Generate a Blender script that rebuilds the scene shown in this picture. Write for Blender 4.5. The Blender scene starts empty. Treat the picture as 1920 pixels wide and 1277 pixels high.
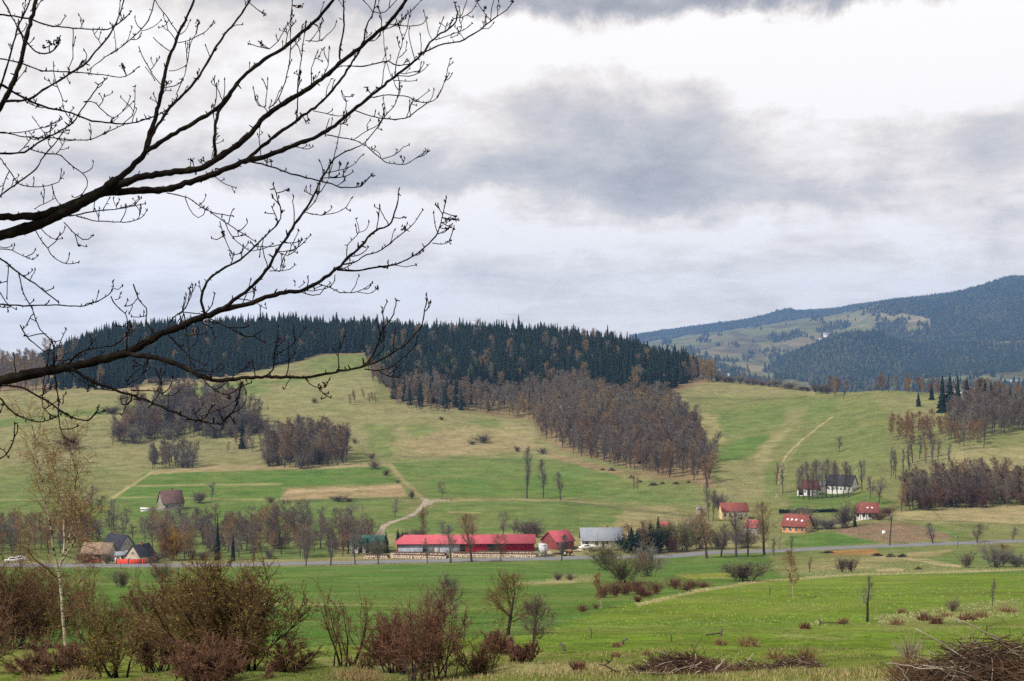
import bpy, math, random
import numpy as np

# ------------------------------------------------------------------ camera, world, sun, exposure
sc = bpy.context.scene
F, CX, HY, ZC = 2788.0, 960.0, 720.0, 50.0      # focal length / eye level in photo pixels, eye height (m)
cam = bpy.data.objects.new("camera", bpy.data.cameras.new("camera"))
sc.collection.objects.link(cam)
cam.location = (0, 0, ZC)
cam.rotation_euler = (math.pi/2, 0, 0)
cam.data.sensor_width = 36.0
cam.data.lens = 36.0*F/1920.0
cam.data.shift_y = (HY-638.5)/1920.0
cam.data.clip_start = 0.1
cam.data.clip_end = 30000.0
sc.camera = cam

SUN_EL, SUN_AZ = 48.0, 232.0                    # azimuth clockwise from +Y: behind the viewer, to the left
sd = bpy.data.lights.new("sun", 'SUN')
sd.energy = 3.7
sd.angle = math.radians(5.0)
sd.color = (1.0, 0.95, 0.88)
sun = bpy.data.objects.new("sun", sd)
sc.collection.objects.link(sun)
sun.rotation_euler = (math.radians(90-SUN_EL), 0, math.radians(180-SUN_AZ))
sc.view_settings.view_transform = 'Standard'
sc.view_settings.look = 'None'
sc.view_settings.exposure = 0.48
sc.view_settings.gamma = 1.0
sc.view_settings.use_curve_mapping = False
sc.render.film_transparent = False
cy = sc.cycles
cy.max_bounces = 5; cy.diffuse_bounces = 3; cy.glossy_bounces = 2; cy.transmission_bounces = 3
cy.volume_bounces = 0; cy.transparent_max_bounces = 6
cy.use_denoising = False
cy.sample_clamp_indirect = 4.0

def N(nt, t, **kw):
    n = nt.nodes.new(t)
    for k, v in kw.items():
        if k in n.inputs: n.inputs[k].default_value = v
        else: setattr(n, k, v)
    return n

def math_node(nt, op, a, b=None, clamp=False):
    n = nt.nodes.new('ShaderNodeMath'); n.operation = op; n.use_clamp = clamp
    for i, v in enumerate((a, b)):
        if v is None: continue
        if isinstance(v, (int, float)): n.inputs[i].default_value = v
        else: nt.links.new(v, n.inputs[i])
    return n.outputs[0]

def mix_node(nt, f, a, b, kind='MIX'):
    n = nt.nodes.new('ShaderNodeMix'); n.data_type = 'RGBA'; n.blend_type = kind
    for sock, v in ((n.inputs[0], f), (n.inputs[6], a), (n.inputs[7], b)):
        if isinstance(v, (int, float)): sock.default_value = v
        elif isinstance(v, tuple): sock.default_value = v if len(v) == 4 else (*v, 1)
        else: nt.links.new(v, sock)
    return n.outputs[2]

def ramp_node(nt, f, stops):
    n = nt.nodes.new('ShaderNodeValToRGB')
    e = n.color_ramp.elements
    while len(e) < len(stops): e.new(0.5)
    for i, (p, c) in enumerate(stops):
        e[i].position = p
        e[i].color = c if len(c) == 4 else (*c, 1)
    nt.links.new(f, n.inputs[0])
    return n.outputs[0]

def noise_node(nt, vec, scale, detail=4, rough=0.55, dist=0.0, out=0):
    n = N(nt, 'ShaderNodeTexNoise')
    n.inputs['Scale'].default_value = scale; n.inputs['Detail'].default_value = detail
    n.inputs['Roughness'].default_value = rough; n.inputs['Distortion'].default_value = dist
    if vec is not None: nt.links.new(vec, n.inputs['Vector'])
    return n.outputs[out]

world = bpy.data.worlds.new("World")
sc.world = world
world.use_nodes = True
def build_world():
    nt = world.node_tree
    nt.nodes.clear()
    out = N(nt, 'ShaderNodeOutputWorld')
    bg = N(nt, 'ShaderNodeBackground'); bg.inputs['Strength'].default_value = 0.1
    nt.links.new(bg.outputs[0], out.inputs[0])
    sky = N(nt, 'ShaderNodeTexSky', sky_type='NISHITA', sun_disc=False)
    sky.sun_elevation = math.radians(SUN_EL); sky.sun_rotation = math.radians(SUN_AZ)
    tc = N(nt, 'ShaderNodeTexCoord')
    sep = N(nt, 'ShaderNodeSeparateXYZ'); nt.links.new(tc.outputs['Generated'], sep.inputs[0])
    x, y, z = sep.outputs
    el = math_node(nt, 'ARCSINE', math_node(nt, 'MAXIMUM', math_node(nt, 'MINIMUM', z, 1.0), -1.0))
    az = math_node(nt, 'ARCTAN2', x, y)
    # cloud deck seen in perspective: direction / elevation
    inv = math_node(nt, 'DIVIDE', 1.0, math_node(nt, 'ADD', math_node(nt, 'MAXIMUM', el, 0.0), 0.13))
    cv = N(nt, 'ShaderNodeCombineXYZ')
    nt.links.new(math_node(nt, 'MULTIPLY', az, math_node(nt, 'ADD', math_node(nt, 'MULTIPLY', inv, 0.45), 2.2)), cv.inputs[0])
    nt.links.new(math_node(nt, 'MULTIPLY', inv, 1.0), cv.inputs[1])
    v = cv.outputs[0]
    n1 = noise_node(nt, v, 1.5, 9, 0.6, 0.35)
    n2 = noise_node(nt, v, 4.3, 8, 0.62, 0.3)
    dens = math_node(nt, 'ADD', math_node(nt, 'MULTIPLY', math_node(nt, 'SUBTRACT', n1, 0.5), 0.75),
                     math_node(nt, 'MULTIPLY', math_node(nt, 'SUBTRACT', n2, 0.5), 0.55))
    fv = N(nt, 'ShaderNodeCombineXYZ'); nt.links.new(math_node(nt, 'MULTIPLY', az, 1.0), fv.inputs[0]); nt.links.new(math_node(nt, 'MULTIPLY', el, 1.7), fv.inputs[1])
    n3 = noise_node(nt, fv.outputs[0], 15.0, 12, 0.6, 0.5)
    dens = math_node(nt, 'ADD', dens, math_node(nt, 'MULTIPLY', math_node(nt, 'SUBTRACT', n3, 0.5), 0.85))
    # the cloud masses of the day, each a soft ellipse at its own azimuth and elevation, edges ragged by noise
    wv = N(nt, 'ShaderNodeCombineXYZ'); nt.links.new(az, wv.inputs[0]); nt.links.new(el, wv.inputs[1])
    wn = noise_node(nt, wv.outputs[0], 20.0, 10, 0.62, 0.4, 1)
    ws = N(nt, 'ShaderNodeSeparateXYZ'); nt.links.new(wn, ws.inputs[0])
    azw = math_node(nt, 'ADD', az, math_node(nt, 'MULTIPLY', math_node(nt, 'SUBTRACT', ws.outputs[0], 0.5), 0.075))
    elw = math_node(nt, 'ADD', el, math_node(nt, 'MULTIPLY', math_node(nt, 'SUBTRACT', ws.outputs[1], 0.5), 0.045))
    acc = dens
    for (px, py, rx, ry, w) in CLOUDS:
        a = math.atan((px-CX)/F); e = math.atan((HY-py)/F)
        dx = math_node(nt, 'DIVIDE', math_node(nt, 'SUBTRACT', azw, a), rx/F)
        de = math_node(nt, 'SUBTRACT', elw, e)       # domed above, flat underneath
        dy = math_node(nt, 'ADD', math_node(nt, 'DIVIDE', math_node(nt, 'MAXIMUM', de, 0.0), ry/F), math_node(nt, 'DIVIDE', math_node(nt, 'MINIMUM', de, 0.0), ry*.42/F))
        d2 = math_node(nt, 'ADD', math_node(nt, 'MULTIPLY', dx, dx), math_node(nt, 'MULTIPLY', dy, dy))
        g = math_node(nt, 'POWER', 2.718, math_node(nt, 'MULTIPLY', d2, -0.8))
        acc = math_node(nt, 'ADD', acc, math_node(nt, 'MULTIPLY', g, w))
    acc = math_node(nt, 'ADD', acc, CLOUD_BIAS)
    acc = math_node(nt, 'ADD', math_node(nt, 'MULTIPLY', math_node(nt, 'SUBTRACT', acc, 0.40), 1.25), 0.40)
    cloud = ramp_node(nt, acc, [(0.0, (8.3, 8.0, 7.8)), (0.22, (7.1, 6.55, 6.1)), (0.42, (5.45, 5.12, 4.92)),
                                (0.66, (4.15, 4.05, 4.15)), (0.98, (2.75, 2.75, 2.95))])
    # towards the horizon the deck pales to an even grey; overhead, out of view, it is dimmed to weaken fill light
    hz = math_node(nt, 'POWER', 2.718, math_node(nt, 'MULTIPLY', math_node(nt, 'MAXIMUM', el, 0.0), -12.0))
    cloud = mix_node(nt, math_node(nt, 'MULTIPLY', hz, 0.62), cloud, (6.9, 6.05, 5.05))
    up = math_node(nt, 'ADD', 1.0, math_node(nt, 'MULTIPLY', math_node(nt, 'MAXIMUM', math_node(nt, 'SUBTRACT', el, 0.3), 0.0), -0.32))
    vm = N(nt, 'ShaderNodeVectorMath', operation='SCALE'); nt.links.new(cloud, vm.inputs[0]); nt.links.new(up, vm.inputs['Scale'])
    col = mix_node(nt, 0.965, sky.outputs[0], vm.outputs[0])
    nt.links.new(col, bg.inputs[0])
# photo position of each cloud mass (converted to azimuth / elevation): x, y, half width, half height, weight
CLOUDS = [
    (1180, 14, 540, 46, .50), (1520, 4, 330, 50, .42), (800, 6, 260, 40, .12),
    (1200, 300, 190, 150, .34), (1060, 315, 150, 90, .20), (1285, 200, 75, 75, .16), (1310, 315, 100, 80, .22), (1120, 190, 120, 60, .08),
    (820, 340, 210, 62, .40), (570, 345, 220, 55, .28), (300, 330, 260, 60, .14),
    (1250, 390, 250, 48, .26), (1480, 375, 150, 40, .16), (1810, 380, 230, 70, .20), (1860, 285, 110, 70, .22), (1720, 480, 260, 45, .10), (1150, 515, 240, 30, .07),
    (1640, 175, 300, 100, -.46), (1480, 115, 240, 60, -.32), (1860, 90, 180, 60, -.30), (1050, 90, 140, 55, -.20), (880, 150, 150, 95, -.20),
    (390, 398, 170, 40, -.42), (740, 400, 150, 44, -.28), (980, 440, 280, 40, -.16), (1270, 470, 260, 36, -.14), (930, 585, 90, 26, -.12), (1220, 555, 80, 24, -.12),
    (200, 500, 260, 50, .08), (300, 150, 330, 130, .05), (120, 320, 180, 60, .10),
]
CLOUD_BIAS = 0.19
build_world()

# ------------------------------------------------------------------ small numeric helpers
rng = np.random.default_rng(11)
random.seed(11)

def pchip(x, y, xi):
    """monotone cubic through (x,y); y may be (n,m)"""
    x = np.asarray(x, float); y = np.asarray(y, float)
    one = y.ndim == 1
    if one: y = y[:, None]
    h = np.diff(x)[:, None]; d = np.diff(y, axis=0)/h
    m = np.zeros_like(y)
    if len(x) > 2:
        w1 = 2*h[1:]+h[:-1]; w2 = h[1:]+2*h[:-1]
        ok = d[:-1]*d[1:] > 0
        with np.errstate(divide='ignore', invalid='ignore'):
            mm = (w1+w2)/(w1/d[:-1]+w2/d[1:])
        m[1:-1] = np.where(ok, mm, 0)
    m[0] = d[0]; m[-1] = d[-1]
    xi = np.clip(np.asarray(xi, float), x[0], x[-1])
    i = np.clip(np.searchsorted(x, xi)-1, 0, len(x)-2)
    hh = np.diff(x)[i][:, None]; t = ((xi-x[i])/np.diff(x)[i])[:, None]
    r = (2*t**3-3*t**2+1)*y[i]+(t**3-2*t**2+t)*hh*m[i]+(-2*t**3+3*t**2)*y[i+1]+(t**3-t**2)*hh*m[i+1]
    return r[:, 0] if one else r

def hash2(ix, iy, s):
    h = (ix.astype(np.int64)*374761393+iy.astype(np.int64)*668265263+s*1442695041) & 0x7fffffff
    h = ((h ^ (h >> 13))*1274126177) & 0x7fffffff
    h = ((h ^ (h >> 15))*1103515245+12345) & 0x7fffffff
    return ((h >> 8) & 0xffff)/65535.0
def vnoise(x, y, s=0):
    x = np.asarray(x, float); y = np.asarray(y, float)
    ix = np.floor(x); iy = np.floor(y); fx = x-ix; fy = y-iy
    fx = fx*fx*(3-2*fx); fy = fy*fy*(3-2*fy)
    a = hash2(ix, iy, s); b = hash2(ix+1, iy, s); c = hash2(ix, iy+1, s); d = hash2(ix+1, iy+1, s)
    return (a*(1-fx)+b*fx)*(1-fy)+(c*(1-fx)+d*fx)*fy
def fbm(x, y, s=0, o=4, g=0.5):
    r = 0; a = 1; t = 0
    for k in range(o):
        r = r+a*vnoise(x*2**k, y*2**k, s+k); t += a; a *= g
    return r/t

# ------------------------------------------------------------------ objects, meshes
def link(o):
    sc.collection.objects.link(o); return o
def tag(o, label=None, cat=None, group=None, kind=None):
    if label: o['label'] = label
    if cat: o['category'] = cat
    if group: o['group'] = group
    if kind: o['kind'] = kind
    return o
def empty(name, loc, rz=0.0, s=1.0):
    o = bpy.data.objects.new(name, None); o.empty_display_size = 0.3
    o.location = loc; o.rotation_euler = (0, 0, rz); o.scale = (s, s, s)
    return link(o)
def np_mesh(name, V, Q=None, T=None, mats=(), qmat=None, tmat=None, smooth=False):
    V = np.asarray(V, np.float32).reshape(-1, 3)
    Q = np.zeros((0, 4), np.int32) if Q is None else np.asarray(Q, np.int32).reshape(-1, 4)
    T = np.zeros((0, 3), np.int32) if T is None else np.asarray(T, np.int32).reshape(-1, 3)
    me = bpy.data.meshes.new(name)
    me.vertices.add(len(V)); me.vertices.foreach_set('co', V.ravel())
    me.loops.add(Q.size+T.size)
    me.loops.foreach_set('vertex_index', np.concatenate([Q.ravel(), T.ravel()]).astype(np.int32))
    nq, ntr = len(Q), len(T)
    me.polygons.add(nq+ntr)
    me.polygons.foreach_set('loop_start', np.concatenate([np.arange(nq)*4, nq*4+np.arange(ntr)*3]).astype(np.int32))
    mi = np.concatenate([np.zeros(nq, np.int32) if qmat is None else np.asarray(qmat, np.int32),
                         np.zeros(ntr, np.int32) if tmat is None else np.asarray(tmat, np.int32)])
    me.polygons.foreach_set('material_index', mi)
    if smooth: me.polygons.foreach_set('use_smooth', np.ones(nq+ntr, bool))
    for m in mats: me.materials.append(m)
    me.update(calc_edges=True)
    return me
def obj(name, me, parent=None, loc=(0, 0, 0), rz=0.0):
    o = bpy.data.objects.new(name, me); o.location = loc; o.rotation_euler = (0, 0, rz)
    if parent is not None: o.parent = parent
    return link(o)

class Geo:
    """collects quads / triangles for one mesh"""
    def __init__(s): s.V = []; s.Q = []; s.T = []; s.qm = []; s.tm = []; s.n = 0
    def add(s, V, Q=None, T=None, m=0):
        V = np.asarray(V, float).reshape(-1, 3)
        if Q is not None and len(Q):
            Q = np.asarray(Q, int).reshape(-1, 4); s.Q.append(Q+s.n); s.qm.append(np.full(len(Q), m))
        if T is not None and len(T):
            T = np.asarray(T, int).reshape(-1, 3); s.T.append(T+s.n); s.tm.append(np.full(len(T), m))
        s.V.append(V); s.n += len(V)
    def box(s, x0, x1, y0, y1, z0, z1, m=0):
        V = [(x0,y0,z0),(x1,y0,z0),(x1,y1,z0),(x0,y1,z0),(x0,y0,z1),(x1,y0,z1),(x1,y1,z1),(x0,y1,z1)]
        s.add(V, [(0,3,2,1),(4,5,6,7),(0,1,5,4),(1,2,6,5),(2,3,7,6),(3,0,4,7)], m=m)
    def tubes(s, P, R, sides=3, m=0, cap=False):
        """P (N,k,3) polylines, R (N,k) radii"""
        P = np.asarray(P, float); R = np.asarray(R, float)
        if P.ndim == 2: P = P[None]; R = R[None]
        Nn, k, _ = P.shape
        if Nn == 0: return
        t = np.empty_like(P); t[:, 1:-1] = P[:, 2:]-P[:, :-2]; t[:, 0] = P[:, 1]-P[:, 0]; t[:, -1] = P[:, -1]-P[:, -2]
        t /= np.linalg.norm(t, axis=2, keepdims=True)+1e-9
        ref = np.where(np.abs(t[:, :1, 2:3]) > 0.8, np.array([1., 0, 0]), np.array([0, 0, 1.]))
        a = np.cross(t, np.broadcast_to(ref, t.shape)); a /= np.linalg.norm(a, axis=2, keepdims=True)+1e-9
        b = np.cross(t, a)
        th = np.arange(sides)*2*np.pi/sides
        ring = P[:, :, None, :]+R[:, :, None, None]*(a[:, :, None, :]*np.cos(th)[None, None, :, None]+b[:, :, None, :]*np.sin(th)[None, None, :, None])
        V = ring.reshape(-1, 3)
        base = (np.arange(Nn)*k*sides)[:, None, None]+(np.arange(k-1)*sides)[None, :, None]
        j = np.arange(sides)[None, None, :]; j2 = (j+1) % sides
        Q = np.stack([base+j, base+j2, base+sides+j2, base+sides+j], -1).reshape(-1, 4)
        T = None
        if cap and sides >= 3:
            e = (np.arange(Nn)*k*sides)[:, None]+(k-1)*sides
            T = np.concatenate([np.stack([e, e+q, e+q+1], -1).reshape(-1, 3) for q in range(1, sides-1)])
        s.add(V, Q, T, m)
    def arrays(s):
        V = np.concatenate(s.V) if s.V else np.zeros((0, 3))
        Q = np.concatenate(s.Q) if s.Q else None
        T = np.concatenate(s.T) if s.T else None
        qm = np.concatenate(s.qm) if s.qm else None
        tm = np.concatenate(s.tm) if s.tm else None
        return V, Q, T, qm, tm
    def mesh(s, name, mats, smooth=False):
        V, Q, T, qm, tm = s.arrays()
        return np_mesh(name, V, Q, T, mats, qm, tm, smooth)

# ------------------------------------------------------------------ materials
def pbsdf(name, rough=0.8, spec=0.0):
    m = bpy.data.materials.new(name); m.use_nodes = True
    b = m.node_tree.nodes['Principled BSDF']
    b.inputs['Roughness'].default_value = rough
    b.inputs['Specular IOR Level'].default_value = spec
    return m, m.node_tree, b
def noisy(name, stops, scale, rough=0.85, spec=0.0, detail=5, coord='Object', stretch=(1, 1, 1), bump=0.0, bscale=None, rnd=0.0):
    """procedural material: noise through a colour ramp; rnd = value shift between objects"""
    m, nt, b = pbsdf(name, rough, spec)
    tc = N(nt, 'ShaderNodeTexCoord')
    mp = N(nt, 'ShaderNodeMapping'); mp.inputs['Scale'].default_value = stretch
    nt.links.new(tc.outputs[coord], mp.inputs[0])
    f = noise_node(nt, mp.outputs[0], scale, detail, 0.6)
    c = ramp_node(nt, f, stops)
    if rnd:
        oi = N(nt, 'ShaderNodeObjectInfo')
        h = N(nt, 'ShaderNodeHueSaturation')
        nt.links.new(c, h.inputs['Color'])
        nt.links.new(math_node(nt, 'ADD', 1-rnd, math_node(nt, 'MULTIPLY', oi.outputs['Random'], 2*rnd)), h.inputs['Value'])
        nt.links.new(math_node(nt, 'ADD', 0.5-0.02, math_node(nt, 'MULTIPLY', oi.outputs['Random'], 0.04)), h.inputs['Hue'])
        c = h.outputs[0]
    nt.links.new(c, b.inputs['Base Color'])
    if bump:
        bn = N(nt, 'ShaderNodeBump'); bn.inputs['Strength'].default_value = bump
        f2 = noise_node(nt, mp.outputs[0], bscale or scale*3, 4, 0.6)
        nt.links.new(f2, bn.inputs['Height']); nt.links.new(bn.outputs[0], b.inputs['Normal'])
    return m

M = {}
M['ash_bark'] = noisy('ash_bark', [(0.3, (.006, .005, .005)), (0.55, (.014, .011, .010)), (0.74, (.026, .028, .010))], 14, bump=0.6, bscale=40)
M['twig_dark'] = noisy('twig_dark', [(0.3, (.030, .022, .020)), (0.7, (.060, .045, .040))], 6)
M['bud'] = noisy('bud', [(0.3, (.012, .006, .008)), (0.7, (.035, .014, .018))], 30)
M['bark_grey'] = noisy('bark_grey', [(0.3, (.035, .030, .028)), (0.7, (.085, .075, .068))], 3, rnd=0.25)
M['crown_purple'] = noisy('crown_purple', [(0.3, (.082, .062, .050)), (0.7, (.190, .145, .115))], 1.2, rnd=0.25)
M['crown_grey'] = noisy('crown_grey', [(0.3, (.10, .086, .074)), (0.7, (.19, .165, .14))], 0.6, rnd=0.28)
M['crown_brown'] = noisy('crown_brown', [(0.3, (.13, .080, .046)), (0.7, (.26, .165, .095))], 0.6, rnd=0.25)
M['crown_olive'] = noisy('crown_olive', [(0.3, (.085, .080, .038)), (0.7, (.150, .140, .060))], 0.6, rnd=0.2)
M['crown_gold'] = noisy('crown_gold', [(0.3, (.20, .105, .018)), (0.7, (.34, .20, .035))], 0.6, rnd=0.1)
M['shrub_red'] = noisy('shrub_red', [(0.3, (.050, .024, .019)), (0.5, (.125, .062, .044)), (0.7, (.25, .135, .088))], 7, rnd=0.2)
M['shrub_brown'] = noisy('shrub_brown', [(0.3, (.042, .026, .015)), (0.5, (.13, .086, .040)), (0.7, (.27, .185, .082))], 7, rnd=0.15)
M['leaf_olive'] = noisy('leaf_olive', [(0.3, (.10, .095, .020)), (0.7, (.20, .175, .04))], 2.0)
M['leaf_rust'] = noisy('leaf_rust', [(0.3, (.13, .055, .025)), (0.7, (.22, .11, .045))], 2.0)
M['leaf_amber'] = noisy('leaf_amber', [(0.3, (.24, .13, .035)), (0.7, (.36, .23, .07))], 1.0)
M['spruce_needle'] = noisy('spruce_needle', [(0.3, (.006, .014, .010)), (0.7, (.024, .040, .024))], 0.8, rough=0.8, rnd=0.35)
M['dry_grass'] = noisy('dry_grass', [(0.3, (.20, .14, .06)), (0.7, (.36, .28, .14))], 0.7)
M['rust_grass'] = noisy('rust_grass', [(0.3, (.13, .075, .04)), (0.7, (.32, .22, .11))], 5)
M['brushwood'] = noisy('brushwood', [(0.3, (.040, .022, .015)), (0.7, (.14, .082, .052))], 2.5)
M['brush_pale'] = noisy('brush_pale', [(0.3, (.20, .165, .12)), (0.7, (.36, .30, .23))], 3)
M['post_wood'] = noisy('post_wood', [(0.3, (.05, .04, .035)), (0.7, (.12, .10, .085))], 6, stretch=(3, 3, .4), rnd=0.2)

def birch_bark():
    m, nt, b = pbsdf('birch_bark', 0.7)
    tc = N(nt, 'ShaderNodeTexCoord')
    mp = N(nt, 'ShaderNodeMapping'); mp.inputs['Scale'].default_value = (1.6, 1.6, 7.0)
    nt.links.new(tc.outputs['Object'], mp.inputs[0])
    f = noise_node(nt, mp.outputs[0], 1.0, 4, 0.65)
    c = ramp_node(nt, f, [(0.41, (.04, .032, .028)), (0.49, (.34, .28, .20)), (0.8, (.54, .45, .33))])
    nt.links.new(c, b.inputs['Base Color'])
    return m
M['birch_bark'] = birch_bark()
# ------------------------------------------------------------------ terrain: one height field, authored as
# (photo row, distance) pairs per viewing direction, then used as plain heights everywhere
T_NEAR = {  # px: [(photo y, depth m) ... visible, up to the ridge], drop behind
 -500: [(1330,30),(1240,50),(1180,90),(1125,165),(1080,300),(1064,395),(1058,415),(1030,450),(990,520),(950,600),(900,700),(850,800),(800,880),(750,980),(735,1020),(715,1120),(700,1250)],
 0:    [(1330,26),(1277,32),(1240,46),(1190,80),(1130,160),(1080,300),(1066,392),(1058,412),(1035,450),(990,520),(950,600),(900,700),(850,800),(800,880),(755,980),(738,1020),(700,1150),(690,1250)],
 200:  [(1330,24),(1277,30),(1240,43),(1190,76),(1130,155),(1080,300),(1066,395),(1059,413),(1040,450),(990,520),(950,600),(900,700),(850,800),(790,890),(740,990),(720,1050),(660,1200),(640,1290)],
 430:  [(1330,22),(1277,27),(1240,39),(1195,68),(1130,148),(1080,290),(1063,402),(1057,418),(1040,450),(990,520),(940,610),(900,690),(850,800),(790,890),(735,1000),(708,1060),(650,1240),(626,1340)],
 640:  [(1330,20),(1277,25),(1240,36),(1198,62),(1130,142),(1080,280),(1059,408),(1054,422),(1040,448),(990,510),(940,605),(900,690),(850,800),(790,890),(735,990),(690,1100),(656,1210),(632,1360)],
 790:  [(1330,19),(1277,24),(1240,33),(1199,60),(1130,141),(1080,270),(1056,412),(1051,425),(1040,446),(990,515),(940,608),(900,695),(850,800),(790,890),(750,960),(700,1080),(660,1200),(638,1330)],
 960:  [(1330,18),(1277,22),(1240,31),(1200,58),(1130,140),(1080,260),(1053,415),(1047,430),(1038,445),(1005,490),(940,610),(900,700),(850,800),(800,890),(770,950),(700,1110),(660,1230),(640,1310)],
 1120: [(1330,17),(1277,21),(1240,30),(1200,57),(1130,138),(1085,240),(1049,424),(1043,438),(1032,455),(1000,500),(950,600),(905,690),(880,735),(840,810),(790,900),(730,1040),(680,1170),(655,1260)],
 1250: [(1330,17),(1277,20),(1240,28),(1200,55),(1130,135),(1085,235),(1047,432),(1041,446),(1030,462),(1000,503),(960,585),(905,680),(885,715),(850,775),(800,870),(750,985),(710,1110),(690,1190)],
 1340: [(1330,16),(1277,19),(1240,27),(1200,54),(1130,132),(1085,230),(1040,441),(1034,456),(1025,470),(1000,508),(960,580),(930,630),(880,715),(820,830),(760,970),(735,1040),(712,1120)],
 1450: [(1330,15),(1277,18),(1240,26),(1200,53),(1130,128),(1085,225),(1037,448),(1031,462),(1022,476),(1000,510),(950,590),(920,640),(870,725),(820,815),(760,950),(740,1010),(723,1080)],
 1560: [(1330,14),(1277,17),(1240,25),(1200,52),(1130,126),(1085,222),(1032,454),(1026,468),(1018,482),(995,515),(950,585),(915,645),(870,720),(820,800),(770,900),(736,1000)],
 1650: [(1330,13),(1277,16),(1240,24),(1200,50),(1130,123),(1085,220),(1028,460),(1022,474),(1012,488),(985,520),(950,570),(900,640),(850,715),(800,800),(760,880),(734,955)],
 1780: [(1330,12),(1277,15),(1240,22),(1200,48),(1130,119),(1083,217),(1023,466),(1017,480),(1008,494),(985,522),(960,560),(900,635),(850,705),(800,785),(765,850),(742,915)],
 1920: [(1330,11),(1277,14),(1240,20),(1200,46),(1130,115),(1080,214),(1019,472),(1013,486),(1004,500),(975,530),(950,570),(900,640),(850,710),(810,770),(785,825),(764,890)],
 2400: [(1330,10),(1277,13),(1240,18),(1200,42),(1130,108),(1080,206),(1010,480),(1004,495),(996,508),(970,535),(950,570),(900,640),(860,700),(830,760),(815,820),(800,880)],
}
_D0 = np.concatenate([np.geomspace(1.2, 20, 120, endpoint=False), np.geomspace(20, 380, 300, endpoint=False),
                      np.geomspace(380, 1420, 330, endpoint=False), np.geomspace(1420, 3000, 40)])
_az_in = np.radians(np.arange(-22.0, 22.0001, 0.05))
_out = np.radians(np.arange(24, 181, 4.0))
_AZ = np.concatenate([-_out[::-1], _az_in, _out])
def _make_table():
    azc = []; prof = []
    for px in sorted(T_NEAR):
        a = math.atan((px-CX)/F); ca = math.cos(a)
        D = [0.6, 1.2, 4.0]; z = [-1.66, -1.67, -1.95]
        for (py, Y) in T_NEAR[px]:
            D.append(Y/ca); z.append(-(py-HY)/F*Y)
        Dr, zr = D[-1], z[-1]
        for k, dz in ((1.06, -1.5), (1.16, -9), (1.35, -24)):
            D.append(Dr*k); z.append(zr+dz)
        D += [max(Dr*1.35+150, 1900), 2300, 3100]; z += [min(-42, zr-40), -58, -64]
        azc.append(a); prof.append(pchip(np.log(D), np.array(z), np.log(_D0)))
    return pchip(np.array(azc), np.array(prof), np.clip(_AZ, azc[0], azc[-1])).T+ZC   # [D, az]
_ZT = _make_table()
def _relief():
    A, D = np.meshgrid(_AZ, _D0)
    x = D*np.sin(A); y = D*np.cos(A)
    w = np.clip((D-120)/500, 0, 1)
    r = (fbm(x/90, y/90, 3, 3)-.5)*2.6*w+(fbm(x/22, y/22, 9, 3)-.5)*(0.35+0.5*w)*np.clip((D-6)/60, 0, 1)
    r += (fbm(x/1.6, y/1.6, 17, 3)-.5)*0.30*np.clip((D-3)/12, 0, 1)*np.clip(1-(D-90)/150, 0, 1)
    flat = np.exp(-((D*np.cos(A)-440)/50)**2)          # the road and the village floor stay even
    return r*(1-0.9*flat)
_ZT = _ZT+_relief()
_lD = np.log(_D0)
def gz(x, y):
    """ground height at (x, y), bilinear in the height table"""
    x = np.asarray(x, float); y = np.asarray(y, float)
    a = np.arctan2(x, y); d = np.log(np.maximum(np.hypot(x, y), _D0[0]*1.0001))
    i = np.clip(np.searchsorted(_AZ, a)-1, 0, len(_AZ)-2); j = np.clip(np.searchsorted(_lD, d)-1, 0, len(_lD)-2)
    fa = np.clip((a-_AZ[i])/(_AZ[i+1]-_AZ[i]), 0, 1)
    D = np.exp(d); fd = np.clip((D-_D0[j])/(_D0[j+1]-_D0[j]), 0, 1)
    return (_ZT[j, i]*(1-fa)+_ZT[j, i+1]*fa)*(1-fd)+(_ZT[j+1, i]*(1-fa)+_ZT[j+1, i+1]*fa)*fd
_marchD = np.geomspace(9, 1600, 2600)
def G(px, py, dmin=9.0):
    """the ground point that lies in photo direction (px, py)"""
    a = math.atan((px-CX)/F)
    x = _marchD*math.sin(a); y = _marchD*math.cos(a)
    z = gz(x, y)
    s = HY-F*(z-ZC)/y
    ok = (s <= py) & (_marchD >= dmin)
    if not ok.any():
        k = int(np.argmin(np.where(_marchD < 1500, s, 1e9)))
    else:
        k = int(np.argmax(ok))
    return np.array([x[k], y[k], z[k]])
def at(px, Y):
    x = (px-CX)/F*Y
    return np.array([x, Y, float(gz(x, Y))])
def pix(p):
    return CX+F*p[0]/p[1], HY-F*(p[2]-ZC)/p[1]

# ------------------------------------------------------------------ fields: what grows where
def sd_poly(P, x, y):
    """signed distance (inside negative) to polygon P"""
    P = np.asarray(P, float)
    d = np.full(x.shape, 1e18); s = np.zeros(x.shape, bool)
    for i in range(len(P)):
        a = P[i]; b = P[i-1]
        ex, ey = b-a; wx, wy = x-a[0], y-a[1]
        t = np.clip((wx*ex+wy*ey)/(ex*ex+ey*ey+1e-12), 0, 1)
        d = np.minimum(d, (wx-ex*t)**2+(wy-ey*t)**2)
        c = ((a[1] > y) != (b[1] > y)) & (x < (b[0]-a[0])*(y-a[1])/(b[1]-a[1]+1e-12)+a[0])
        s ^= c
    d = np.sqrt(d)
    return np.where(s, -d, d)
def sd_line(P, x, y):
    P = np.asarray(P, float); d = np.full(x.shape, 1e18)
    for a, b in zip(P[:-1], P[1:]):
        ex, ey = b-a; wx, wy = x-a[0], y-a[1]
        t = np.clip((wx*ex+wy*ey)/(ex*ex+ey*ey+1e-12), 0, 1)
        d = np.minimum(d, (wx-ex*t)**2+(wy-ey*t)**2)
    return np.sqrt(d)

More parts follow.
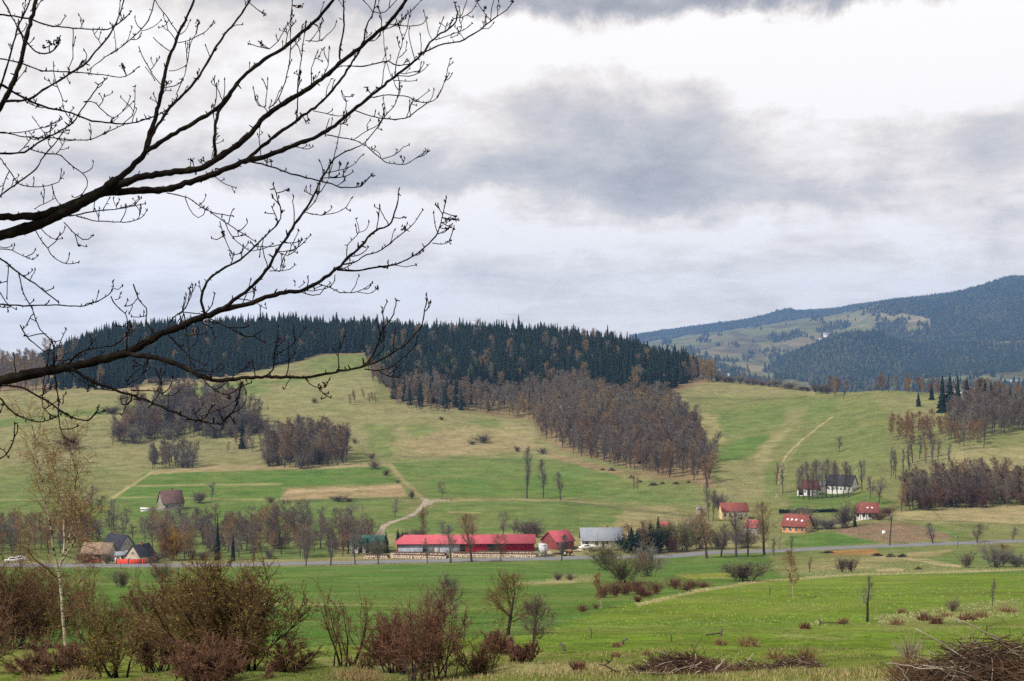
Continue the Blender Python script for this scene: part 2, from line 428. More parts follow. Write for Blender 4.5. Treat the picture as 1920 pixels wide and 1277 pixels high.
LUSH = (.064, .128, .024); GREEN = (.090, .136, .036); OLIVE = (.132, .142, .052); PAST = (.182, .170, .080)
TAN = (.26, .20, .11); STRAW = (.34, .265, .155); PLOUGH = (.165, .105, .075); PLOUGH2 = (.24, .175, .10)
LITTER = (.20, .125, .078); NEARG = (.108, .165, .020); DARKG = (.050, .070, .030); BUFF = (.265, .225, .11); YELL = (.24, .22, .03)
# (outline in photo pixels, colour, edge softness px, raggedness px, strength)
FIELDS = [
 ([(-900,1064),(300,1066),(700,1060),(1120,1049),(1440,1037),(1660,1028),(3000,1008),(3000,1300),(-900,1300)], LUSH, 3, 2, 1),
 ([(1440,1040),(1660,1030),(1920,1022),(2900,1010),(2900,1068),(1920,1068),(1560,1078),(1460,1080)], OLIVE, 5, 4, .8),
 ([(1720,1045),(1920,1030),(2900,1020),(2900,1058),(1780,1062)], GREEN, 6, 6, .8),
 ([(-900,1225),(600,1215),(1000,1190),(1160,1136),(1300,1108),(1440,1090),(1600,1080),(2900,1066),(2900,1340),(-900,1340)], NEARG, 4, 3, 1),
 ([(-900,1235),(640,1228),(900,1225),(1100,1245),(1500,1230),(1700,1250),(2900,1200),(2900,1400),(-900,1400)], (.125, .145, .034), 14, 18, .7),
 ([(930,1245),(1060,1240),(1180,1252),(1150,1262),(900,1265)], BUFF, 5, 8, .8),
 ([(600,1240),(760,1235),(860,1262),(640,1275)], BUFF, 6, 8, .6),
 ([(1640,1160),(1760,1140),(1920,1120),(1920,1150),(1780,1175),(1660,1180)], OLIVE, 8, 10, .7),
 # left upper fields
 ([(-900,690),(400,690),(700,640),(720,700),(690,760),(660,860),(640,872),(285,882),(210,935),(-900,940)], PAST, 4, 4, .8),
 ([(-900,748),(150,738),(330,714),(430,704),(560,700),(560,712),(420,722),(300,735),(-900,765)], TAN, 3, 3, .8),
 ([(-900,795),(0,787),(150,770),(300,752),(320,745),(330,755),(210,775),(0,800),(-900,815)], GREEN, 3, 3, .9),
 ([(300,745),(380,720),(470,712),(600,705),(560,725),(440,745),(330,760)], GREEN, 5, 5, .9),
 ([(560,690),(640,654),(700,660),(700,690),(640,705)], GREEN, 6, 5, .8),
 ([(480,722),(700,705),(690,735),(520,745)], PAST, 6, 6, .9),
 ([(-900,860),(60,870),(210,880),(260,895),(215,935),(-900,950)], OLIVE, 8, 8, .8),
 ([(-900,885),(0,885),(150,905),(100,935),(-900,945)], GREEN, 8, 8, .7),
 ([(-900,938),(270,930),(520,935),(760,935),(760,1040),(300,1056),(-900,1060)], GREEN, 4, 5, .9),
 ([(240,935),(330,940),(480,945),(640,960),(600,1000),(420,990),(260,980)], LUSH, 8, 6, .7),
 ([(270,888),(400,878),(720,871),(748,905),(532,913),(525,936),(218,936)], LUSH, 2, 1, 1),
 ([(285,883),(400,874),(640,870),(722,866),(725,873),(640,879),(400,884),(285,890)], TAN, 1.5, 2, .9),
 ([(540,917),(750,908),(764,930),(525,938)], PLOUGH2, 1.5, 1, 1),
 ([(536,920),(752,911),(754,915),(534,925)], STRAW, 1, 1, .7),
 ([(520,938),(770,931),(775,935),(520,944)], DARKG, 1, 1.5, .6),
 ([(230,910),(530,906),(530,909),(230,913)], BUFF, 1, .7, .7),
 # centre
 ([(690,750),(740,758),(870,772),(1000,792),(1012,820),(1070,850),(1150,875),(960,862),(760,862),(690,850),(655,800)], PAST, 5, 5, .9),
 ([(740,830),(860,800),(1000,800),(1010,835),(960,850),(800,855)], TAN, 8, 7, .65),
 ([(690,790),(740,800),(740,850),(720,868),(690,840)], GREEN, 8, 8, .7),
 ([(760,800),(800,795),(830,805),(780,825)], GREEN, 6, 6, .7),
 ([(885,785),(930,785),(940,800),(900,803)], GREEN, 6, 6, .7),
 ([(735,868),(880,858),(1000,858),(1180,880),(1300,912),(1310,945),(1060,934),(800,935),(760,920)], GREEN, 5, 4, .95),
 ([(800,900),(1000,895),(1120,905),(1130,928),(1000,932),(810,930)], LUSH, 8, 6, .8),
 ([(1020,848),(1150,878),(1260,890),(1340,905),(1340,915),(1260,905),(1180,895),(1050,865)], LITTER, 3, 3, .85),
 ([(1160,880),(1300,900),(1330,945),(1240,930),(1180,905)], OLIVE, 8, 7, .6),
 ([(820,943),(1050,938),(1180,952),(1190,975),(1000,1006),(740,1008),(700,1000),(790,965)], GREEN, 4, 4, .95),
 ([(1170,952),(1260,950),(1330,970),(1330,1030),(1150,1030),(1150,985)], TAN, 6, 7, .6),
 ([(620,1000),(760,1002),(1160,1000),(1440,1000),(1440,1034),(960,1046),(620,1053)], BUFF, 4, 5, .55),
 # forest floor
 ([(80,733),(430,705),(600,666),(690,664),(740,754),(870,770),(1000,790),(1012,820),(1070,850),(1250,892),(1338,912),(1330,715),(1290,640),(800,600),(400,600),(-900,640),(-900,735)], LITTER, 3, 3, .8),
 # right
 ([(1340,712),(1450,723),(1560,736),(1650,735),(1780,760),(1790,850),(1690,880),(1660,950),(1500,955),(1340,950),(1338,900),(1300,800),(1240,748)], OLIVE, 3, 3, .9),
 ([(1250,742),(1340,712),(1530,728),(1530,742),(1340,742),(1260,755)], PAST, 2, 2, .9),
 ([(1270,742),(1400,748),(1530,743),(1530,746),(1400,752),(1270,746)], DARKG, 1, 1, .5),
 ([(1340,770),(1470,748),(1560,745),(1575,772),(1500,790),(1440,810),(1345,815)], GREEN, 8, 6, .8),
 ([(1480,765),(1510,760),(1505,795),(1465,800)], PAST, 6, 5, .8),
 ([(1342,842),(1400,820),(1450,812),(1400,860),(1345,864)], LUSH, 4, 3, .85),
 ([(1300,770),(1345,775),(1360,830),(1330,840)], BUFF, 6, 5, .6),
 ([(1450,815),(1490,800),(1450,840),(1440,870),(1400,870)], BUFF, 6, 5, .55),
 ([(1345,870),(1430,870),(1455,930),(1345,945)], PAST, 6, 5, .8),
 ([(1440,868),(1460,868),(1455,930),(1430,930)], GREEN, 4, 3, .7),
 ([(1540,760),(1620,745),(1700,770),(1650,850),(1560,870),(1490,860)], GREEN, 14, 10, .45),
 ([(1640,740),(1790,745),(1790,790),(1690,800)], PAST, 10, 8, .6),
 ([(1690,870),(1790,835),(1920,835),(2900,820),(2900,900),(1750,895)], PAST, 6, 6, .9),
 ([(1780,845),(1920,838),(2900,830),(2900,880),(1790,885)], BUFF, 9, 8, .6),
 ([(1480,925),(1640,920),(1680,945),(1600,965),(1480,960)], LUSH, 5, 5, .75),
 ([(1340,955),(1480,950),(1480,975),(1340,985)], OLIVE, 6, 6, .8),
 ([(1640,960),(1750,955),(1920,948),(2900,940),(2900,985),(1920,984),(1770,982),(1690,978)], BUFF, 3, 4, .9),
 ([(1755,958),(1920,946),(2900,938),(2900,980),(1920,981),(1772,978)], TAN, 3, 3, .6),
 ([(1700,976),(1780,978),(1920,985),(2900,988),(2900,1012),(1790,1014),(1740,990)], OLIVE, 4, 4, .8),
 ([(1690,980),(1760,985),(1820,1008),(1790,1012),(1730,992)], GREEN, 3, 3, .9),
 ([(1558,995),(1600,985),(1662,977),(1690,979),(1730,988),(1774,1002),(1786,1009),(1715,1016),(1665,1018),(1640,1014),(1600,1006)], PLOUGH, 2, 1.5, 1),
 ([(1480,1005),(1558,997),(1600,1007),(1650,1018),(1500,1026),(1470,1024)], LUSH, 2, 2, 1),
 # strips below the road
 ([(1545,1034),(1640,1030),(1650,1040),(1560,1042)], (.28, .13, .05), 3, 3, .8),
 ([(1540,1050),(1650,1045),(1700,1052),(1600,1068),(1480,1066)], BUFF, 5, 5, .6),
 ([(1700,1038),(1790,1030),(1760,1044),(1700,1046)], TAN, 3, 4, .7),
 ([(1640,1067),(1690,1066),(1690,1072),(1640,1072)], STRAW, 2, 2, .8),
 ([(1270,1078),(1380,1073),(1370,1085),(1290,1086)], YELL, 4, 4, .55),
 ([(1190,1133),(1300,1107),(1440,1087),(1560,1078),(1920,1066),(1920,1070),(1560,1082),(1440,1091),(1300,1112),(1195,1138)], BUFF, 1.5, 2, .8),
 ([(960,1093),(1000,1091),(1080,1088),(1080,1092),(1000,1096),(960,1096)], STRAW, 1.5, 1.5, .6),
 ([(1040,1080),(1120,1080),(1120,1090),(1020,1092)], TAN, 5, 5, .5),
 ([(480,1131),(660,1134),(760,1136),(760,1138),(480,1134)], BUFF, 1, 1, .5),
 ([(1540,1165),(1480,1190),(1600,1195),(1560,1200),(1440,1196)], BUFF, 5, 6, .35),
 ([(-900,1052),(480,1050),(700,1046),(1100,1040),(1100,1046),(700,1053),(480,1057),(-900,1058)], TAN, 2, 2, .5),
]
PALE_LINES = [
 ([(1455,932),(1458,905),(1463,878),(1472,858),(1490,838),(1510,820),(1535,800),(1560,782)], 1.5, STRAW, .75),
 ([(1462,932),(1466,900),(1478,862),(1500,835)], .8, BUFF, .5),  # trodden or ploughed edges: (polyline, half width px, colour, strength)
 ([(208,936),(235,918),(262,900),(287,884)], 2.0, STRAW, .75),
 ([(0,938),(120,936),(270,932),(520,938)], 1.6, BUFF, .5),
 ([(730,870),(760,905),(790,932)], 3.5, TAN, .7),
 ([(310,755),(200,778),(110,786)], 1.3, BUFF, .6),
 ([(820,940),(960,937),(1060,938),(1160,950),(1240,962)], 2.0, TAN, .6),
 ([(1060,943),(1160,951),(1240,962),(1300,968)], 3.0, DARKG, .65),
 ([(830,962),(905,967)], 1.6, (.10, .08, .04), .7),
 ([(840,960),(900,962)], 1.0, BUFF, .7),
 ([(1630,1042),(1700,1048),(1760,1058),(1800,1062)], 1.8, STRAW, .8),
 ([(1690,1044),(1740,1050),(1800,1062)], 1.2, STRAW, .5),
 ([(1640,830),(1560,760)], 1.5, DARKG, .25),
 ([(1690,975),(1780,977),(1920,984)], 1.3, DARKG, .6),
 ([(1750,958),(1765,972)], 1.2, DARKG, .6),
 ([(0,1058),(480,1060)], 1.0, TAN, .4),
 ([(110,846),(160,842),(205,838)], 1.5, DARKG, .5),
 ([(735,862),(850,857),(960,852),(1010,852)], 1.4, GREEN, .6),
 ([(690,858),(820,856),(990,866)], 1.2, DARKG, .4),
 ([(1195,1250),(1300,1268),(1460,1258)], 5, OLIVE, .4),
]
def _ground():
    A, D = np.meshgrid(_AZ, _D0)
    x = D*np.sin(A); y = D*np.cos(A); z = _ZT
    nD, nA = D.shape
    V = np.stack([x, y, z], -1).reshape(-1, 3)
    j, i = np.meshgrid(np.arange(nD-1), np.arange(nA-1), indexing='ij')
    a = (j*nA+i).ravel()
    Q = np.stack([a, a+1, a+nA+1, a+nA], -1)
    jj = np.arange(nD-1); Q2 = np.stack([jj*nA+nA-1, jj*nA, jj*nA+nA, jj*nA+2*nA-1], -1)   # close the ring
    cen = len(V); V = np.concatenate([V, [[0, 0, ZC-1.66]]])
    ii = np.arange(nA); T = np.stack([np.full(nA, cen), (ii+1) % nA, ii], -1)
    me = np_mesh('ground', V, np.concatenate([Q, Q2]), T, smooth=True)
    # colours: evaluate the field outlines on the ground points themselves
    yy = np.where(y > 1, y, 1e9)
    front = (np.abs(A) < math.radians(40)) & (y > 1)
    px = np.where(front, CX+F*x/yy, CX+F*np.tan(np.clip(A, -.65, .65)))
    py = np.where(front, HY-F*(z-ZC)/yy, HY+F*1.6/np.maximum(D, 1))
    col = np.empty((nD, nA, 3)); col[:] = OLIVE
    wx = (fbm(x/14, y/14, 31, 3)-.5)*2; wy = (fbm(x/14, y/14, 47, 3)-.5)*2
    hid = D > 1500
    for (P, c, soft, rag, k) in FIELDS:
        P = np.array(P, float)
        b = (px > P[:, 0].min()-30) & (px < P[:, 0].max()+30) & (py > P[:, 1].min()-30) & (py < P[:, 1].max()+30) & ~hid
        if not b.any(): continue
        xs = px[b]+wx[b]*rag*2.2; ys = py[b]+wy[b]*rag
        s = sd_poly(P, xs, ys)
        w = np.clip(0.5-s/(2*soft), 0, 1); w = w*w*(3-2*w)*k
        col[b] = col[b]*(1-w[:, None])+np.array(c)*w[:, None]
    for (P, hw, c, k) in PALE_LINES:
        P = np.array(P, float)
        b = (px > P[:, 0].min()-15) & (px < P[:, 0].max()+15) & (py > P[:, 1].min()-15) & (py < P[:, 1].max()+15) & ~hid
        if not b.any(): continue
        s = sd_line(P, px[b]+wx[b]*1.5, py[b]+wy[b]*1.0)
        w = np.clip(1.5-s/hw, 0, 1)*k
        col[b] = col[b]*(1-w[:, None])+np.array(c)*w[:, None]
    global _COL; _COL = col
    ca = me.color_attributes.new('field_color', 'FLOAT_COLOR', 'POINT')
    full = np.ones((len(V), 4), np.float32); full[:-1, :3] = col.reshape(-1, 3); full[-1, :3] = OLIVE
    ca.data.foreach_set('color', full.ravel())
    m, nt, bs = pbsdf('meadow', 0.95, 0.0)
    at_ = N(nt, 'ShaderNodeVertexColor', layer_name='field_color')
    ge = N(nt, 'ShaderNodeNewGeometry')
    pos = ge.outputs['Position']
    nA_ = noise_node(nt, pos, 0.018, 5, 0.6); nB_ = noise_node(nt, pos, 0.11, 5, 0.65); nC_ = noise_node(nt, pos, 0.9, 5, 0.7)
    nD_ = noise_node(nt, pos, 5.0, 3, 0.7)
    c = at_.outputs[0]
    hs = N(nt, 'ShaderNodeHueSaturation')
    # wide drifts of drier and greener turf
    nt.links.new(math_node(nt, 'ADD', 0.455, math_node(nt, 'MULTIPLY', nA_, 0.09)), hs.inputs['Hue'])
    nt.links.new(math_node(nt, 'ADD', 0.22, math_node(nt, 'MULTIPLY', nB_, 1.56)), hs.inputs['Value'])
    hs.inputs['Saturation'].default_value = 1.0
    nt.links.new(c, hs.inputs['Color'])
    c = hs.outputs[0]
    dry = ramp_node(nt, nC_, [(0.50, (0, 0, 0)), (0.72, (1, 1, 1))])
    c = mix_node(nt, math_node(nt, 'MULTIPLY', dry, 0.36), c, (.27, .23, .10))
    mid = ramp_node(nt, noise_node(nt, pos, 0.06, 8, 0.72, .4), [(0.46, (0, 0, 0)), (0.62, (1, 1, 1))])
    c = mix_node(nt, math_node(nt, 'MULTIPLY', mid, 0.24), c, (.26, .215, .095))
    md2 = ramp_node(nt, noise_node(nt, pos, 0.085, 8, 0.75, .2), [(0.38, (1, 1, 1)), (0.50, (0, 0, 0))])
    c = mix_node(nt, math_node(nt, 'MULTIPLY', md2, 0.40), c, (.075, .10, .028))
    dk = ramp_node(nt, noise_node(nt, pos, 0.45, 6, 0.75), [(0.33, (1, 1, 1)), (0.50, (0, 0, 0))])
    c = mix_node(nt, math_node(nt, 'MULTIPLY', dk, 0.5), c, (.055, .075, .022))
    c = mix_node(nt, 0.55, c, mix_node(nt, 1.0, c, ramp_node(nt, nD_, [(0.25, (.45, .45, .45)), (0.75, (1.6, 1.6, 1.6))]), 'MULTIPLY'))
    nt.links.new(c, bs.inputs['Base Color'])
    bp = N(nt, 'ShaderNodeBump'); bp.inputs['Strength'].default_value = 0.7; bp.inputs['Distance'].default_value = 0.25
    nt.links.new(noise_node(nt, pos, 2.2, 6, 0.75), bp.inputs['Height']); nt.links.new(bp.outputs[0], bs.inputs['Normal'])
    me.materials.append(m)
    tag(obj('ground', me), 'rolling valley meadows, fields and dry grassy slopes', None, None, 'structure')
_ground()

# ------------------------------------------------------------------ road and tracks: ribbons laid on the ground
def ribbon(name, pts, width, mat, lift, label, n=260, crown=0.0, rag=0.0):
    """pts: ground points (x,y); a strip with a slight crown following the ground"""
    P = np.array(pts, float)[:, :2]
    s = np.concatenate([[0], np.cumsum(np.linalg.norm(np.diff(P, axis=0), axis=1))])
    t = np.linspace(0, s[-1], n)
    c = np.stack([pchip(s, P[:, 0], t), pchip(s, P[:, 1], t)], -1)
    d = np.gradient(c, axis=0); d /= np.linalg.norm(d, axis=1, keepdims=True)
    nrm = np.stack([-d[:, 1], d[:, 0]], -1)
    k = 9; u = np.linspace(-1, 1, k)
    w = width/2*(1+rag*(fbm(t/3, t*0, 5, 3)-.5)*2)
    X = c[:, None, :]+nrm[:, None, :]*(u[None, :, None]*w[:, None, None])
    zc = gz(X[..., 0], X[..., 1])
    zz = np.maximum(zc, zc.mean(axis=1, keepdims=True)*0.5+zc.max(axis=1, keepdims=True)*0.5 if crown else zc)+lift*(1-(np.abs(u)[None, :] > .99)*0.9)
    V = np.concatenate([X, zz[..., None]], -1).reshape(-1, 3)
    a, b = np.meshgrid(np.arange(n-1), np.arange(k-1), indexing='ij'); a = (a*k+b).ravel()
    me = np_mesh(name, V, np.stack([a, a+k, a+k+1, a+1], -1), mats=[mat], smooth=True)
    return tag(obj(name, me), label, None, None, 'structure')
M['asphalt'] = noisy('asphalt', [(0.3, (.13, .13, .135)), (0.7, (.19, .19, .20))], 0.35, rough=0.9, stretch=(1, 3, 1))
M['road_line'] = noisy('road_line', [(0.3, (.5, .5, .5)), (0.7, (.7, .7, .7))], 2)
M['dirt'] = noisy('dirt', [(0.3, (.19, .155, .115)), (0.7, (.34, .285, .22))], 0.5)
ROAD_PX = [(-700,1068),(-300,1066),(0,1062.5),(250,1062),(480,1059),(700,1055),(960,1049.5),(1120,1045.5),(1250,1043),(1340,1037),(1450,1033),(1560,1028),(1650,1024.5),(1780,1019.5),(1920,1015.5),(2400,1006)]
ROAD_Y = [395,398,402,404,410,416,423,431,438,449,455,461,467,473,479,489]
road_pts = [((px-CX)/F*Y, Y) for (px, _), Y in zip(ROAD_PX, ROAD_Y)]
ribbon('road', road_pts, 7.2, M['asphalt'], 0.28, 'grey asphalt country road along the valley floor', 420, crown=1)
def edge_line(off, w):
    P = np.array(road_pts); d = np.gradient(P, axis=0); d /= np.linalg.norm(d, axis=1, keepdims=True)
    return [tuple(p+np.array([-q[1], q[0]])*off) for p, q in zip(P, d)]
def pxpath(P): return [tuple(G(*p)[:2]) for p in P]
ribbon('dirt_track', pxpath([(706,1016),(712,1000),(718,990),(732,981),(752,974),(772,966),(788,955),(797,944),(800,937),(793,935)]), 2.5, M['dirt'], 0.12, 'pale dirt track curving up from the road behind the red barn', 140, rag=.25)
ribbon('dirt_track', pxpath([(800,948),(808,942),(822,938),(845,939)]), 3.0, M['dirt'], 0.14, 'short pale spur of dirt track turning right along the ditch', 60, rag=.3)
#ribbon('field_path', pxpath([(1455,932),(1458,905),(1463,878),(1472,858),(1490,838),(1510,820),(1535,800),(1560,782)]), 1.5, M['dirt'], 0.12, 'sandy field path climbing the slope above the two houses', 140, rag=.5)
ribbon('farm_lane', pxpath([(1540,992),(1565,986),(1600,979),(1640,970),(1665,963)]), 2.6, M['dirt'], 0.14, 'pale lane leading to the half timbered cottage', 80, rag=.2)
# ------------------------------------------------------------------ far hills and mountain (own mesh, kilometres away)
MT_Y = [2300, 2700, 3000, 3500, 3900, 4300, 4800, 5300, 6200, 7000, 8000, 9000]
MT = {  # px: photo rows at MT_Y
 700:  [780, 745, 735, 728, 724, 720, 716, 712, 706, 706, 700, 730],
 1100: [778, 735, 726, 718, 708, 700, 690, 680, 668, 670, 645, 690],
 1200: [776, 732, 722, 710, 698, 688, 676, 664, 648, 650, 625, 670],
 1300: [776, 731, 721, 705, 693, 682, 669, 655, 633, 637, 611, 660],
 1400: [776, 732, 722, 706, 694, 683, 668, 648, 618, 622, 598, 655],
 1435: [776, 733, 724, 712, 700, 688, 672, 646, 613, 618, 590, 650],
 1460: [776, 734, 727, 712, 690, 668, 668, 644, 610, 614, 584, 640],
 1500: [776, 735, 729, 710, 680, 650, 662, 638, 604, 608, 582, 640],
 1560: [776, 735, 729, 708, 668, 627, 652, 630, 595, 602, 579, 640],
 1600: [776, 735, 729, 708, 664, 619, 646, 624, 588, 597, 572, 640],
 1640: [776, 735, 729, 708, 666, 624, 640, 612, 576, 592, 567, 640],
 1690: [776, 735, 728, 706, 668, 640, 634, 602, 563, 582, 560, 640],
 1720: [776, 735, 727, 702, 672, 648, 630, 598, 559, 580, 566, 640],
 1780: [776, 734, 724, 698, 672, 650, 624, 590, 552, 575, 570, 640],
 1850: [776, 732, 720, 692, 668, 646, 616, 580, 535, 560, 570, 640],
 1890: [776, 731, 718, 690, 664, 642, 610, 572, 523, 550, 570, 640],
 1950: [776, 730, 716, 688, 662, 640, 606, 568, 521, 545, 570, 640],
 2100: [776, 728, 714, 684, 660, 636, 604, 568, 524, 545, 570, 640],
 2500: [776, 728, 714, 690, 668, 650, 625, 600, 570, 580, 600, 640],
}
_mpx = np.concatenate([np.arange(700, 1180, 12.), np.arange(1180, 1960, 1.9), np.arange(1960, 2501, 8.)])
_mY = np.concatenate([np.linspace(2300, 3900, 110), np.linspace(3910, 6400, 210), np.linspace(6430, 9000, 80)])
_cols = np.array([pchip(np.array(MT_Y, float), -(np.array(MT[p], float)-HY)/F*np.array(MT_Y, float), _mY) for p in sorted(MT)])
_mz = pchip(np.array(sorted(MT), float), _cols, _mpx).T+ZC          # [Y, px]
PXg, Yg = np.meshgrid(_mpx, _mY)
Xg = (PXg-CX)/F*Yg
_mz += (fbm(Xg/420, Yg/420, 71, 4)-.5)*34*np.clip((Yg-2600)/1500, 0, 1)*np.clip((8200-Yg)/1500, .25, 1)
MROW = HY-F*(_mz-ZC)/Yg
FORESTS = [  # wooded parts of the far slopes (photo outline, distance range)
 ([(1436,694),(1448,672),(1470,660),(1500,645),(1560,622),(1600,612),(1640,620),(1690,638),(1760,646),(2600,640),(2600,740),(1700,726),(1560,716),(1480,712)], 3300, 4420),
 ([(1640,580),(1690,552),(1800,540),(1850,524),(1885,508),(2600,470),(2600,700),(1690,690),(1660,650),(1690,634),(1745,612),(1745,596),(1700,588),(1660,588)], 4300, 6900),
 ([(1640,628),(1650,602),(1690,604),(1700,625),(1690,640)], 4400, 5400),
 ([(1000,660),(1200,622),(1300,608),(1690,552),(2600,540),(2600,620),(1690,575),(1480,600),(1320,624),(1200,644),(1000,680)], 6700, 9000),
 ([(1270,680),(1330,668),(1330,676),(1280,690)], 3000, 6200),
 ([(1530,618),(1590,608),(1600,613),(1540,624)], 4700, 6200),
 ([(1440,632),(1500,622),(1510,628),(1450,640)], 4700, 6200),
 ([(1390,700),(1440,704),(1480,715),(1420,720)], 2600, 3600),
 ([(1560,722),(1700,728),(1900,724),(2600,720),(2600,735),(1560,735)], 2600, 3300),
]
def far_mask(px, py, Y):
    w = np.zeros(px.shape)
    xs = px+(fbm(px/18, py/9, 81, 3)-.5)*22; ys = py+(fbm(px/18, py/9, 83, 3)-.5)*9
    for P, y0, y1 in FORESTS:
        s = sd_poly(P, xs, ys)
        w = np.maximum(w, np.clip(0.5-s/3.0, 0, 1)*((Y > y0) & (Y < y1)))
    return w
def _mountain():
    nY, nP = PXg.shape
    fw = far_mask(PXg, MROW, Yg)
    V = np.stack([Xg, Yg, _mz], -1).reshape(-1, 3)
    j, i = np.meshgrid(np.arange(nY-1), np.arange(nP-1), indexing='ij'); a = (j*nP+i).ravel()
    me = np_mesh('mountain', V, np.stack([a, a+1, a+nP+1, a+nP], -1), smooth=True)
    n = fbm(Xg/260, Yg/520, 91, 4); n2 = fbm(Xg/90, Yg/200, 95, 3)
    past = np.array((.12, .125, .055)); tan = np.array((.15, .125, .07)); brn = np.array((.065, .058, .04))
    col = past[None, None]+(tan-past)*np.clip((n-.52)*5, 0, 1)[..., None]
    col = col+(brn-col)*np.clip((n2-.5)*5, 0, .75)[..., None]
    for P, c in (([(1640,582),(1680,586),(1745,594),(1748,602),(1690,606),(1660,598)], (.19, .165, .10)),
                 ([(1700,598),(1745,594),(1742,600),(1700,606)], (.21, .175, .11)),
                 ([(1590,590),(1640,582),(1650,600),(1600,604),(1540,602)], (.155, .145, .08)),
                 ([(1340,690),(1440,686),(1430,698),(1350,698)], (.24, .20, .10)),
                 ([(1560,612),(1630,609),(1630,612),(1560,614)], (.20, .16, .10))):
        s = sd_poly(P, PXg+(n2-.5)*12, MROW+(n-.5)*8); w = np.clip(.5-s/4, 0, 1)*(Yg > 3000)
        col = col+(np.array(c)-col)*(w*.8)[..., None]
    floor_ = np.array((.045, .055, .035))
    col = col+(floor_-col)*fw[..., None]
    ca = me.color_attributes.new('field_color', 'FLOAT_COLOR', 'POINT')
    full = np.ones((len(V), 4), np.float32); full[:, :3] = col.reshape(-1, 3)
    ca.data.foreach_set('color', full.ravel())
    m, nt, bs = pbsdf('far_slopes', 1.0, 0.0)
    c = N(nt, 'ShaderNodeVertexColor', layer_name='field_color').outputs[0]
    pos = N(nt, 'ShaderNodeNewGeometry').outputs['Position']
    f = noise_node(nt, pos, 0.02, 5, 0.7)
    c = mix_node(nt, 0.6, c, mix_node(nt, 1.0, c, ramp_node(nt, f, [(0.3, (.35, .35, .35)), (0.7, (1.5, 1.5, 1.5))]), 'MULTIPLY'))
    nt.links.new(c, bs.inputs['Base Color'])
    me.materials.append(m)
    tag(obj('mountain', me), 'wooded mountain with pale meadows on its lower slopes', None, None, 'structure')
    return fw
_mz -= 17*far_mask(PXg, MROW, Yg)
MROW = HY-F*(_mz-ZC)/Yg
_fw = _mountain()
def mz(px, Y):
    i = np.clip(np.searchsorted(_mpx, px)-1, 0, len(_mpx)-2); j = np.clip(np.searchsorted(_mY, Y)-1, 0, len(_mY)-2)
    fa = (px-_mpx[i])/(_mpx[i+1]-_mpx[i]); fd = (Y-_mY[j])/(_mY[j+1]-_mY[j])
    return (_mz[j, i]*(1-fa)+_mz[j, i+1]*fa)*(1-fd)+(_mz[j+1, i]*(1-fa)+_mz[j+1, i+1]*fa)*fd
def _far_forest():
    r = np.random.default_rng(5)
    n = 150000
    px = r.uniform(1180, 1960, n)
    Y = np.sqrt(r.uniform(2700**2, 8300**2, n))
    z = mz(px, Y); py = HY-F*(z-ZC)/Y
    w = far_mask(px, py, Y)
    sparse = (fbm(px/25, py/10, 61, 3) > .60) & (Y < 6400)            # scattered copses on the meadows
    keep = (r.uniform(size=n) < w) | (sparse & (r.uniform(size=n) < .10))
    px, Y, z = px[keep], Y[keep], z[keep]
    k = len(px)
    x = (px-CX)/F*Y
    conif = r.uniform(size=k) < .55+.35*(fbm(px/60, Y/300, 67, 2)-.5)*2
    h = np.where(conif, r.uniform(12, 24, k), r.uniform(9, 16, k)); rad = np.where(conif, h*.20, h*.36)
    V = np.empty((k, 11, 3))
    th = np.arange(5)*2*np.pi/5
    ph = r.uniform(0, 6.28, k)
    for q in range(5):
        V[:, q, 0] = x+np.cos(th[q]+ph)*rad; V[:, q, 1] = Y+np.sin(th[q]+ph)*rad; V[:, q, 2] = z+h*.1
        rr = rad*np.where(conif, .55, .9)
        V[:, 5+q, 0] = x+np.cos(th[q]+ph+.6)*rr; V[:, 5+q, 1] = Y+np.sin(th[q]+ph+.6)*rr; V[:, 5+q, 2] = z+h*np.where(conif, .5, .72)
    V[:, 10] = np.stack([x, Y, z+h], -1)
    b = (np.arange(k)*11)[:, None]
    T = []; Q = []
    for q in range(5):
        q2 = (q+1) % 5
        Q.append(np.stack([b[:, 0]+q, b[:, 0]+q2, b[:, 0]+5+q2, b[:, 0]+5+q], -1)); T.append(np.stack([b[:, 0]+5+q, b[:, 0]+5+q2, b[:, 0]+10], -1))
    me = np_mesh('mountain_forest', V.reshape(-1, 3), np.concatenate(Q), np.concatenate(T))
    c1 = np.array((.016, .028, .022)); c2 = np.array((.052, .048, .032)); c3 = np.array((.048, .058, .028))
    col = np.where(conif[:, None], c1, np.where((r.uniform(size=k) < .35)[:, None], c3, c2))*r.uniform(.82, 1.2, k)[:, None]
    ca = me.color_attributes.new('field_color', 'FLOAT_COLOR', 'POINT')
    full = np.ones((k, 11, 4), np.float32); full[:, :, :3] = col[:, None, :]
    ca.data.foreach_set('color', full.ravel())
    m, nt, bs = pbsdf('far_trees', 1.0, 0.0)
    nt.links.new(N(nt, 'ShaderNodeVertexColor', layer_name='field_color').outputs[0], bs.inputs['Base Color'])
    me.materials.append(m)
    tag(obj('mountain_forest', me), 'blue-green forest covering the distant mountain', 'forest', None, 'stuff')
_far_forest()

def _haze():
    g = Geo(); g.box(-9500, 9500, -2500, 9100, -110, 660)
    m = bpy.data.materials.new('haze_air'); m.use_nodes = True
    nt = m.node_tree; nt.nodes.clear()
    out = N(nt, 'ShaderNodeOutputMaterial'); v = N(nt, 'ShaderNodeVolumePrincipled')
    v.inputs['Color'].default_value = (.30, .53, 1.0, 1)
    v.inputs['Density'].default_value = HAZE
    v.inputs['Anisotropy'].default_value = 0.0
    nt.links.new(v.outputs[0], out.inputs['Volume'])
    tag(obj('haze', g.mesh('haze', [m])), 'pale blue haze over the valley', None, None, 'stuff')
HAZE = 0.000068
_haze()
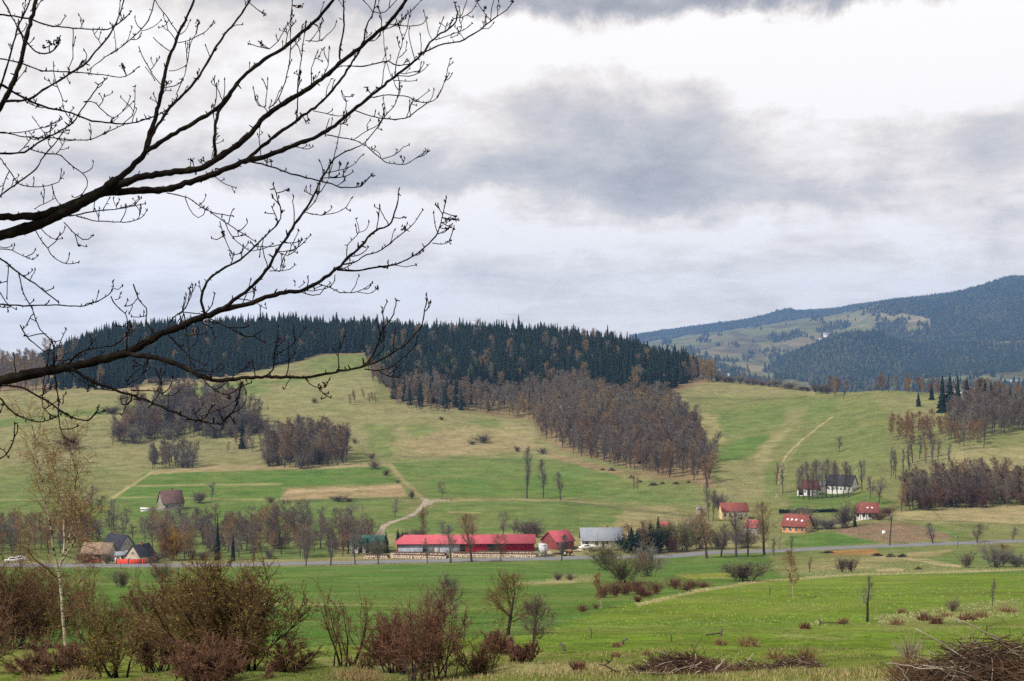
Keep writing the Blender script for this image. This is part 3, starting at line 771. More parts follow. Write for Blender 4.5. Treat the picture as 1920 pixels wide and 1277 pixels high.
# ------------------------------------------------------------------ plant builders
def nrm(v): return v/(np.linalg.norm(v, axis=-1, keepdims=True)+1e-9)
def grow(P0, D0, L, R0, k, wander, trop, r, taper=0.25):
    """N curves of k steps: start points, directions, lengths, base radii"""
    n = len(P0); P = np.empty((n, k+1, 3)); P[:, 0] = P0; d = nrm(D0.copy())
    up = np.array([0, 0, 1.])
    for i in range(k):
        d = nrm(d+up*trop+r.normal(size=(n, 3))*wander)
        P[:, i+1] = P[:, i]+d*(L/k)[:, None]
    R = R0[:, None]*(1-(1-taper)*np.linspace(0, 1, k+1)[None, :])
    return P, R
def kids(P, R, n, t0, t1, ang, asd, r, rr=0.6):
    """n children per curve: start, direction, radius, parent position t, parent index"""
    Np, k, _ = P.shape
    idx = np.repeat(np.arange(Np), n); m = len(idx)
    t = np.clip((t0+(t1-t0)*((np.tile(np.arange(n), Np)+r.uniform(0, 1, m))/n)), 0, .9999)
    f = t*(k-1); i = np.floor(f).astype(int); f = f-i
    p = P[idx, i]*(1-f)[:, None]+P[idx, i+1]*f[:, None]
    tan = nrm(P[idx, i+1]-P[idx, i])
    ax = nrm(np.cross(tan, r.normal(size=(m, 3))))
    a = np.radians(ang)+r.normal(size=m)*np.radians(asd)
    d = tan*np.cos(a)[:, None]+ax*np.sin(a)[:, None]
    rad = (R[idx, i]*(1-f)+R[idx, i+1]*f)*rr
    return p, d, rad, t, idx

def bare_tree(seed, H=14.0, r0=0.22, clear=0.25, n1=16, n2=6, n3=5, ang=55, spread=0.34, trop=0.10, round_=1.0, tw=0.035, lean=0.03, parts=False, stems=1, k3=2, wander=.14, leaves=0, leaf=0.12, mats=('bark_grey', 'crown_grey'), leaf_mat=None, l1rr=.5):
    r = np.random.default_rng(seed)
    P0 = np.zeros((stems, 3)); D0 = np.tile(np.array([[0, 0, 1.]]), (stems, 1))+r.normal(size=(stems, 3))*lean*(1 if stems == 1 else 6)
    if stems > 1: P0[:, :2] = r.normal(size=(stems, 2))*r0*1.6
    tP, tR = grow(P0, D0, np.full(stems, H*.93)*r.uniform(.85 if stems > 1 else 1, 1, stems), np.full(stems, r0), 8, .05, .03, r, .16)
    p, d, rad, t, _ = kids(tP, tR, n1, clear, .99, ang, 14, r, l1rr)
    u = (t-clear)/(1-clear)
    shape = np.where(round_ > .5, np.sin(np.pi*np.clip(.18+.75*u, 0, 1))**.7, 1.05-.8*u)
    L1 = H*spread*shape*r.uniform(.7, 1.2, len(p))
    bP, bR = grow(p, d, L1, np.minimum(rad, r0*.5), 5, wander, trop, r, .22)
    p, d, rad, t, idx = kids(bP, bR, n2, .15, 1, 42, 14, r, .62)
    L2 = L1[idx]*.55*(1.1-.55*t)*r.uniform(.6, 1.3, len(p))
    cP, cR = grow(p, d, L2, np.maximum(rad, tw*.9), 3, wander*1.1, trop*.8, r, .35)
    p, d, rad, t, idx = kids(cP, cR, n3, .1, 1, 40, 16, r, .7)
    L3 = L2[idx]*.6*r.uniform(.5, 1.3, len(p))+.1
    eP, eR = grow(p, d, L3, np.full(len(p), tw), k3, wander*1.3, trop*.6, r, .5)
    tr = Geo(); tr.tubes(tP, tR, 6)
    cr = Geo(); cr.tubes(bP, bR, 4); cr.tubes(cP, cR, 3)
    if k3 == 1: blades(cr, eP, tw*1.15, r)
    else: cr.tubes(eP, eR, 3)
    lv = None
    if leaves:
        lv = leaf_geo(eP, leaves, leaf, r)
    return tr, cr, lv
def blades(g, P, w, r, m=0):
    """one slim tapering face per curve: the finest spray of twigs of a far tree"""
    a = P[:, 0]; b = P[:, -1]; n = len(a)
    sd = nrm(np.cross(b-a, r.normal(size=(n, 3))))*w
    mid = a*.45+b*.55+nrm(r.normal(size=(n, 3)))*np.linalg.norm(b-a, axis=1)[:, None]*.08
    V = np.stack([a-sd*.35, mid-sd, b, mid+sd], 1)
    g.add(V.reshape(-1, 3), (np.arange(n)*4)[:, None]+np.arange(4)[None], m=m)
def leaf_geo(P, n, size, r, spread=.08):
    """n small leaf faces scattered along the curves P"""
    g = Geo()
    m = n; i = r.integers(0, len(P), m); k = P.shape[1]
    f = r.uniform(0.1, .999, m)*(k-1); j = np.floor(f).astype(int); f -= j
    c = P[i, j]*(1-f)[:, None]+P[i, j+1]*f[:, None]+r.normal(size=(m, 3))*spread
    a = nrm(r.normal(size=(m, 3))); b = nrm(np.cross(a, r.normal(size=(m, 3))))
    s = size*r.uniform(.5, 1.3, m)[:, None]
    V = np.stack([c-a*s, c-b*s*.45, c+a*s, c+b*s*.45], 1)
    g.add(V.reshape(-1, 3), (np.arange(m)*4)[:, None]+np.arange(4)[None])
    return g
def merge(*gs):
    """several Geo into one, each its own material slot"""
    o = Geo()
    for m, g in enumerate(gs):
        if g is None: continue
        V, Q, T, _, _ = g.arrays()
        o.add(V, Q, None, m)
        if T is not None: o.T.append(T+o.n-len(V)); o.tm.append(np.full(len(T), m))
    return o
def spruce(seed, H=20.0, R=2.9, levels=22, per=9, clear=.06):
    r = np.random.default_rng(seed)
    tr = Geo(); P, Rr = grow(np.zeros((1, 3)), np.array([[0, 0, 1.]]), np.array([H*.97]), np.array([.20]), 5, .01, 0, r, .1); tr.tubes(P, Rr, 5)
    g = Geo()
    u = np.repeat(np.linspace(clear, .97, levels)**.9, per)+r.normal(size=levels*per)*.012
    u = np.clip(u, clear, .985); m = len(u)
    az = np.tile(np.arange(per)*2*np.pi/per, levels)+np.repeat(r.uniform(0, 6.28, levels), per)+r.normal(size=m)*.25
    L = R*((1-u)**.85)*r.uniform(.55, 1.2, m)+.18
    droop = .22+.45*(1-u)*r.uniform(.6, 1.3, m)
    ca, sa = np.cos(az), np.sin(az)
    out = np.stack([ca, sa, np.zeros(m)], -1); sid = np.stack([-sa, ca, np.zeros(m)], -1); up = np.array([0, 0, 1.])
    b = np.stack([np.zeros(m), np.zeros(m), u*H], -1)
    w = L*.34
    mid = b+out*(L*.55)[:, None]-up*(L*droop*.35)[:, None]; tip = b+out*L[:, None]-up*(L*droop*1.0)[:, None]
    V = np.stack([b, mid+sid*w[:, None]-up*(w*.35)[:, None], tip, mid-sid*w[:, None]-up*(w*.35)[:, None], mid-up*(L*.42+.15)[:, None]], 1)
    o = (np.arange(m)*5)[:, None]
    g.add(V.reshape(-1, 3), T=np.concatenate([o+np.array([0, 1, 2]), o+np.array([0, 2, 3]), o+np.array([0, 4, 2])]))
    # inner needle mass
    n = 6; th = np.arange(n)*2*np.pi/n
    zs = np.array([clear*H, H*.35, H*.7, H*.99]); rs = np.array([.5, .40, .2, .02])*R
    V = np.stack([np.outer(rs, np.cos(th)), np.outer(rs, np.sin(th)), np.repeat(zs[:, None], n, 1)], -1).reshape(-1, 3)
    Q = [(a*n+q, a*n+(q+1) % n, (a+1)*n+(q+1) % n, (a+1)*n+q) for a in range(3) for q in range(n)]
    g.add(V, Q)
    # leader
    return tr, g
def shrub(seed, W=3.0, H=2.4, stems=14, n1=9, n2=8, n3=0, r0=.03, tw=.006, leaves=0, leaf=.03, trop=.04, ang=34, up=.9, wander=.10, flat=.8):
    """many-stemmed bare shrub about W wide and H tall"""
    r = np.random.default_rng(seed)
    P0 = np.zeros((stems, 3)); P0[:, :2] = r.normal(size=(stems, 2))*W*.10
    az = r.uniform(0, 2*np.pi, stems); til = r.uniform(.05, 1.0, stems)
    D0 = np.stack([np.cos(az)*til*W/H*.62, np.sin(az)*til*W/H*.62, np.full(stems, up)], -1)
    L = H*(1.0+.1*til)*r.uniform(.55, 1.12, stems)
    aP, aR = grow(P0, D0, L, r0*r.uniform(.5, 1, stems), 6, wander, trop, r, .2)
    p, d, rad, t, idx = kids(aP, aR, n1, .18, 1, ang, 14, r, .6)
    L1 = L[idx]*.46*(1.15-.65*t)*r.uniform(.4, 1.2, len(p))*np.where(r.uniform(size=len(p)) < .12, 1.7, 1)
    bP, bR = grow(p, d, L1, np.maximum(rad, tw*1.2), 4, wander*1.2, trop, r, .3)
    p, d, rad, t, idx = kids(bP, bR, n2, .1, 1, 40, 16, r, .6)
    L2 = L1[idx]*.5*r.uniform(.4, 1.3, len(p))
    cP, cR = grow(p, d, L2, np.full(len(p), tw), 3, wander*1.4, trop, r, .5)
    st = Geo(); st.tubes(aP, aR, 5)
    tg = Geo(); tg.tubes(bP, bR, 3); tg.tubes(cP, cR, 3)
    eP = cP
    if n3:
        p, d, rad, t, idx = kids(cP, cR, n3, .1, 1, 45, 18, r, .6)
        eP, eR = grow(p, d, L2[idx]*.5*r.uniform(.4, 1.3, len(p)), np.full(len(p), tw*.8), 2, wander*1.5, trop, r, .5)
        tg.tubes(eP, eR, 3)
    lv = leaf_geo(eP, leaves, leaf, r, leaf*1.2) if leaves else None
    return st, tg, lv
# ------------------------------------------------------------------ prototypes
PROTO = {}
def reg(kind, H, gs, mats, partnames):
    """gs: list of Geo (trunk, crown, leaves...)"""
    gs2 = [(g, m, n) for g, m, n in zip(gs, mats, partnames) if g is not None]
    PROTO.setdefault(kind, []).append(dict(H=H, parts=[(n, g.mesh(n, [M[m]])) for g, m, n in gs2],
        whole=merge(*[g for g, _, _ in gs2]).mesh(kind.split('/')[0], [M[m] for _, m, _ in gs2]),
        geo=merge(*[g for g, _, _ in gs2]), mats=[M[m] for _, m, _ in gs2]))
for s in range(5):
    t, g = spruce(40+s, 20, [3.9, 3.3, 4.2, 3.6, 2.9][s], 17, 8)
    reg('spruce', 20, (g, t), ('spruce_needle', 'bark_grey'), ('crown', 'trunk'))
for s in range(4):      # far wood: stout twigs stand for the twig clouds one sees at a kilometre
    t, c, _ = bare_tree(60+s, 16, .24, .12, 20, 6, 16, 42, .26, .14, 1, .038, k3=1, l1rr=.45)
    reg('beech', 16, (t, c), ('bark_grey', 'crown_purple'), ('trunk', 'crown'))
    reg('beech_brown', 16, (t, c), ('bark_grey', 'crown_brown'), ('trunk', 'crown'))
    reg('beech_grey', 16, (t, c), ('bark_grey', 'crown_grey'), ('trunk', 'crown'))
for s in range(4):      # broad bare trees of the valley
    t, c, _ = bare_tree(80+s, 14, .32, .18, 22, 7, 13, 56, .34, .10, 1, .030, k3=1)
    reg('bare', 14, (t, c), ('bark_grey', 'crown_grey'), ('trunk', 'crown'))
    reg('bare_purple', 14, (t, c), ('bark_grey', 'crown_purple'), ('trunk', 'crown'))
    reg('bare_brown', 14, (t, c), ('bark_grey', 'crown_brown'), ('trunk', 'crown'))
    reg('bare_olive', 14, (t, c), ('bark_grey', 'crown_olive'), ('trunk', 'crown'))
for s in range(3):      # slender upright trees
    t, c, _ = bare_tree(100+s, 15, .30, .20, 22, 6, 12, 36, .20, .14, 1, .032, k3=1)
    reg('slim', 15, (t, c), ('bark_grey', 'crown_grey'), ('trunk', 'crown'))
    reg('slim_brown', 15, (t, c), ('bark_grey', 'crown_brown'), ('trunk', 'crown'))
for s in range(4):      # roadside trees: one leading stem to the top, fine ascending sprays
    t, c, _ = bare_tree(180+s, 14, .36, .20, 34, 7, 9, 46, .27, .16, 1, .026, k3=1, l1rr=.28, wander=.10)
    for kn, mt in (('broom', 'crown_grey'), ('broom_brown', 'crown_brown'), ('broom_purple', 'crown_purple')):
        reg(kn, 14, (t, c), ('bark_grey', mt), ('trunk', 'crown'))
for s in range(3):      # birches
    t, c, l = bare_tree(120+s, 13, .19, .22, 24, 6, 9, 42, .24, .02, 1, .025, k3=1, leaves=1800, leaf=.14)
    reg('birch', 13, (t, c, l), ('birch_bark', 'crown_brown', 'leaf_rust'), ('trunk', 'crown', 'foliage'))
for s in range(3):      # rounded many-stemmed bushes (willow, hazel)
    a, b, l = shrub(140+s, 6, 5, 22, 10, 7, 3, .07, .022, 0, up=.8)
    reg('bush', 5, (a, b), ('bark_grey', 'crown_grey'), ('stems', 'twigs'))
    reg('bush_olive', 5, (a, b), ('bark_grey', 'crown_olive'), ('stems', 'twigs'))
    reg('bush_red', 5, (a, b), ('shrub_red', 'shrub_red'), ('stems', 'twigs'))
    reg('bush_purple', 5, (a, b), ('bark_grey', 'crown_purple'), ('stems', 'twigs'))
for s in range(3):      # low spreading evergreens
    a, b, l = shrub(156+s, 6, 4.4, 22, 9, 6, 0, .07, .03, 2600, .34, up=.7)
    reg('evergreen', 4.4, (a, b, l), ('bark_grey', 'spruce_needle', 'spruce_needle'), ('stems', 'twigs', 'needles'))
a, b, l = shrub(150, 6, 6, 24, 12, 8, 3, .07, .03, 0, up=.8)
reg('gold', 6, (a, b), ('crown_brown', 'crown_gold'), ('stems', 'twigs'))
def hi_bare(seed, H, mats=('bark_grey', 'crown_grey'), **k):
    t, c, l = bare_tree(seed, H, **k)
    return t, c, l

_cnt = {}
def put(kind, name, p, h, label, cat, group=None, parts=True, wide=1.0, rz=None, sink=.08, var=None):
    """copy a prototype plant to ground point p with height h"""
    v = PROTO[kind]; i = _cnt.get(kind, 0); _cnt[kind] = i+1
    d = v[(i*7+i//3) % len(v) if var is None else var]
    s = h/d['H']; rz = random.uniform(0, 6.28) if rz is None else rz
    if parts:
        root = empty(name, (p[0], p[1], p[2]-sink), rz)
        root.scale = (s*wide, s*wide, s)
        for n, me in d['parts']: obj(n, me, root)
    else:
        root = obj(name, d['whole'], None, (p[0], p[1], p[2]-sink), rz); root.scale = (s*wide, s*wide, s)
    return tag(root, label, cat, group)
def stuff(name, kinds, pts, label, cat):
    """one mesh of many plants; pts: list of (kind, p, h, wide)"""
    Vs = []; Qs = []; Ts = []; qm = []; tm = []; n = 0; mats = []
    cache = {}
    for kind, p, h, wide in pts:
        v = PROTO[kind]; d = v[random.randrange(len(v))]
        key = id(d)
        if key not in cache:
            off = []
            for m in d['mats']:
                if m not in mats: mats.append(m)
                off.append(mats.index(m))
            V, Q, T, q_, t_ = d['geo'].arrays(); off = np.array(off)
            cache[key] = (V, Q, T, None if q_ is None else off[q_], None if t_ is None else off[t_])
        V, Q, T, q_, t_ = cache[key]
        s = h/d['H']; a = random.uniform(0, 6.28); c, sn = math.cos(a)*s*wide, math.sin(a)*s*wide
        W = np.stack([V[:, 0]*c-V[:, 1]*sn+p[0], V[:, 0]*sn+V[:, 1]*c+p[1], V[:, 2]*s+p[2]-.1], -1)
        Vs.append(W.astype(np.float32))
        if Q is not None: Qs.append(Q+n); qm.append(q_)
        if T is not None: Ts.append(T+n); tm.append(t_)
        n += len(V)
    me = np_mesh(name, np.concatenate(Vs), np.concatenate(Qs) if Qs else None, np.concatenate(Ts) if Ts else None, mats,
                 np.concatenate(qm) if qm else None, np.concatenate(tm) if tm else None)
    return tag(obj(name, me), label, cat, None, 'stuff')

# ------------------------------------------------------------------ the woods on the hill
def scatter(poly, y0, y1, n, mind, r, jit=1.0, visible_only=False):
    """ground points whose photo position falls in poly, between two distances, at least mind apart"""
    P = np.array(poly, float)
    pad = 10
    px = r.uniform(P[:, 0].min()-pad, P[:, 0].max()+pad, n*6); Y = np.sqrt(r.uniform(y0**2, y1**2, n*6))
    x = (px-CX)/F*Y; z = gz(x, Y); py = HY-F*(z-ZC)/Y
    jx = (fbm(x/12, Y/12, 23, 2)-.5)*8*jit
    ok = sd_poly(P, px+jx, py+jx*.6) < 0
    x, Y, z = x[ok], Y[ok], z[ok]
    keep = []; cell = {}
    for i in range(len(x)):
        cx, cyy = int(x[i]//mind), int(Y[i]//mind); bad = False
        for a in (-1, 0, 1):
            for b in (-1, 0, 1):
                for q in cell.get((cx+a, cyy+b), ()):
                    if (x[q]-x[i])**2+(Y[q]-Y[i])**2 < mind*mind: bad = True; break
        if bad: continue
        cell.setdefault((cx, cyy), []).append(i); keep.append(i)
        if len(keep) >= n: break
    return [np.array([x[i], Y[i], z[i]]) for i in keep]
r5 = np.random.default_rng(77)
S_LEFT = [(95,733),(200,731),(330,714),(430,705),(520,688),(600,665),(690,662),(700,600),(600,560),(90,590),(70,700)]
S_MAIN = [(690,685),(740,738),(800,732),(870,745),(930,750),(1000,738),(1085,722),(1120,742),(1190,758),(1235,750),(1285,718),(1312,700),(1300,660),(1250,560),(690,560)]
S_POKE = [(735,760),(790,762),(870,772),(870,740),(800,700),(740,700)]
B_MAIN = [(692,672),(690,705),(740,754),(870,770),(1000,790),(1008,815),(1070,850),(1150,875),(1240,890),(1330,910),(1336,870),(1302,800),(1262,765),(1235,748),(1190,756),(1120,740),(1085,720),(1000,736),(930,748),(870,742),(800,728),(740,732)]
B_END = [(1285,718),(1340,716),(1334,700),(1310,690)]
B_LEFT = [(-60,738),(85,735),(75,690),(-60,700)]
sp = []
for poly, y0, y1, n, md in ((S_LEFT, 985, 1460, 3200, 4.0), (S_MAIN, 960, 1460, 3200, 4.0)):
    sp += [('spruce', p, random.triangular(9, 21, 15.5)*(1.0 if random.random() < .93 else 1.2), random.uniform(.8, 1.45)) for p in scatter(poly, y0, y1, n, md, r5)]
sp += [('spruce', p, random.uniform(14, 20), random.uniform(.8, 1.1)) for p in scatter(S_POKE, 900, 1150, 60, 6, r5)]
# an uneven stand: knolls of taller trees, and gaps
sp = [(k, p, h*(0.76+.44*float(fbm(p[0]/38, p[1]/38, 5, 3))), w) for k, p, h, w in sp if fbm(p[0]/30, p[1]/30, 13, 2) > .20]
# the left end of the ridge forest thins out in younger, lower trees
sp = [(k, p, h*float(np.interp(pix(p)[0], [60, 90, 150, 230, 420], [.42, .5, .72, .88, 1.0])), w) for k, p, h, w in sp]
# old pale larches and birches within the spruces
bt = []
for p in scatter(S_MAIN, 960, 1400, 90, 10, r5): bt.append(('beech_brown' if random.random() < .6 else 'beech_grey', p, random.uniform(14, 20), 1.0))
for p in scatter(S_LEFT, 985, 1300, 26, 12, r5): bt.append(('beech_brown', p, random.uniform(13, 18), .9))
for p in scatter([(700,690),(760,735),(930,735),(900,700),(760,690)], 950, 1150, 40, 7, r5): bt.append(('olive_far', p, random.uniform(12, 17), .9))
for p in scatter(B_MAIN, 660, 1160, 1250, 3.9, r5, 2.2):
    bt.append((random.choice(['beech', 'beech', 'beech', 'beech_grey', 'beech_brown']), p, random.triangular(7.5, 16.5, 12), random.uniform(.85, 1.35)))
for p in scatter(B_END, 1000, 1200, 45, 4.5, r5): bt.append((random.choice(['beech', 'beech_brown']), p, random.uniform(11, 17), 1.0))
for p in scatter(B_LEFT, 960, 1300, 150, 5.5, r5): bt.append((random.choice(['beech', 'beech_brown', 'beech_grey']), p, random.uniform(12, 18), 1.0))
for s in range(2):
    t, c, _ = bare_tree(66+s, 16, .20, .20, 14, 6, 10, 40, .22, .12, 1, .065, k3=1, l1rr=.45)
    reg('olive_far', 16, (t, c), ('bark_grey', 'crown_olive'), ('trunk', 'crown'))
for p in scatter([(740,752),(870,768),(1000,788),(1240,886),(1300,860),(1200,760),(1100,720),(900,715)], 680, 1100, 34, 12, r5): sp.append(('spruce', p, random.uniform(9, 15), random.uniform(.7, 1)))
sp.sort(key=lambda q: q[1][1]); bt.sort(key=lambda q: q[1][1])
for k, p, h, w in sp[:290]:
    left = pix(p)[0] < 690
    put(k, 'spruce_tree', p, h, 'dark green spruce among many in the ridge forest left of the grassy tongue' if left else 'dark green spruce among many in the forest capping the central hill', 'spruce tree',
        'spruces of the left ridge forest' if left else 'spruces of the central hill forest', parts=False, wide=w)
stuff('spruce_forest', None, sp[290:], 'dense dark spruce forest covering the hilltops', 'forest')
for k, p, h, w in bt[:290]:
    put(k, 'beech_tree', p, h, 'bare purplish tree among many in the leafless wood running down the central hill', 'bare tree', 'bare trees of the central hill wood', parts=False, wide=w)
stuff('bare_wood', None, bt[290:], 'leafless purplish brown wood on the upper hillside', 'wood')

# ------------------------------------------------------------------ copses on the slopes: every tree its own object
_nc = {}
def copse(poly, y0, y1, n, md, kinds, h0, h1, label, group, name='copse_tree', cat='bare tree', wide=(.85, 1.15)):
    for p in scatter(poly, y0, y1, n, md, r5):
        k = random.choice(kinds)
        if k == 'spruce': put(k, 'spruce_tree', p, random.uniform(h0, h1), label.replace('bare tree', 'dark spruce').replace('leafless', 'dense').replace('purplish grey', 'dark green'), 'spruce tree', group+', spruces', parts=False, wide=random.uniform(*wide))
        elif k.startswith('bush'): put(k, 'bush', p, random.uniform(h0, h1)*.42, 'low leafless undergrowth bush within the '+group[10:] if group.startswith('trees of ') else 'low leafless bush among the '+group, 'bush', group+', undergrowth', parts=False, wide=random.uniform(*wide))
        else: put(k, name, p, random.uniform(h0, h1), label, cat, group, parts=False, wide=random.uniform(*wide))
copse([(207,834),(290,827),(420,822),(488,815),(476,792),(420,772),(300,775),(235,802)], 760, 1000, 150, 3.6, ['beech', 'beech', 'beech_grey', 'beech', 'beech_brown', 'bush_purple', 'bush'], 15, 23, 'purplish grey bare tree in the large leafless copse below the left forest', 'trees of the large left copse')
for px, y, h in ((316, 806, 20), (322, 800, 17), (372, 808, 17), (447, 806, 19), (388, 790, 17), (455, 842, 17)):
    put('spruce', 'spruce_tree', G(px, y), h, 'dark spruce standing up inside the large leafless copse on the left slope', 'spruce tree', 'spruces in the large left copse', parts=False, wide=1.0)
copse([(498,874),(560,880),(655,870),(645,850),(560,838),(505,850)], 720, 880, 90, 3.1, ['beech', 'beech_brown', 'beech', 'bush_purple'], 13, 20, 'purplish brown bare tree in the domed copse above the green strip fields', 'trees of the domed copse')
copse([(276,883),(365,878),(362,862),(285,864)], 700, 840, 40, 2.9, ['beech_grey', 'beech', 'bush'], 10, 14, 'slender grey bare tree in the small clump below the large left copse', 'trees of the small left clump')
copse([(425,850),(520,850),(510,820),(430,826)], 760, 900, 18, 4.5, ['beech_brown', 'beech_grey'], 6, 11, 'thin straggling bare tree between the large copse and the domed copse', 'straggling trees between the copses')
copse([(1690,962),(1760,955),(1920,948),(1990,945),(1990,918),(1920,922),(1800,920),(1700,935)], 540, 640, 120, 2.3, ['beech', 'beech', 'beech_brown', 'bush_red'], 11, 15, 'purplish bare tree in the thick copse above the straw field on the right', 'trees of the right field copse', 'right_copse_tree')  # these and the knoll trees are bare trees of unidentified species
copse([(1780,832),(1860,822),(1990,820),(1990,775),(1860,772),(1778,785)], 690, 900, 130, 3.4, ['beech', 'beech_grey', 'beech'], 11, 16, 'greyish bare tree in the wood on the right knoll', 'trees of the right knoll wood', 'right_copse_tree')
copse([(1790,772),(1990,775),(1990,752),(1850,748),(1775,748)], 800, 960, 70, 4, ['beech', 'beech_brown'], 10, 15, 'greyish bare tree in the wood on the right knoll', 'trees of the right knoll wood', 'right_copse_tree')
copse([(1668,836),(1780,838),(1778,815),(1672,815)], 690, 800, 20, 4.2, ['birch'], 11, 15, 'slender rusty birch in the open row on the tan slope', 'birches of the open row', 'birch_tree', 'birch tree', (.7, .95))
copse([(1695,884),(1790,872),(1785,852),(1700,860)], 620, 740, 15, 5, ['slim', 'slim_brown'], 9, 14, 'tall thin bare tree below the row of rusty birches', 'thin trees below the birches')
copse([(1795,852),(1850,842),(1845,830),(1800,832)], 680, 760, 8, 4, ['birch', 'slim'], 11, 14, 'white stemmed birch at the foot of the right knoll wood', 'birches at the knoll foot', 'birch_tree', 'birch tree', (.8, 1))
copse([(1640,737),(1700,738),(1780,748),(1776,738),(1700,728),(1640,728)], 880, 1000, 22, 4, ['beech_brown', 'slim_brown', 'beech'], 8, 13, 'small brown bare tree on the right skyline before the mountain', 'small trees on the right skyline')
copse([(1560,748),(1600,755),(1590,738),(1556,735)], 900, 1040, 8, 5, ['beech_brown', 'beech'], 8, 12, 'brown bare tree at the dip of the saddle', 'trees at the saddle dip')
copse([(655,762),(735,758),(735,748),(660,750)], 900, 1000, 13, 4, ['beech_brown'], 6, 8.5, 'short reddish tree in the loose row left of the hill wood', 'short reddish trees beside the hill wood')
copse([(765,776),(846,778),(844,768),(765,764)], 900, 1000, 12, 3.6, ['beech_brown', 'beech'], 4.5, 6.5, 'low reddish bare tree along the foot of the spruces', 'low reddish trees at the forest foot')
for px, y, top, lab in ((1722, 762, 732, 'dark conical spruce alone on the grass of the right ridge'), (1747, 750, 719, 'dark plump spruce beside the lone conical one on the right ridge')):
    p = G(px, y); put('spruce', 'spruce_tree', p, (y-top)/F*p[1], lab, 'spruce tree', None, parts=True, wide=1.25)
for i, (px, y, top) in enumerate(((1767,735,699),(1781,730,698),(1796,730,701),(1813,728,704),(1838,726,707),(1847,726,710),(1858,730,711),(1875,735,722),(1895,738,724),(1832,752,729),(1838,752,727),(1850,750,733),(1884,770,742),(1889,772,747),(1907,770,750),(1872,768,745),(1916,738,728))):
    p = at(px, 830); h = (y-top)/F*830+7; p[2] = 50-(y-HY)/F*830-6 if False else p[2]
    put('spruce', 'spruce_tree', p, max(9, (HY-top)/F*830+50-p[2]), 'dark spruce rising above the bare wood of the right knoll', 'spruce tree', 'spruces in the right knoll wood', parts=False, wide=.9)
# ------------------------------------------------------------------ buildings
def wallmat(name, c, c2=None, rough=.9):
    c2 = c2 or tuple(v*.72 for v in c)
    return noisy(name, [(0.25, c2), (0.62, c)], 0.9, rough, detail=6, rnd=0.0)
def roofmat(name, c, c2, axis=0):
    """tiles or sheets: ribs across the slope over blotchy weathering"""
    m, nt, b = pbsdf(name, .75)
    tc = N(nt, 'ShaderNodeTexCoord')
    f = noise_node(nt, tc.outputs['Object'], .8, 6, .65)
    col = ramp_node(nt, f, [(0.28, c2), (0.68, c)])
    w = N(nt, 'ShaderNodeTexWave', wave_type='BANDS', bands_direction='X'); w.inputs['Scale'].default_value = 1.1; w.inputs['Distortion'].default_value = .3
    nt.links.new(tc.outputs['Object'], w.inputs['Vector'])
    col = mix_node(nt, .22, col, mix_node(nt, 1.0, col, ramp_node(nt, w.outputs[0], [(0, (.4, .4, .4)), (1, (1.3, 1.3, 1.3))]), 'MULTIPLY'))
    nt.links.new(col, b.inputs['Base Color'])
    return m
def planks(name, c, c2, s=3.0):
    m, nt, b = pbsdf(name, .85)
    tc = N(nt, 'ShaderNodeTexCoord')
    f = noise_node(nt, tc.outputs['Object'], .7, 5, .65)
    col = ramp_node(nt, f, [(0.3, c2), (0.68, c)])
    w = N(nt, 'ShaderNodeTexWave', wave_type='BANDS', bands_direction='X'); w.inputs['Scale'].default_value = s; w.inputs['Distortion'].default_value = .6
    nt.links.new(tc.outputs['Object'], w.inputs['Vector'])
    col = mix_node(nt, .3, col, mix_node(nt, 1.0, col, ramp_node(nt, w.outputs[0], [(0, (.35, .35, .35)), (1, (1.25, 1.25, 1.25))]), 'MULTIPLY'))
    nt.links.new(col, b.inputs['Base Color'])
    return m
W = dict(white=wallmat('white_render', (.72, .70, .66)), cream=wallmat('cream_render', (.68, .54, .30), (.52, .40, .21)), orange=wallmat('orange_render', (.62, .33, .17), (.52, .26, .13)),
         grey=wallmat('grey_render', (.42, .38, .36)), beige=wallmat('beige_render', (.50, .41, .32)), stone=wallmat('field_stone', (.33, .28, .24), (.16, .13, .11)),
         red=planks('red_boards', (.36, .015, .036), (.25, .010, .024)), brick=planks('red_brown_boards', (.27, .075, .07), (.17, .05, .048)), sheet=planks('grey_sheeting', (.42, .44, .48), (.22, .23, .27)))
Rf = dict(pink=roofmat('pink_red_sheet', (.46, .105, .128), (.36, .078, .098)), red=roofmat('red_tiles', (.26, .085, .070), (.15, .052, .048)), dkred=roofmat('dark_red_tiles', (.17, .042, .045), (.10, .028, .030)),
          grey=roofmat('grey_sheet_roof', (.26, .28, .31), (.20, .21, .24)), slate=roofmat('dark_slate', (.055, .055, .07), (.030, .030, .040)), brown=roofmat('brown_tiles', (.16, .10, .092), (.085, .055, .052)),
          tan=roofmat('tan_boards', (.30, .215, .155), (.20, .14, .10)), green=roofmat('green_sheet_roof', (.055, .12, .10), (.035, .08, .07)))
M['pane'] = pbsdf('window_glass', .15, .5)[0]; M['pane'].node_tree.nodes['Principled BSDF'].inputs['Base Color'].default_value = (.02, .025, .03, 1)
M['frame'] = noisy('white_frame', [(.3, (.6, .6, .58)), (.7, (.8, .8, .78))], 4)
M['frame_dark'] = noisy('dark_timber', [(.3, (.03, .022, .018)), (.7, (.07, .05, .04))], 4)
M['chimney'] = noisy('chimney_brick', [(.3, (.13, .06, .045)), (.7, (.25, .13, .10))], 4)
M['fence_red'] = planks('orange_red_sheet', (.66, .085, .05), (.52, .06, .04), 5)
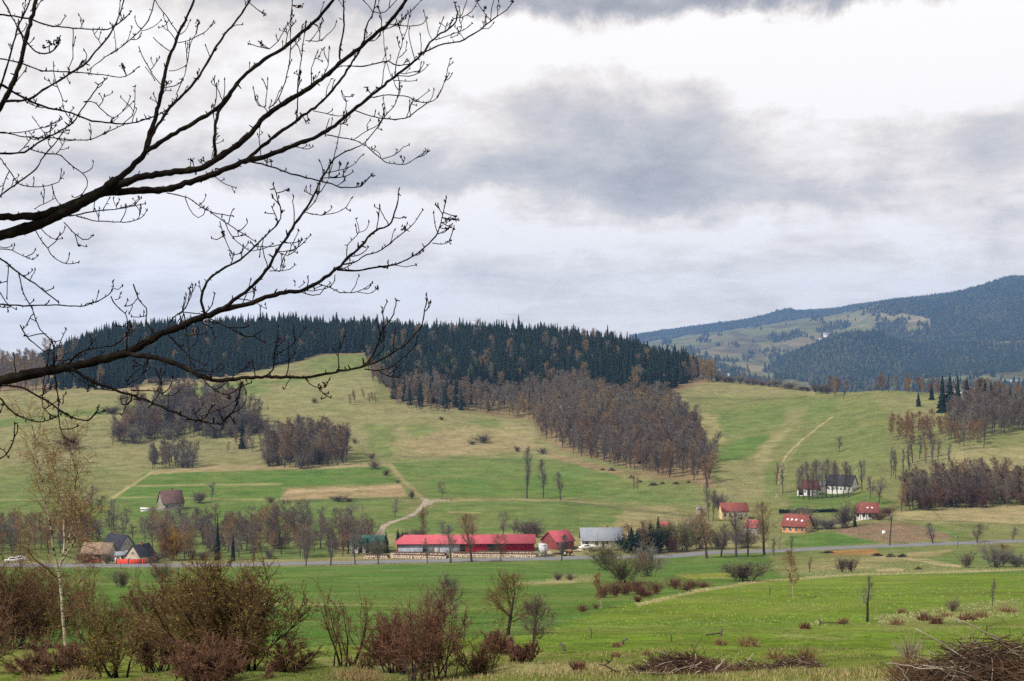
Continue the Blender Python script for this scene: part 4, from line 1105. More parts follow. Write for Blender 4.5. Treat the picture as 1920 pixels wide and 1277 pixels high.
def house(name, pos, yaw, Lx, Dy, he, hr, wall, roof, label, cat='house', over=.35, win=(), gab=(), chim=(), doors=(), skylights=(), rthick=.16, hip=0.0, wall2=None, plinth=2.0, dark_gable=False, frame='frame'):
    """gabled house, ridge along local X; front is local -Y. win: (x, z, w, h) on the front; gab: on the +X gable; he eaves, hr ridge"""
    pos = np.array(pos, float)
    if pos[1] < 2000:                                # the photo row given is the foot of the front wall
        pos = pos+np.array([pos[0]/pos[1], 1, 0])*(Dy/2*abs(math.cos(math.radians(yaw)))+Lx/2*abs(math.sin(math.radians(yaw))))*.8; pos[2] = float(gz(pos[0], pos[1]))
    root = empty(name, pos, math.radians(yaw))
    a, b = Lx/2, Dy/2
    g = Geo()
    rz = hr-.02
    V = [(-a,-b,-plinth),(a,-b,-plinth),(a,b,-plinth),(-a,b,-plinth),(-a,-b,he),(a,-b,he),(a,b,he),(-a,b,he),(-a+hip,0,rz),(a-hip*0,0,rz)]
    g.add(V, [(0,1,5,4),(2,3,7,6)], [(3,0,4),(3,4,7),(4,8,7),(1,2,6),(1,6,5),(5,6,9)])
    obj('wall', g.mesh('wall', [W[wall]]), root)
    if wall2:                                        # boarded or sheeted stretch of the front, proud of the wall
        for (x0, x1, m2) in wall2:
            q = Geo(); q.box(x0, x1, -b-.04, -b-.003, -plinth, he-.05); obj('wall_panel', q.mesh('wall_panel', [W[m2]]), root)
    sl = (hr-he)/b
    rg = Geo(); ob = over; oa = over
    def slab(sgn):
        y0 = sgn*(b+ob); z0 = he-sl*ob
        x0, x1 = -a-oa, a+oa
        r0, r1 = x0+hip, x1
        lo = [(x0,y0,z0),(x1,y0,z0),(r1,0,hr),(r0,0,hr)]
        V = [(p[0],p[1],p[2]+.02) for p in lo]+[(p[0],p[1],p[2]+.02+rthick) for p in lo]
        Q = [(4,5,6,7),(0,3,2,1),(0,1,5,4),(1,2,6,5),(3,0,4,7)]
        if sgn > 0: Q = [q[::-1] for q in Q]
        rg.add(V, Q)
    slab(-1); slab(1)
    if hip:
        x0 = -a-oa; z0 = he-sl*ob
        rg.add([(x0-.01,-(b+ob),z0+.03),(x0-.01,b+ob,z0+.03),(x0+hip,0,hr+.03),(x0-.01,-(b+ob),z0+.19),(x0-.01,b+ob,z0+.19),(x0+hip,0,hr+.19)], [(0,1,4,3)], [(3,4,5)])
    rf = obj('roof', rg.mesh('roof', [Rf[roof]]), root)
    for (x, w, h) in chim:
        c = Geo(); zr = hr-abs(.25)*sl
        c.box(x-w/2, x+w/2, .25-w/2, .25+w/2, zr-.6, hr+h); c.box(x-w/2-.06, x+w/2+.06, .25-w/2-.06, .25+w/2+.06, hr+h, hr+h+.12)
        obj('chimney', c.mesh('chimney', [M['chimney']]), rf)
    for (x, f_, w, h) in skylights:
        y = -(b+ob)*(1-f_); z = hr-(hr)*0+sl*0
        z = he-sl*ob+(1-abs(y)/(b+ob))*(hr-he+sl*ob)+rthick+.02
        c = Geo(); n = np.array([0, -sl, 1.0]); n /= np.linalg.norm(n); t = np.array([0, 1.0, sl]); t /= np.linalg.norm(t)
        q = np.array([x, y, z])
        cs = [q+np.array([sx*w/2, 0, 0])+t*(sy*h/2) for sx, sy in ((-1,-1),(1,-1),(1,1),(-1,1))]
        c.add([p-n*.02 for p in cs]+[p+n*.06 for p in cs], [(4,5,6,7),(0,1,5,4),(1,2,6,5),(2,3,7,6),(3,0,4,7)])
        obj('skylight', c.mesh('skylight', [M['frame']]), rf)
    def opening(x, z, w, h, face, nm='window'):
        fr = Geo(); pn = Geo(); e = .09
        def bx(gg, u0, u1, z0, z1, d0, d1):
            if face == 'f': gg.box(u0, u1, -b-d1, -b-d0, z0, z1)
            else: gg.box(a+d0, a+d1, u0, u1, z0, z1)
        if nm == 'window':
            bx(fr, x-w/2-e, x-w/2, z-h/2-e, z+h/2+e, .005, .08); bx(fr, x+w/2, x+w/2+e, z-h/2-e, z+h/2+e, .005, .08)
            bx(fr, x-w/2, x+w/2, z-h/2-e, z-h/2, .005, .08); bx(fr, x-w/2, x+w/2, z+h/2, z+h/2+e, .005, .08); bx(fr, x-.03, x+.03, z-h/2, z+h/2, .03, .07)
            bx(pn, x-w/2, x+w/2, z-h/2, z+h/2, .006, .028)
            f_ = obj('window', fr.mesh('window', [M[frame]]), root); obj('pane', pn.mesh('pane', [M['pane']]), f_)
        else:
            bx(pn, x-w/2, x+w/2, z-h/2, z+h/2, .006, .05); obj('door', pn.mesh('door', [M['frame_dark']]), root)
    for (x, z, w, h) in win: opening(x, z, w, h, 'f')
    for (x, z, w, h) in gab: opening(x, z, w, h, 'g')
    for (x, z, w, h) in doors: opening(x, z, w, h, 'f', 'door')
    return tag(root, label, cat)
def row(n, x0, x1, z, w=.9, h=1.1): return [(x0+(x1-x0)*i/(n-1), z, w, h) for i in range(n)]
def B(px, py): return G(px, py, 300)

# sawmill barn
p = B(873, 1036)
u = p[1]/F
house('long_barn', p, 3.0, 41.5, 9.0, 2.75, 4.75, 'red', 'pink', 'long low red sawmill barn with a pink-red metal roof beside the road', 'barn', .6, hip=2.6, plinth=2.5,
      wall2=[(-20.4, -9.6, 'sheet'), (-9.5, -8.0, 'grey'), (-7.9, -1.8, 'sheet')], doors=[(-1.0, 1.3, 1.6, 2.5), (-12.5, 1.3, 1.2, 2.4), (8, 1.4, 3.0, 2.6)], gab=[(0, 1.8, .9, .9)])
p = B(1046, 1031)
house('small_barn', p, 38, 7.2, 7.0, 2.6, 5.4, 'brick', 'pink', 'small dull red barn with a pink roof to the right of the long barn', 'barn', .4, doors=[(0, 1.1, 1.6, 2.1)], win=[(-2.2, 1.6, .7, .7)], gab=[(0, 1.5, 1, 1)])
p = B(1127, 1026)
house('grey_roofed_cottage', p, 1, 12.5, 8, 2.3, 5.6, 'white', 'grey', 'low white cottage under a wide grey sheet roof, right of the small pink-roofed barn', 'house', .5,
      win=row(4, -4.8, 4.6, 1.35, 1.0, 1.0), doors=[(.3, 1.05, .9, 2.0)], chim=[(2.0, .5, .7)])
p = B(692, 1037)
house('green_roofed_house', p, -8, 9.6, 7, 2.6, 4.9, 'white', 'green', 'white house with a dark green roof among dark firs left of the long barn', 'house', .5, win=row(3, -3.4, 3.0, 1.5, 1.0, 1.0), doors=[(-1.8, 1.0, 1.0, 2.0)], chim=[(1, .5, .6)])
# hamlet at the left
p = B(222, 1046)
house('slate_roofed_farmhouse', p, -38, 8.6, 6.0, 3.0, 6.6, 'grey', 'slate', 'tall farmhouse with dark slate roof and grey gable, back of the hamlet on the left', 'house', .35, gab=[(-1.4, 1.7, .8, 1.0), (1.4, 1.7, .8, 1.0), (-.7, 4.1, .6, .8), (.7, 4.1, .6, .8)], win=row(4, -3.2, 3.2, 1.7), chim=[(-2, .5, .8)])
p = B(186, 1052)
house('tan_roofed_barn', p, -8, 8.2, 6.5, 2.3, 5.0, 'beige', 'tan', 'old barn with a faded tan roof behind the birch, left part of the hamlet', 'barn', .4, doors=[(1, 1.2, 2.2, 2.4)], win=[(-2.6, 1.5, .7, .7), (3.2, 1.5, .7, .7)])
p = B(264, 1057)
house('beige_gabled_house', p, -116, 6.8, 5.0, 2.3, 5.2, 'beige', 'slate', 'beige gabled house with a dark roof beside the orange-red fence', 'house', .3, gab=[(-1.1, 1.2, .8, 1.1), (1.0, 1.2, .8, 1.1), (0, 3.2, .7, .8)], win=row(3, -2.2, 2.2, 1.3), chim=[(0, .5, .6)])
p = B(227, 1052)
house('white_porch', p, 6, 3.2, 2.4, 1.7, 2.5, 'white', 'grey', 'small white outbuilding left behind the orange-red fence', 'shed', .25, doors=[(.6, .8, .7, 1.5)], win=[(-.7, 1.0, .6, .6)])
p = B(244, 1050)
house('white_porch', p, -8, 2.6, 2.2, 1.8, 2.5, 'white', 'grey', 'second small white outbuilding, below the grey farmhouse gable', 'shed', .25, win=[(0, 1.1, .8, .6)])
def low_fence(name, p0, p1, h, mat, label, postmat):
    a = np.array(p0); b = np.array(p1); L = np.linalg.norm((b-a)[:2]); c = (a+b)/2
    root = empty(name, c, math.atan2(b[1]-a[1], b[0]-a[0]))
    g = Geo(); g.box(-L/2, L/2, -.03, .03, -.6, h); obj('panel', g.mesh('panel', [mat]), root)
    n = max(2, int(L/2.4))
    for i in range(n+1):
        q = Geo(); x = -L/2+L*i/n; q.box(x-.06, x+.06, -.13, -.035, -.8, h+.08); obj('post', q.mesh('post', [postmat]), root)
    return tag(root, label, 'fence')
p0 = B(218, 1060.5); p1 = B(263, 1060.5); p0[1] -= .0
low_fence('fence', p0, p1, 1.75, M['fence_red'], 'solid orange-red fence between the road and the hamlet houses', M['frame_dark'])
p0 = B(264, 1060.5); p1 = B(274, 1060.5)
low_fence('gate', p0, p1, 1.9, M['fence_red'], 'darker red gate panel at the right end of the orange-red fence', M['frame_dark'])['category'] = 'gate'
# hill farm
p = B(320, 957)
house('hill_farmhouse', p, 28, 8.2, 8.0, 2.7, 7.2, 'stone', 'brown', 'old farmhouse with a patched brown roof alone on the green slope at the left', 'house', .35, win=row(3, -2.6, 2.6, 1.5), gab=[(-1.6, 1.5, .9, 1.1), (1.6, 1.5, .9, 1.1), (0, 4.2, .8, .9)], chim=[(.5, .6, .8)])
g = Geo()
for k in range(16):
    x = -4.2+k*.55; g.box(x, x+.52, -.3, .3, -.5, .55+.3*random.random())
tag(obj('stone_wall', g.mesh('stone_wall', [W['stone']]), None, B(288, 957), math.radians(6)), 'low broken stone wall left of the old hill farmhouse', 'wall')
g = Geo(); g.box(-1.4, 1.4, -1, 1, -.4, 1.0); g.add([(-1.6,-1.2,1.0),(1.6,-1.2,1.0),(1.6,1.2,1.35),(-1.6,1.2,1.35),(-1.6,-1.2,1.1),(1.6,-1.2,1.1),(1.6,1.2,1.45),(-1.6,1.2,1.45)], [(4,5,6,7),(0,1,5,4),(1,2,6,5),(2,3,7,6),(3,0,4,7)])
tag(obj('shed', g.mesh('shed', [W['white']]), None, B(271, 959), .2), 'tiny white hut at the left end of the hill farm wall', 'shed')
# right hand houses
p = B(1375, 975)
house('cream_house', p, 4, 9.9, 7.0, 3.2, 5.9, 'cream', 'red', 'cream walled house with a red tiled roof above the tall roadside trees', 'house', .35, win=row(5, -4, 4, 1.9, .85, 1.3), doors=[(2.2, 1.1, .9, 2.1)], chim=[(-1.0, .55, .7)])
p = B(1495, 1000)
house('orange_house', p, -34, 8.4, 7.0, 2.5, 6.0, 'orange', 'red', 'orange house with a red roof and four small skylights beside the lawn', 'house', .5,
      win=row(4, -3.3, 3.3, 1.3, .9, 1.1), gab=[(-1.8, 1.3, .9, 1.1), (1.4, 1.3, .9, 1.1), (0, 3.9, .8, .9)], skylights=[(-2.8, .55, .7, .8), (-1.2, .55, .7, .8), (.4, .55, .7, .8), (2.6, .5, .7, .8)], chim=[(1.4, .55, .8)])
p = B(1515, 930)
house('red_roofed_barn', p, -12, 8.8, 7, 2.9, 6.2, 'white', 'dkred', 'white barn with a dark red hipped roof behind the row of tall bare trees', 'barn', .35, hip=2.4, doors=[(-3.0, 1.2, 1.7, 2.4), (.3, 1.3, 1.2, 2.6)], win=[(2.6, 1.6, .8, .9), (-1.2, 1.7, .7, .8)])
p = B(1579, 926)
house('slate_house', p, -32, 11.0, 8.0, 3.3, 7.3, 'white', 'slate', 'large white farmhouse with a black slate roof and many small windows', 'house', .35,
      win=row(6, -4.5, 4.5, 1.8, .75, 1.0), gab=[(-2.4, 1.6, .8, 1.0), (0, 1.6, .8, 1.0), (2.4, 1.6, .8, 1.0), (-1.3, 3.9, .7, .9), (1.3, 3.9, .7, .9), (0, 5.7, .5, .6)], chim=[(-2, .6, .7)])
p = B(1542, 926); p[1] += 6; p[2] = float(gz(p[0], p[1]))
house('link_shed', p, -14, 6.4, 4.5, 2.6, 4.0, 'grey', 'grey', 'grey lean shed between the red-roofed barn and the slate-roofed farmhouse', 'shed', .3, doors=[(0, 1.1, 1.4, 2.1)])
p = B(1624, 975)
house('timbered_cottage', p, -10, 8.2, 6.6, 2.6, 5.6, 'white', 'red', 'small half timbered cottage with a weathered red roof at the end of the pale lane', 'house', .45, hip=1.6, frame='frame_dark',
      win=row(4, -3.2, 3.2, 1.5, .8, 1.0), gab=[(-1.3, 1.5, .8, 1.0), (1.3, 1.5, .8, 1.0)], chim=[(-.6, .5, .9)], skylights=[(.4, .5, .6, .7), (2.0, .5, .6, .7)])
cot = bpy.context.scene.objects['timbered_cottage']
for x in (-4.0, -2.2, -1.1, 0.0, 1.1, 2.2, 4.0):
    g = Geo(); g.box(x-.09, x+.09, -3.38, -3.303, 0, 2.6); obj('timber', g.mesh('timber', [M['frame_dark']]), cot)
g = Geo(); g.box(-3.9, 3.9, -3.375, -3.303, 2.38, 2.56); obj('timber', g.mesh('timber', [M['frame_dark']]), cot)
p = B(1313, 964)
house('white_shed', p, 8, 3.0, 2.6, 1.9, 2.5, 'white', 'grey', 'tiny white shed left of the cream house by the wood corner', 'shed', .2, doors=[(.5, .8, .7, 1.6)])
p = B(1244, 1002)
house('red_hut', p, -18, 3.4, 3.2, 2.2, 3.9, 'brick', 'pink', 'little red hut half hidden behind the dark spruce clump', 'hut', .3, doors=[(0, .9, .8, 1.8)])
p = B(1412, 1001)
house('roadside_cottage', p, -40, 4.6, 4.4, 2.2, 4.4, 'grey', 'pink', 'cottage showing a pink roof slope between the roadside trees', 'house', .3, win=row(3, -1.5, 1.5, 1.2, .6, .8), gab=[(0, 1.2, .8, .9)])
# far houses below the mountain
for i, (px, Y, w, h, lab) in enumerate(((1550, 5300, 22, 15, 'single white house on the far meadow below the mountain'), (1368, 3500, 26, 7, 'long pale farm on the far valley meadow'), (1332, 3550, 14, 6, 'small dark roofed house left of the pale far farm'),
        (1800, 2850, 30, 9, 'pale building in the far village, left of the others'), (1822, 2900, 26, 8, 'white block in the far village behind the knoll spruces'), (1860, 2820, 36, 9, 'long white building in the far village'), (1886, 2950, 22, 8, 'small pale house in the far village'), (1905, 2900, 24, 9, 'pale house at the right end of the far village'), (1540, 5250, 16, 8, 'low house left of the single white house on the far meadow'))):
    z = float(mz(np.array([px]), np.array([float(Y)]))[0])
    house('far_house', ((px-CX)/F*Y, Y, z), random.uniform(-20, 20), w, w*.55, h*.62, h, 'white', 'red' if i % 3 == 2 else 'grey', lab, 'house', .6, plinth=8)

# ------------------------------------------------------------------ things around the sawmill and the road
M['log_end'] = noisy('log_ends', [(.3, (.52, .38, .27)), (.7, (.78, .66, .54))], 1.2)
M['log_bark'] = noisy('log_bark', [(.3, (.07, .045, .035)), (.7, (.16, .10, .075))], 3)
def log_stack(px0, px1, py, rows, label, rad=.26, dy=0.0):
    a, b = B(px0, py), B(px1, py); L = np.linalg.norm((b-a)[:2]); c = (a+b)/2; c[1] += dy; c[2] = float(gz(c[0], c[1]))
    root = empty('log_stack', c, math.atan2(b[1]-a[1], b[0]-a[0]))
    rr = np.random.default_rng(int(px0)); ends = Geo(); bark = Geo()
    for k in range(rows):
        x = -L/2+rad*(1+k % 2)
        while x < L/2-rad:
            r_ = rad*rr.uniform(.75, 1.1); z = rad+k*rad*1.75; y0 = -2+rr.normal()*.12
            th = np.arange(7)*2*np.pi/7; cx = x+np.cos(th)*r_; cz = z+np.sin(th)*r_
            V = np.concatenate([np.stack([cx, np.full(7, y0), cz], -1), np.stack([cx, np.full(7, 2.0), cz], -1)])
            bark.add(V, [(q, (q+1) % 7, 7+(q+1) % 7, 7+q) for q in range(7)])
            ends.add(np.concatenate([np.stack([x+np.cos(th)*r_, np.full(7, y0-.01), z+np.sin(th)*r_], -1), [[x, y0-.012, z]]]), T=[((q+1) % 7, q, 7) for q in range(7)])
            x += r_*2.05
    obj('log_ends', ends.mesh('log_ends', [M['log_end']]), root)
    obj('log_bark', bark.mesh('log_bark', [M['log_bark']]), root)
    return tag(root, label, 'log stack', 'log stacks in front of the long barn')
log_stack(682, 728, 1047.5, 2, 'low loose log stack at the far left, left of the barn end', dy=2)
log_stack(734, 838, 1042.5, 2, 'tall pale log stack along the left, grey half of the long barn', dy=1)
log_stack(736, 840, 1047, 2, 'front log stack nearest the road before the grey half of the barn', dy=1)
log_stack(845, 886, 1042, 2, 'short log stack at the middle of the long barn', dy=1)
log_stack(892, 1000, 1041, 2, 'tall pale log stack along the red half of the long barn', dy=1)
log_stack(848, 1008, 1045, 2, 'long front log stack nearest the road before the red half of the barn', dy=1)
# trailer, tractor, parked cars, clutter
M['trailer_grey'] = noisy('trailer_panel', [(.3, (.42, .43, .43)), (.7, (.56, .57, .57))], .8, .5)
M['rubber'] = noisy('tyre_rubber', [(.3, (.012, .012, .012)), (.7, (.03, .03, .03))], 5)
M['car_white'] = noisy('white_paint', [(.3, (.66, .66, .66)), (.7, (.8, .8, .8))], 1, .3, .5)
M['car_red'] = noisy('red_paint', [(.3, (.4, .03, .03)), (.7, (.5, .05, .04))], 1, .3, .5)
M['tractor_red'] = noisy('worn_red_paint', [(.3, (.20, .035, .03)), (.7, (.34, .06, .05))], 3, .5)
def wheel(parent, x, y, r, w):
    g = Geo(); th = np.arange(14)*2*np.pi/14
    V = np.concatenate([np.stack([x+np.cos(th)*q, np.full(14, y+s), r+np.sin(th)*q], -1) for q, s in ((r, -w/2), (r, w/2), (r*.55, -w/2), (r*.55, w/2))])
    Q = []
    for k in range(14):
        k2 = (k+1) % 14
        Q += [(k, k2, 14+k2, 14+k), (28+k, 28+k2, k2, k), (14+k, 14+k2, 42+k2, 42+k)]
    g.add(V, Q); t = obj('wheel', g.mesh('wheel', [M['rubber']]), parent)
    h = Geo(); V = np.concatenate([np.stack([x+np.cos(th)*r*.55, np.full(14, y-w/2-.01), r+np.sin(th)*r*.55], -1), np.stack([x+np.cos(th)*r*.55, np.full(14, y+w/2+.01), r+np.sin(th)*r*.55], -1)])
    h.add(V, [(k, (k+1) % 14, 14+(k+1) % 14, 14+k) for k in range(14)], [(0, k+1, k) for k in range(1, 13)]+[(14, 14+k, 15+k) for k in range(1, 13)])
    obj('rim', h.mesh('rim', [M['frame']]), t)
p = B(1018, 1043); root = empty('box_trailer', p, .1)
g = Geo(); g.box(-1.05, 1.05, -2.4, 2.4, 1.0, 3.5); g.box(-1.09, 1.09, -2.43, 2.43, 3.5, 3.58); g.box(-1.0, 1.0, -2.3, 2.3, .8, .995); obj('box', g.mesh('box', [M['trailer_grey']]), root)
for y in (-1.3, 1.3): wheel(root, -.95, y, .45, .28); wheel(root, .95, y, .45, .28)
tag(root, 'pale grey box trailer parked at the right end of the log stacks', 'trailer')
def car(p, rz, paint, label):
    root = empty('parked_car', p, rz); g = Geo()
    prof = [(-2.05,.35),(-2.1,.75),(-1.25,.9),(-.65,1.42),(.75,1.45),(1.55,.95),(2.05,.88),(2.1,.35)]
    n = len(prof); V = [(x, -.82, z) for x, z in prof]+[(x, .82, z) for x, z in prof]
    T = [(0, k, k+1) for k in range(1, n-1)]+[(n, n+k+1, n+k) for k in range(1, n-1)]
    g.add(V, [(k, n+k, n+(k+1) % n, (k+1) % n) for k in range(n)], T); obj('body', g.mesh('body', [M[paint]]), root)
    g = Geo()
    for s in (-1, 1):
        y = s*.832; V = [(-.95,y,.95),(1.3,y,.98),(.7,y,1.36),(-.58,y,1.34)]; g.add(V, [(0,1,2,3)] if s < 0 else [(3,2,1,0)])
    g.add([(1.5,-.7,1.0),(1.5,.7,1.0),(.82,.66,1.41),(.82,-.66,1.41)], [(0,1,2,3)]); obj('windows', g.mesh('windows', [M['pane']]), root)
    for x in (-1.3, 1.3):
        for y in (-.74, .74): wheel(root, x, y, .32, .2)
    return tag(root, label, 'car')
car(B(24, 1054), .1, 'car_white', 'white car parked at the far left beyond the road')
car(B(38, 1052), .2, 'car_white', 'second white car, right beside the first at the far left')
car(B(176, 1056), .1, 'car_red', 'red car parked before the tan-roofed barn')
p = B(1098, 1030); car(p, .3, 'car_white', 'white car parked before the grey-roofed cottage')
p = B(1062, 1042); root = empty('tractor', p, .3)
g = Geo(); g.box(-.3, 1.9, -.4, .4, .75, 1.35); g.box(-1.3, -.3, -.65, .65, .7, 1.0); obj('body', g.mesh('body', [M['tractor_red']]), root)
g = Geo()
for x in (-1.25, -.32):
    for y in (-.6, .6): g.box(x-.05, x+.05, y-.05, y+.05, 1.0, 2.3)
g.box(-1.4, -.2, -.7, .7, 2.3, 2.4); obj('cab', g.mesh('cab', [M['frame_dark']]), root)
for y in (-.8, .8): wheel(root, -.8, y, .78, .4); wheel(root, 1.5, y*.85, .42, .25)
tag(root, 'old red tractor standing in the yard right of the box trailer', 'tractor')
M['sign_white'] = noisy('sign_white', [(.3, (.7, .7, .7)), (.7, (.8, .8, .8))], 2)
p = B(1657, 1011); root = empty('field_sign', p, 0)
g = Geo(); g.box(-.55, .55, -.03, .03, 1.4, 2.7); obj('board', g.mesh('board', [M['sign_white']]), root)
g = Geo(); g.box(-.05, .05, .035, .12, -.4, 2.6); obj('post', g.mesh('post', [M['post_wood']]), root)
tag(root, 'small white board on a post in the ploughed field', 'sign')
# scattered planks, crates and clutter of the yard
for i, (px, py, w, h, mt, lab) in enumerate(((1045, 1040, 2.4, .9, 'log_bark', 'low brown timber heap behind the tractor'), (1076, 1034, 1.6, 1.3, 'frame_dark', 'dark heap of boards right of the tractor'), (1085, 1034, 1.8, .8, 'log_end', 'pale sawn timber pile in the cottage yard'),
        (1112, 1034, 2.6, .8, 'log_bark', 'brown timber pile before the grey-roofed cottage'), (1138, 1034, 2.2, .7, 'log_end', 'pale plank pile near the willow clump'), (1030, 1040, 1.6, .8, 'log_end', 'small plank pile right of the box trailer'), (1160, 1033, 2.0, .8, 'frame_dark', 'dark timber pile beside the spruce clump'))):
    g = Geo(); rr = np.random.default_rng(i)
    for k in range(9):
        x = rr.normal()*w*.22; y = rr.normal()*.5; z = abs(rr.normal())*h*.35; l = rr.uniform(.5, 1)*w/2
        g.tubes(np.array([[x-l, y-.3*rr.normal(), z+.1], [x+l, y+.3*rr.normal(), z+.12+rr.uniform(0, .25)]]), np.array([.13, .13]), 4, cap=True)
    tag(obj('timber_pile', g.mesh('timber_pile', [M[mt]]), None, B(px, py), rr.uniform(-.3, .3)), lab, 'timber pile')
# utility poles
def pole(px, py, top, label):
    p = B(px, py); h = (py-top)/F*p[1]
    root = empty('utility_pole', p, .2); g = Geo(); g.tubes(np.array([[0, 0, -.5], [0, 0, h]]), np.array([.14, .10]), 8, cap=True); obj('post', g.mesh('post', [M['post_wood']]), root)
    g = Geo(); g.box(-.8, .8, .105, .2, h-.7, h-.55); obj('crossarm', g.mesh('crossarm', [M['post_wood']]), root)
    g = Geo()
    for x in (-.7, -.3, .3, .7): g.tubes(np.array([[x, .15, h-.55], [x, .15, h-.35]]), np.array([.05, .03]), 5, cap=True)
    obj('insulators', g.mesh('insulators', [M['frame']]), root)
    return tag(root, label, 'utility pole')
pole(1149, 1022, 986, 'wooden utility pole behind the grey-roofed cottage')
pole(1796, 1027, 1003, 'dark utility pole beside the road on the right')
pole(680, 978, 948, 'thin utility pole on the meadow left of the dirt track')
pole(1462, 1034, 1006, 'short dark utility pole below the orange house')
pole(1022, 1049, 1020, 'slim pale post at the road edge by the box trailer')
# ------------------------------------------------------------------ single trees, bushes and hedges, each placed on its own spot of ground
def P_(kind, name, px, base, top, label, cat, group=None, wpx=None, dmin=60, parts=True, sink=.08, var=None):
    """plant of the photo's height standing at photo position (px, base)"""
    p = G(px, base, dmin); h = (base-top)/F*p[1]; wide = 1.0
    if wpx:
        base_w = {'bush': 1.0, 'bush_olive': 1.0, 'bush_red': 1.0, 'bush_purple': 1.0, 'gold': 1.0, 'evergreen': 1.75, 'slim': .42, 'slim_brown': .42, 'birch': .5, 'broom': .58, 'broom_brown': .58, 'broom_purple': .58}.get(kind, .72)
        wide = (wpx/F*p[1])/(h*base_w)
    return put(kind, name, p, h, label, cat, group, parts, wide, None, sink, var)
RG = 'bare trees along the road'
for kind, px, b, t, w, lab in (
    ('broom_purple', 574, 1061, 1006, None, 'thin bare roadside tree, leftmost of the spaced row left of the log stacks'),
    ('broom', 620, 1060, 1000, None, 'bare roadside tree, second of the spaced row left of the log stacks'),
    ('broom', 666, 1059, 988, 34, 'bare roadside tree before the green-roofed house'),
    ('slim', 709, 1058.5, 1004, None, 'thin roadside tree by the loose log stack'),
    ('slim', 801, 1056.5, 1008, None, 'thin roadside tree before the grey-sheeted part of the long barn'),
    ('broom', 845, 1056, 986, 44, 'dark bare roadside tree before the middle of the long barn'),
    ('broom_brown', 884, 1055, 962, 56, 'tallest bare roadside tree before the red part of the long barn'),
    ('bare_olive', 939, 1054, 1002, 36, 'small roadside tree with a brownish budding crown before the red barn wall'),
    ('broom', 1053, 1052, 1002, 34, 'bare roadside tree before the small pink-roofed barn'),
    ('broom_brown', 1212, 1041, 976, 40, 'bare roadside tree before the dark spruce clump'),
    ('broom_brown', 1325, 1047, 952, 66, 'broad bare roadside tree, leftmost of the tall group below the cream house'),
    ('broom_purple', 1352, 1044, 982, 40, 'small bare roadside tree, second of the tall group below the cream house'),
    ('broom', 1380, 1045, 958, 58, 'dark bare roadside tree right below the cream house'),
    ('broom_purple', 1402, 1043, 975, 44, 'slim bare roadside tree before the pink roof slope'),
    ('broom_brown', 1433, 1041, 942, 58, 'tallest roadside tree of the group, just left of the orange house'),
    ('slim', 1452, 1044, 1008, 18, 'little thin tree at the road below the orange house'),
    ('slim', 1484, 1036, 1004, 14, 'thin sapling at the road edge before the lawn'),
    ('broom', 1749, 1021, 980, 34, 'round crowned roadside tree right of the ploughed field'),
    ('broom_purple', 1831, 1019, 982, 40, 'bushy dark roadside tree with low branches, second from the right frame edge'),
    ('broom', 1899, 1015, 988, 22, 'little forked roadside tree nearest the right frame edge')):
    P_(kind, 'roadside_tree', px, b, t, lab, 'bare tree', RG, w, 300)
def pollard():
    p = G(1668, 1025, 300); h = 64/F*p[1]
    root = empty('pollarded_tree', p, 0); r = np.random.default_rng(3)
    g = Geo(); P0, R0 = grow(np.zeros((1, 3)), np.array([[.02, 0, 1.]]), np.array([h*.86]), np.array([.24]), 8, .02, .0, r, .6); g.tubes(P0, R0, 8, cap=True); obj('trunk', g.mesh('trunk', [M['bark_grey']]), root)
    q, d, rad, t, _ = kids(P0, R0, 20, .3, .95, 80, 10, r, .25); a, b = grow(q, d, np.full(20, .7)*r.uniform(.4, 1.3, 20), rad, 3, .2, .05, r, .5)
    c = Geo(); c.tubes(a, b, 4)
    q, d, rad, t, _ = kids(P0, R0, 16, .86, .99, 62, 18, r, .4); a, b = grow(q, d, r.uniform(1.5, 3.2, 16), rad, 4, .14, .06, r, .3); c.tubes(a, b, 4)
    q, d, rad, t, _ = kids(a, b, 6, .2, 1, 40, 15, r, .6); a, b = grow(q, d, r.uniform(.5, 1.3, len(q)), np.full(len(q), .03), 2, .2, .05, r, .5); c.tubes(a, b, 3)
    obj('crown', c.mesh('crown', [M['crown_grey']]), root)
    tag(root, 'pole-like tree with stub branches and a flat wispy top at the ploughed field', 'tree')
pollard()
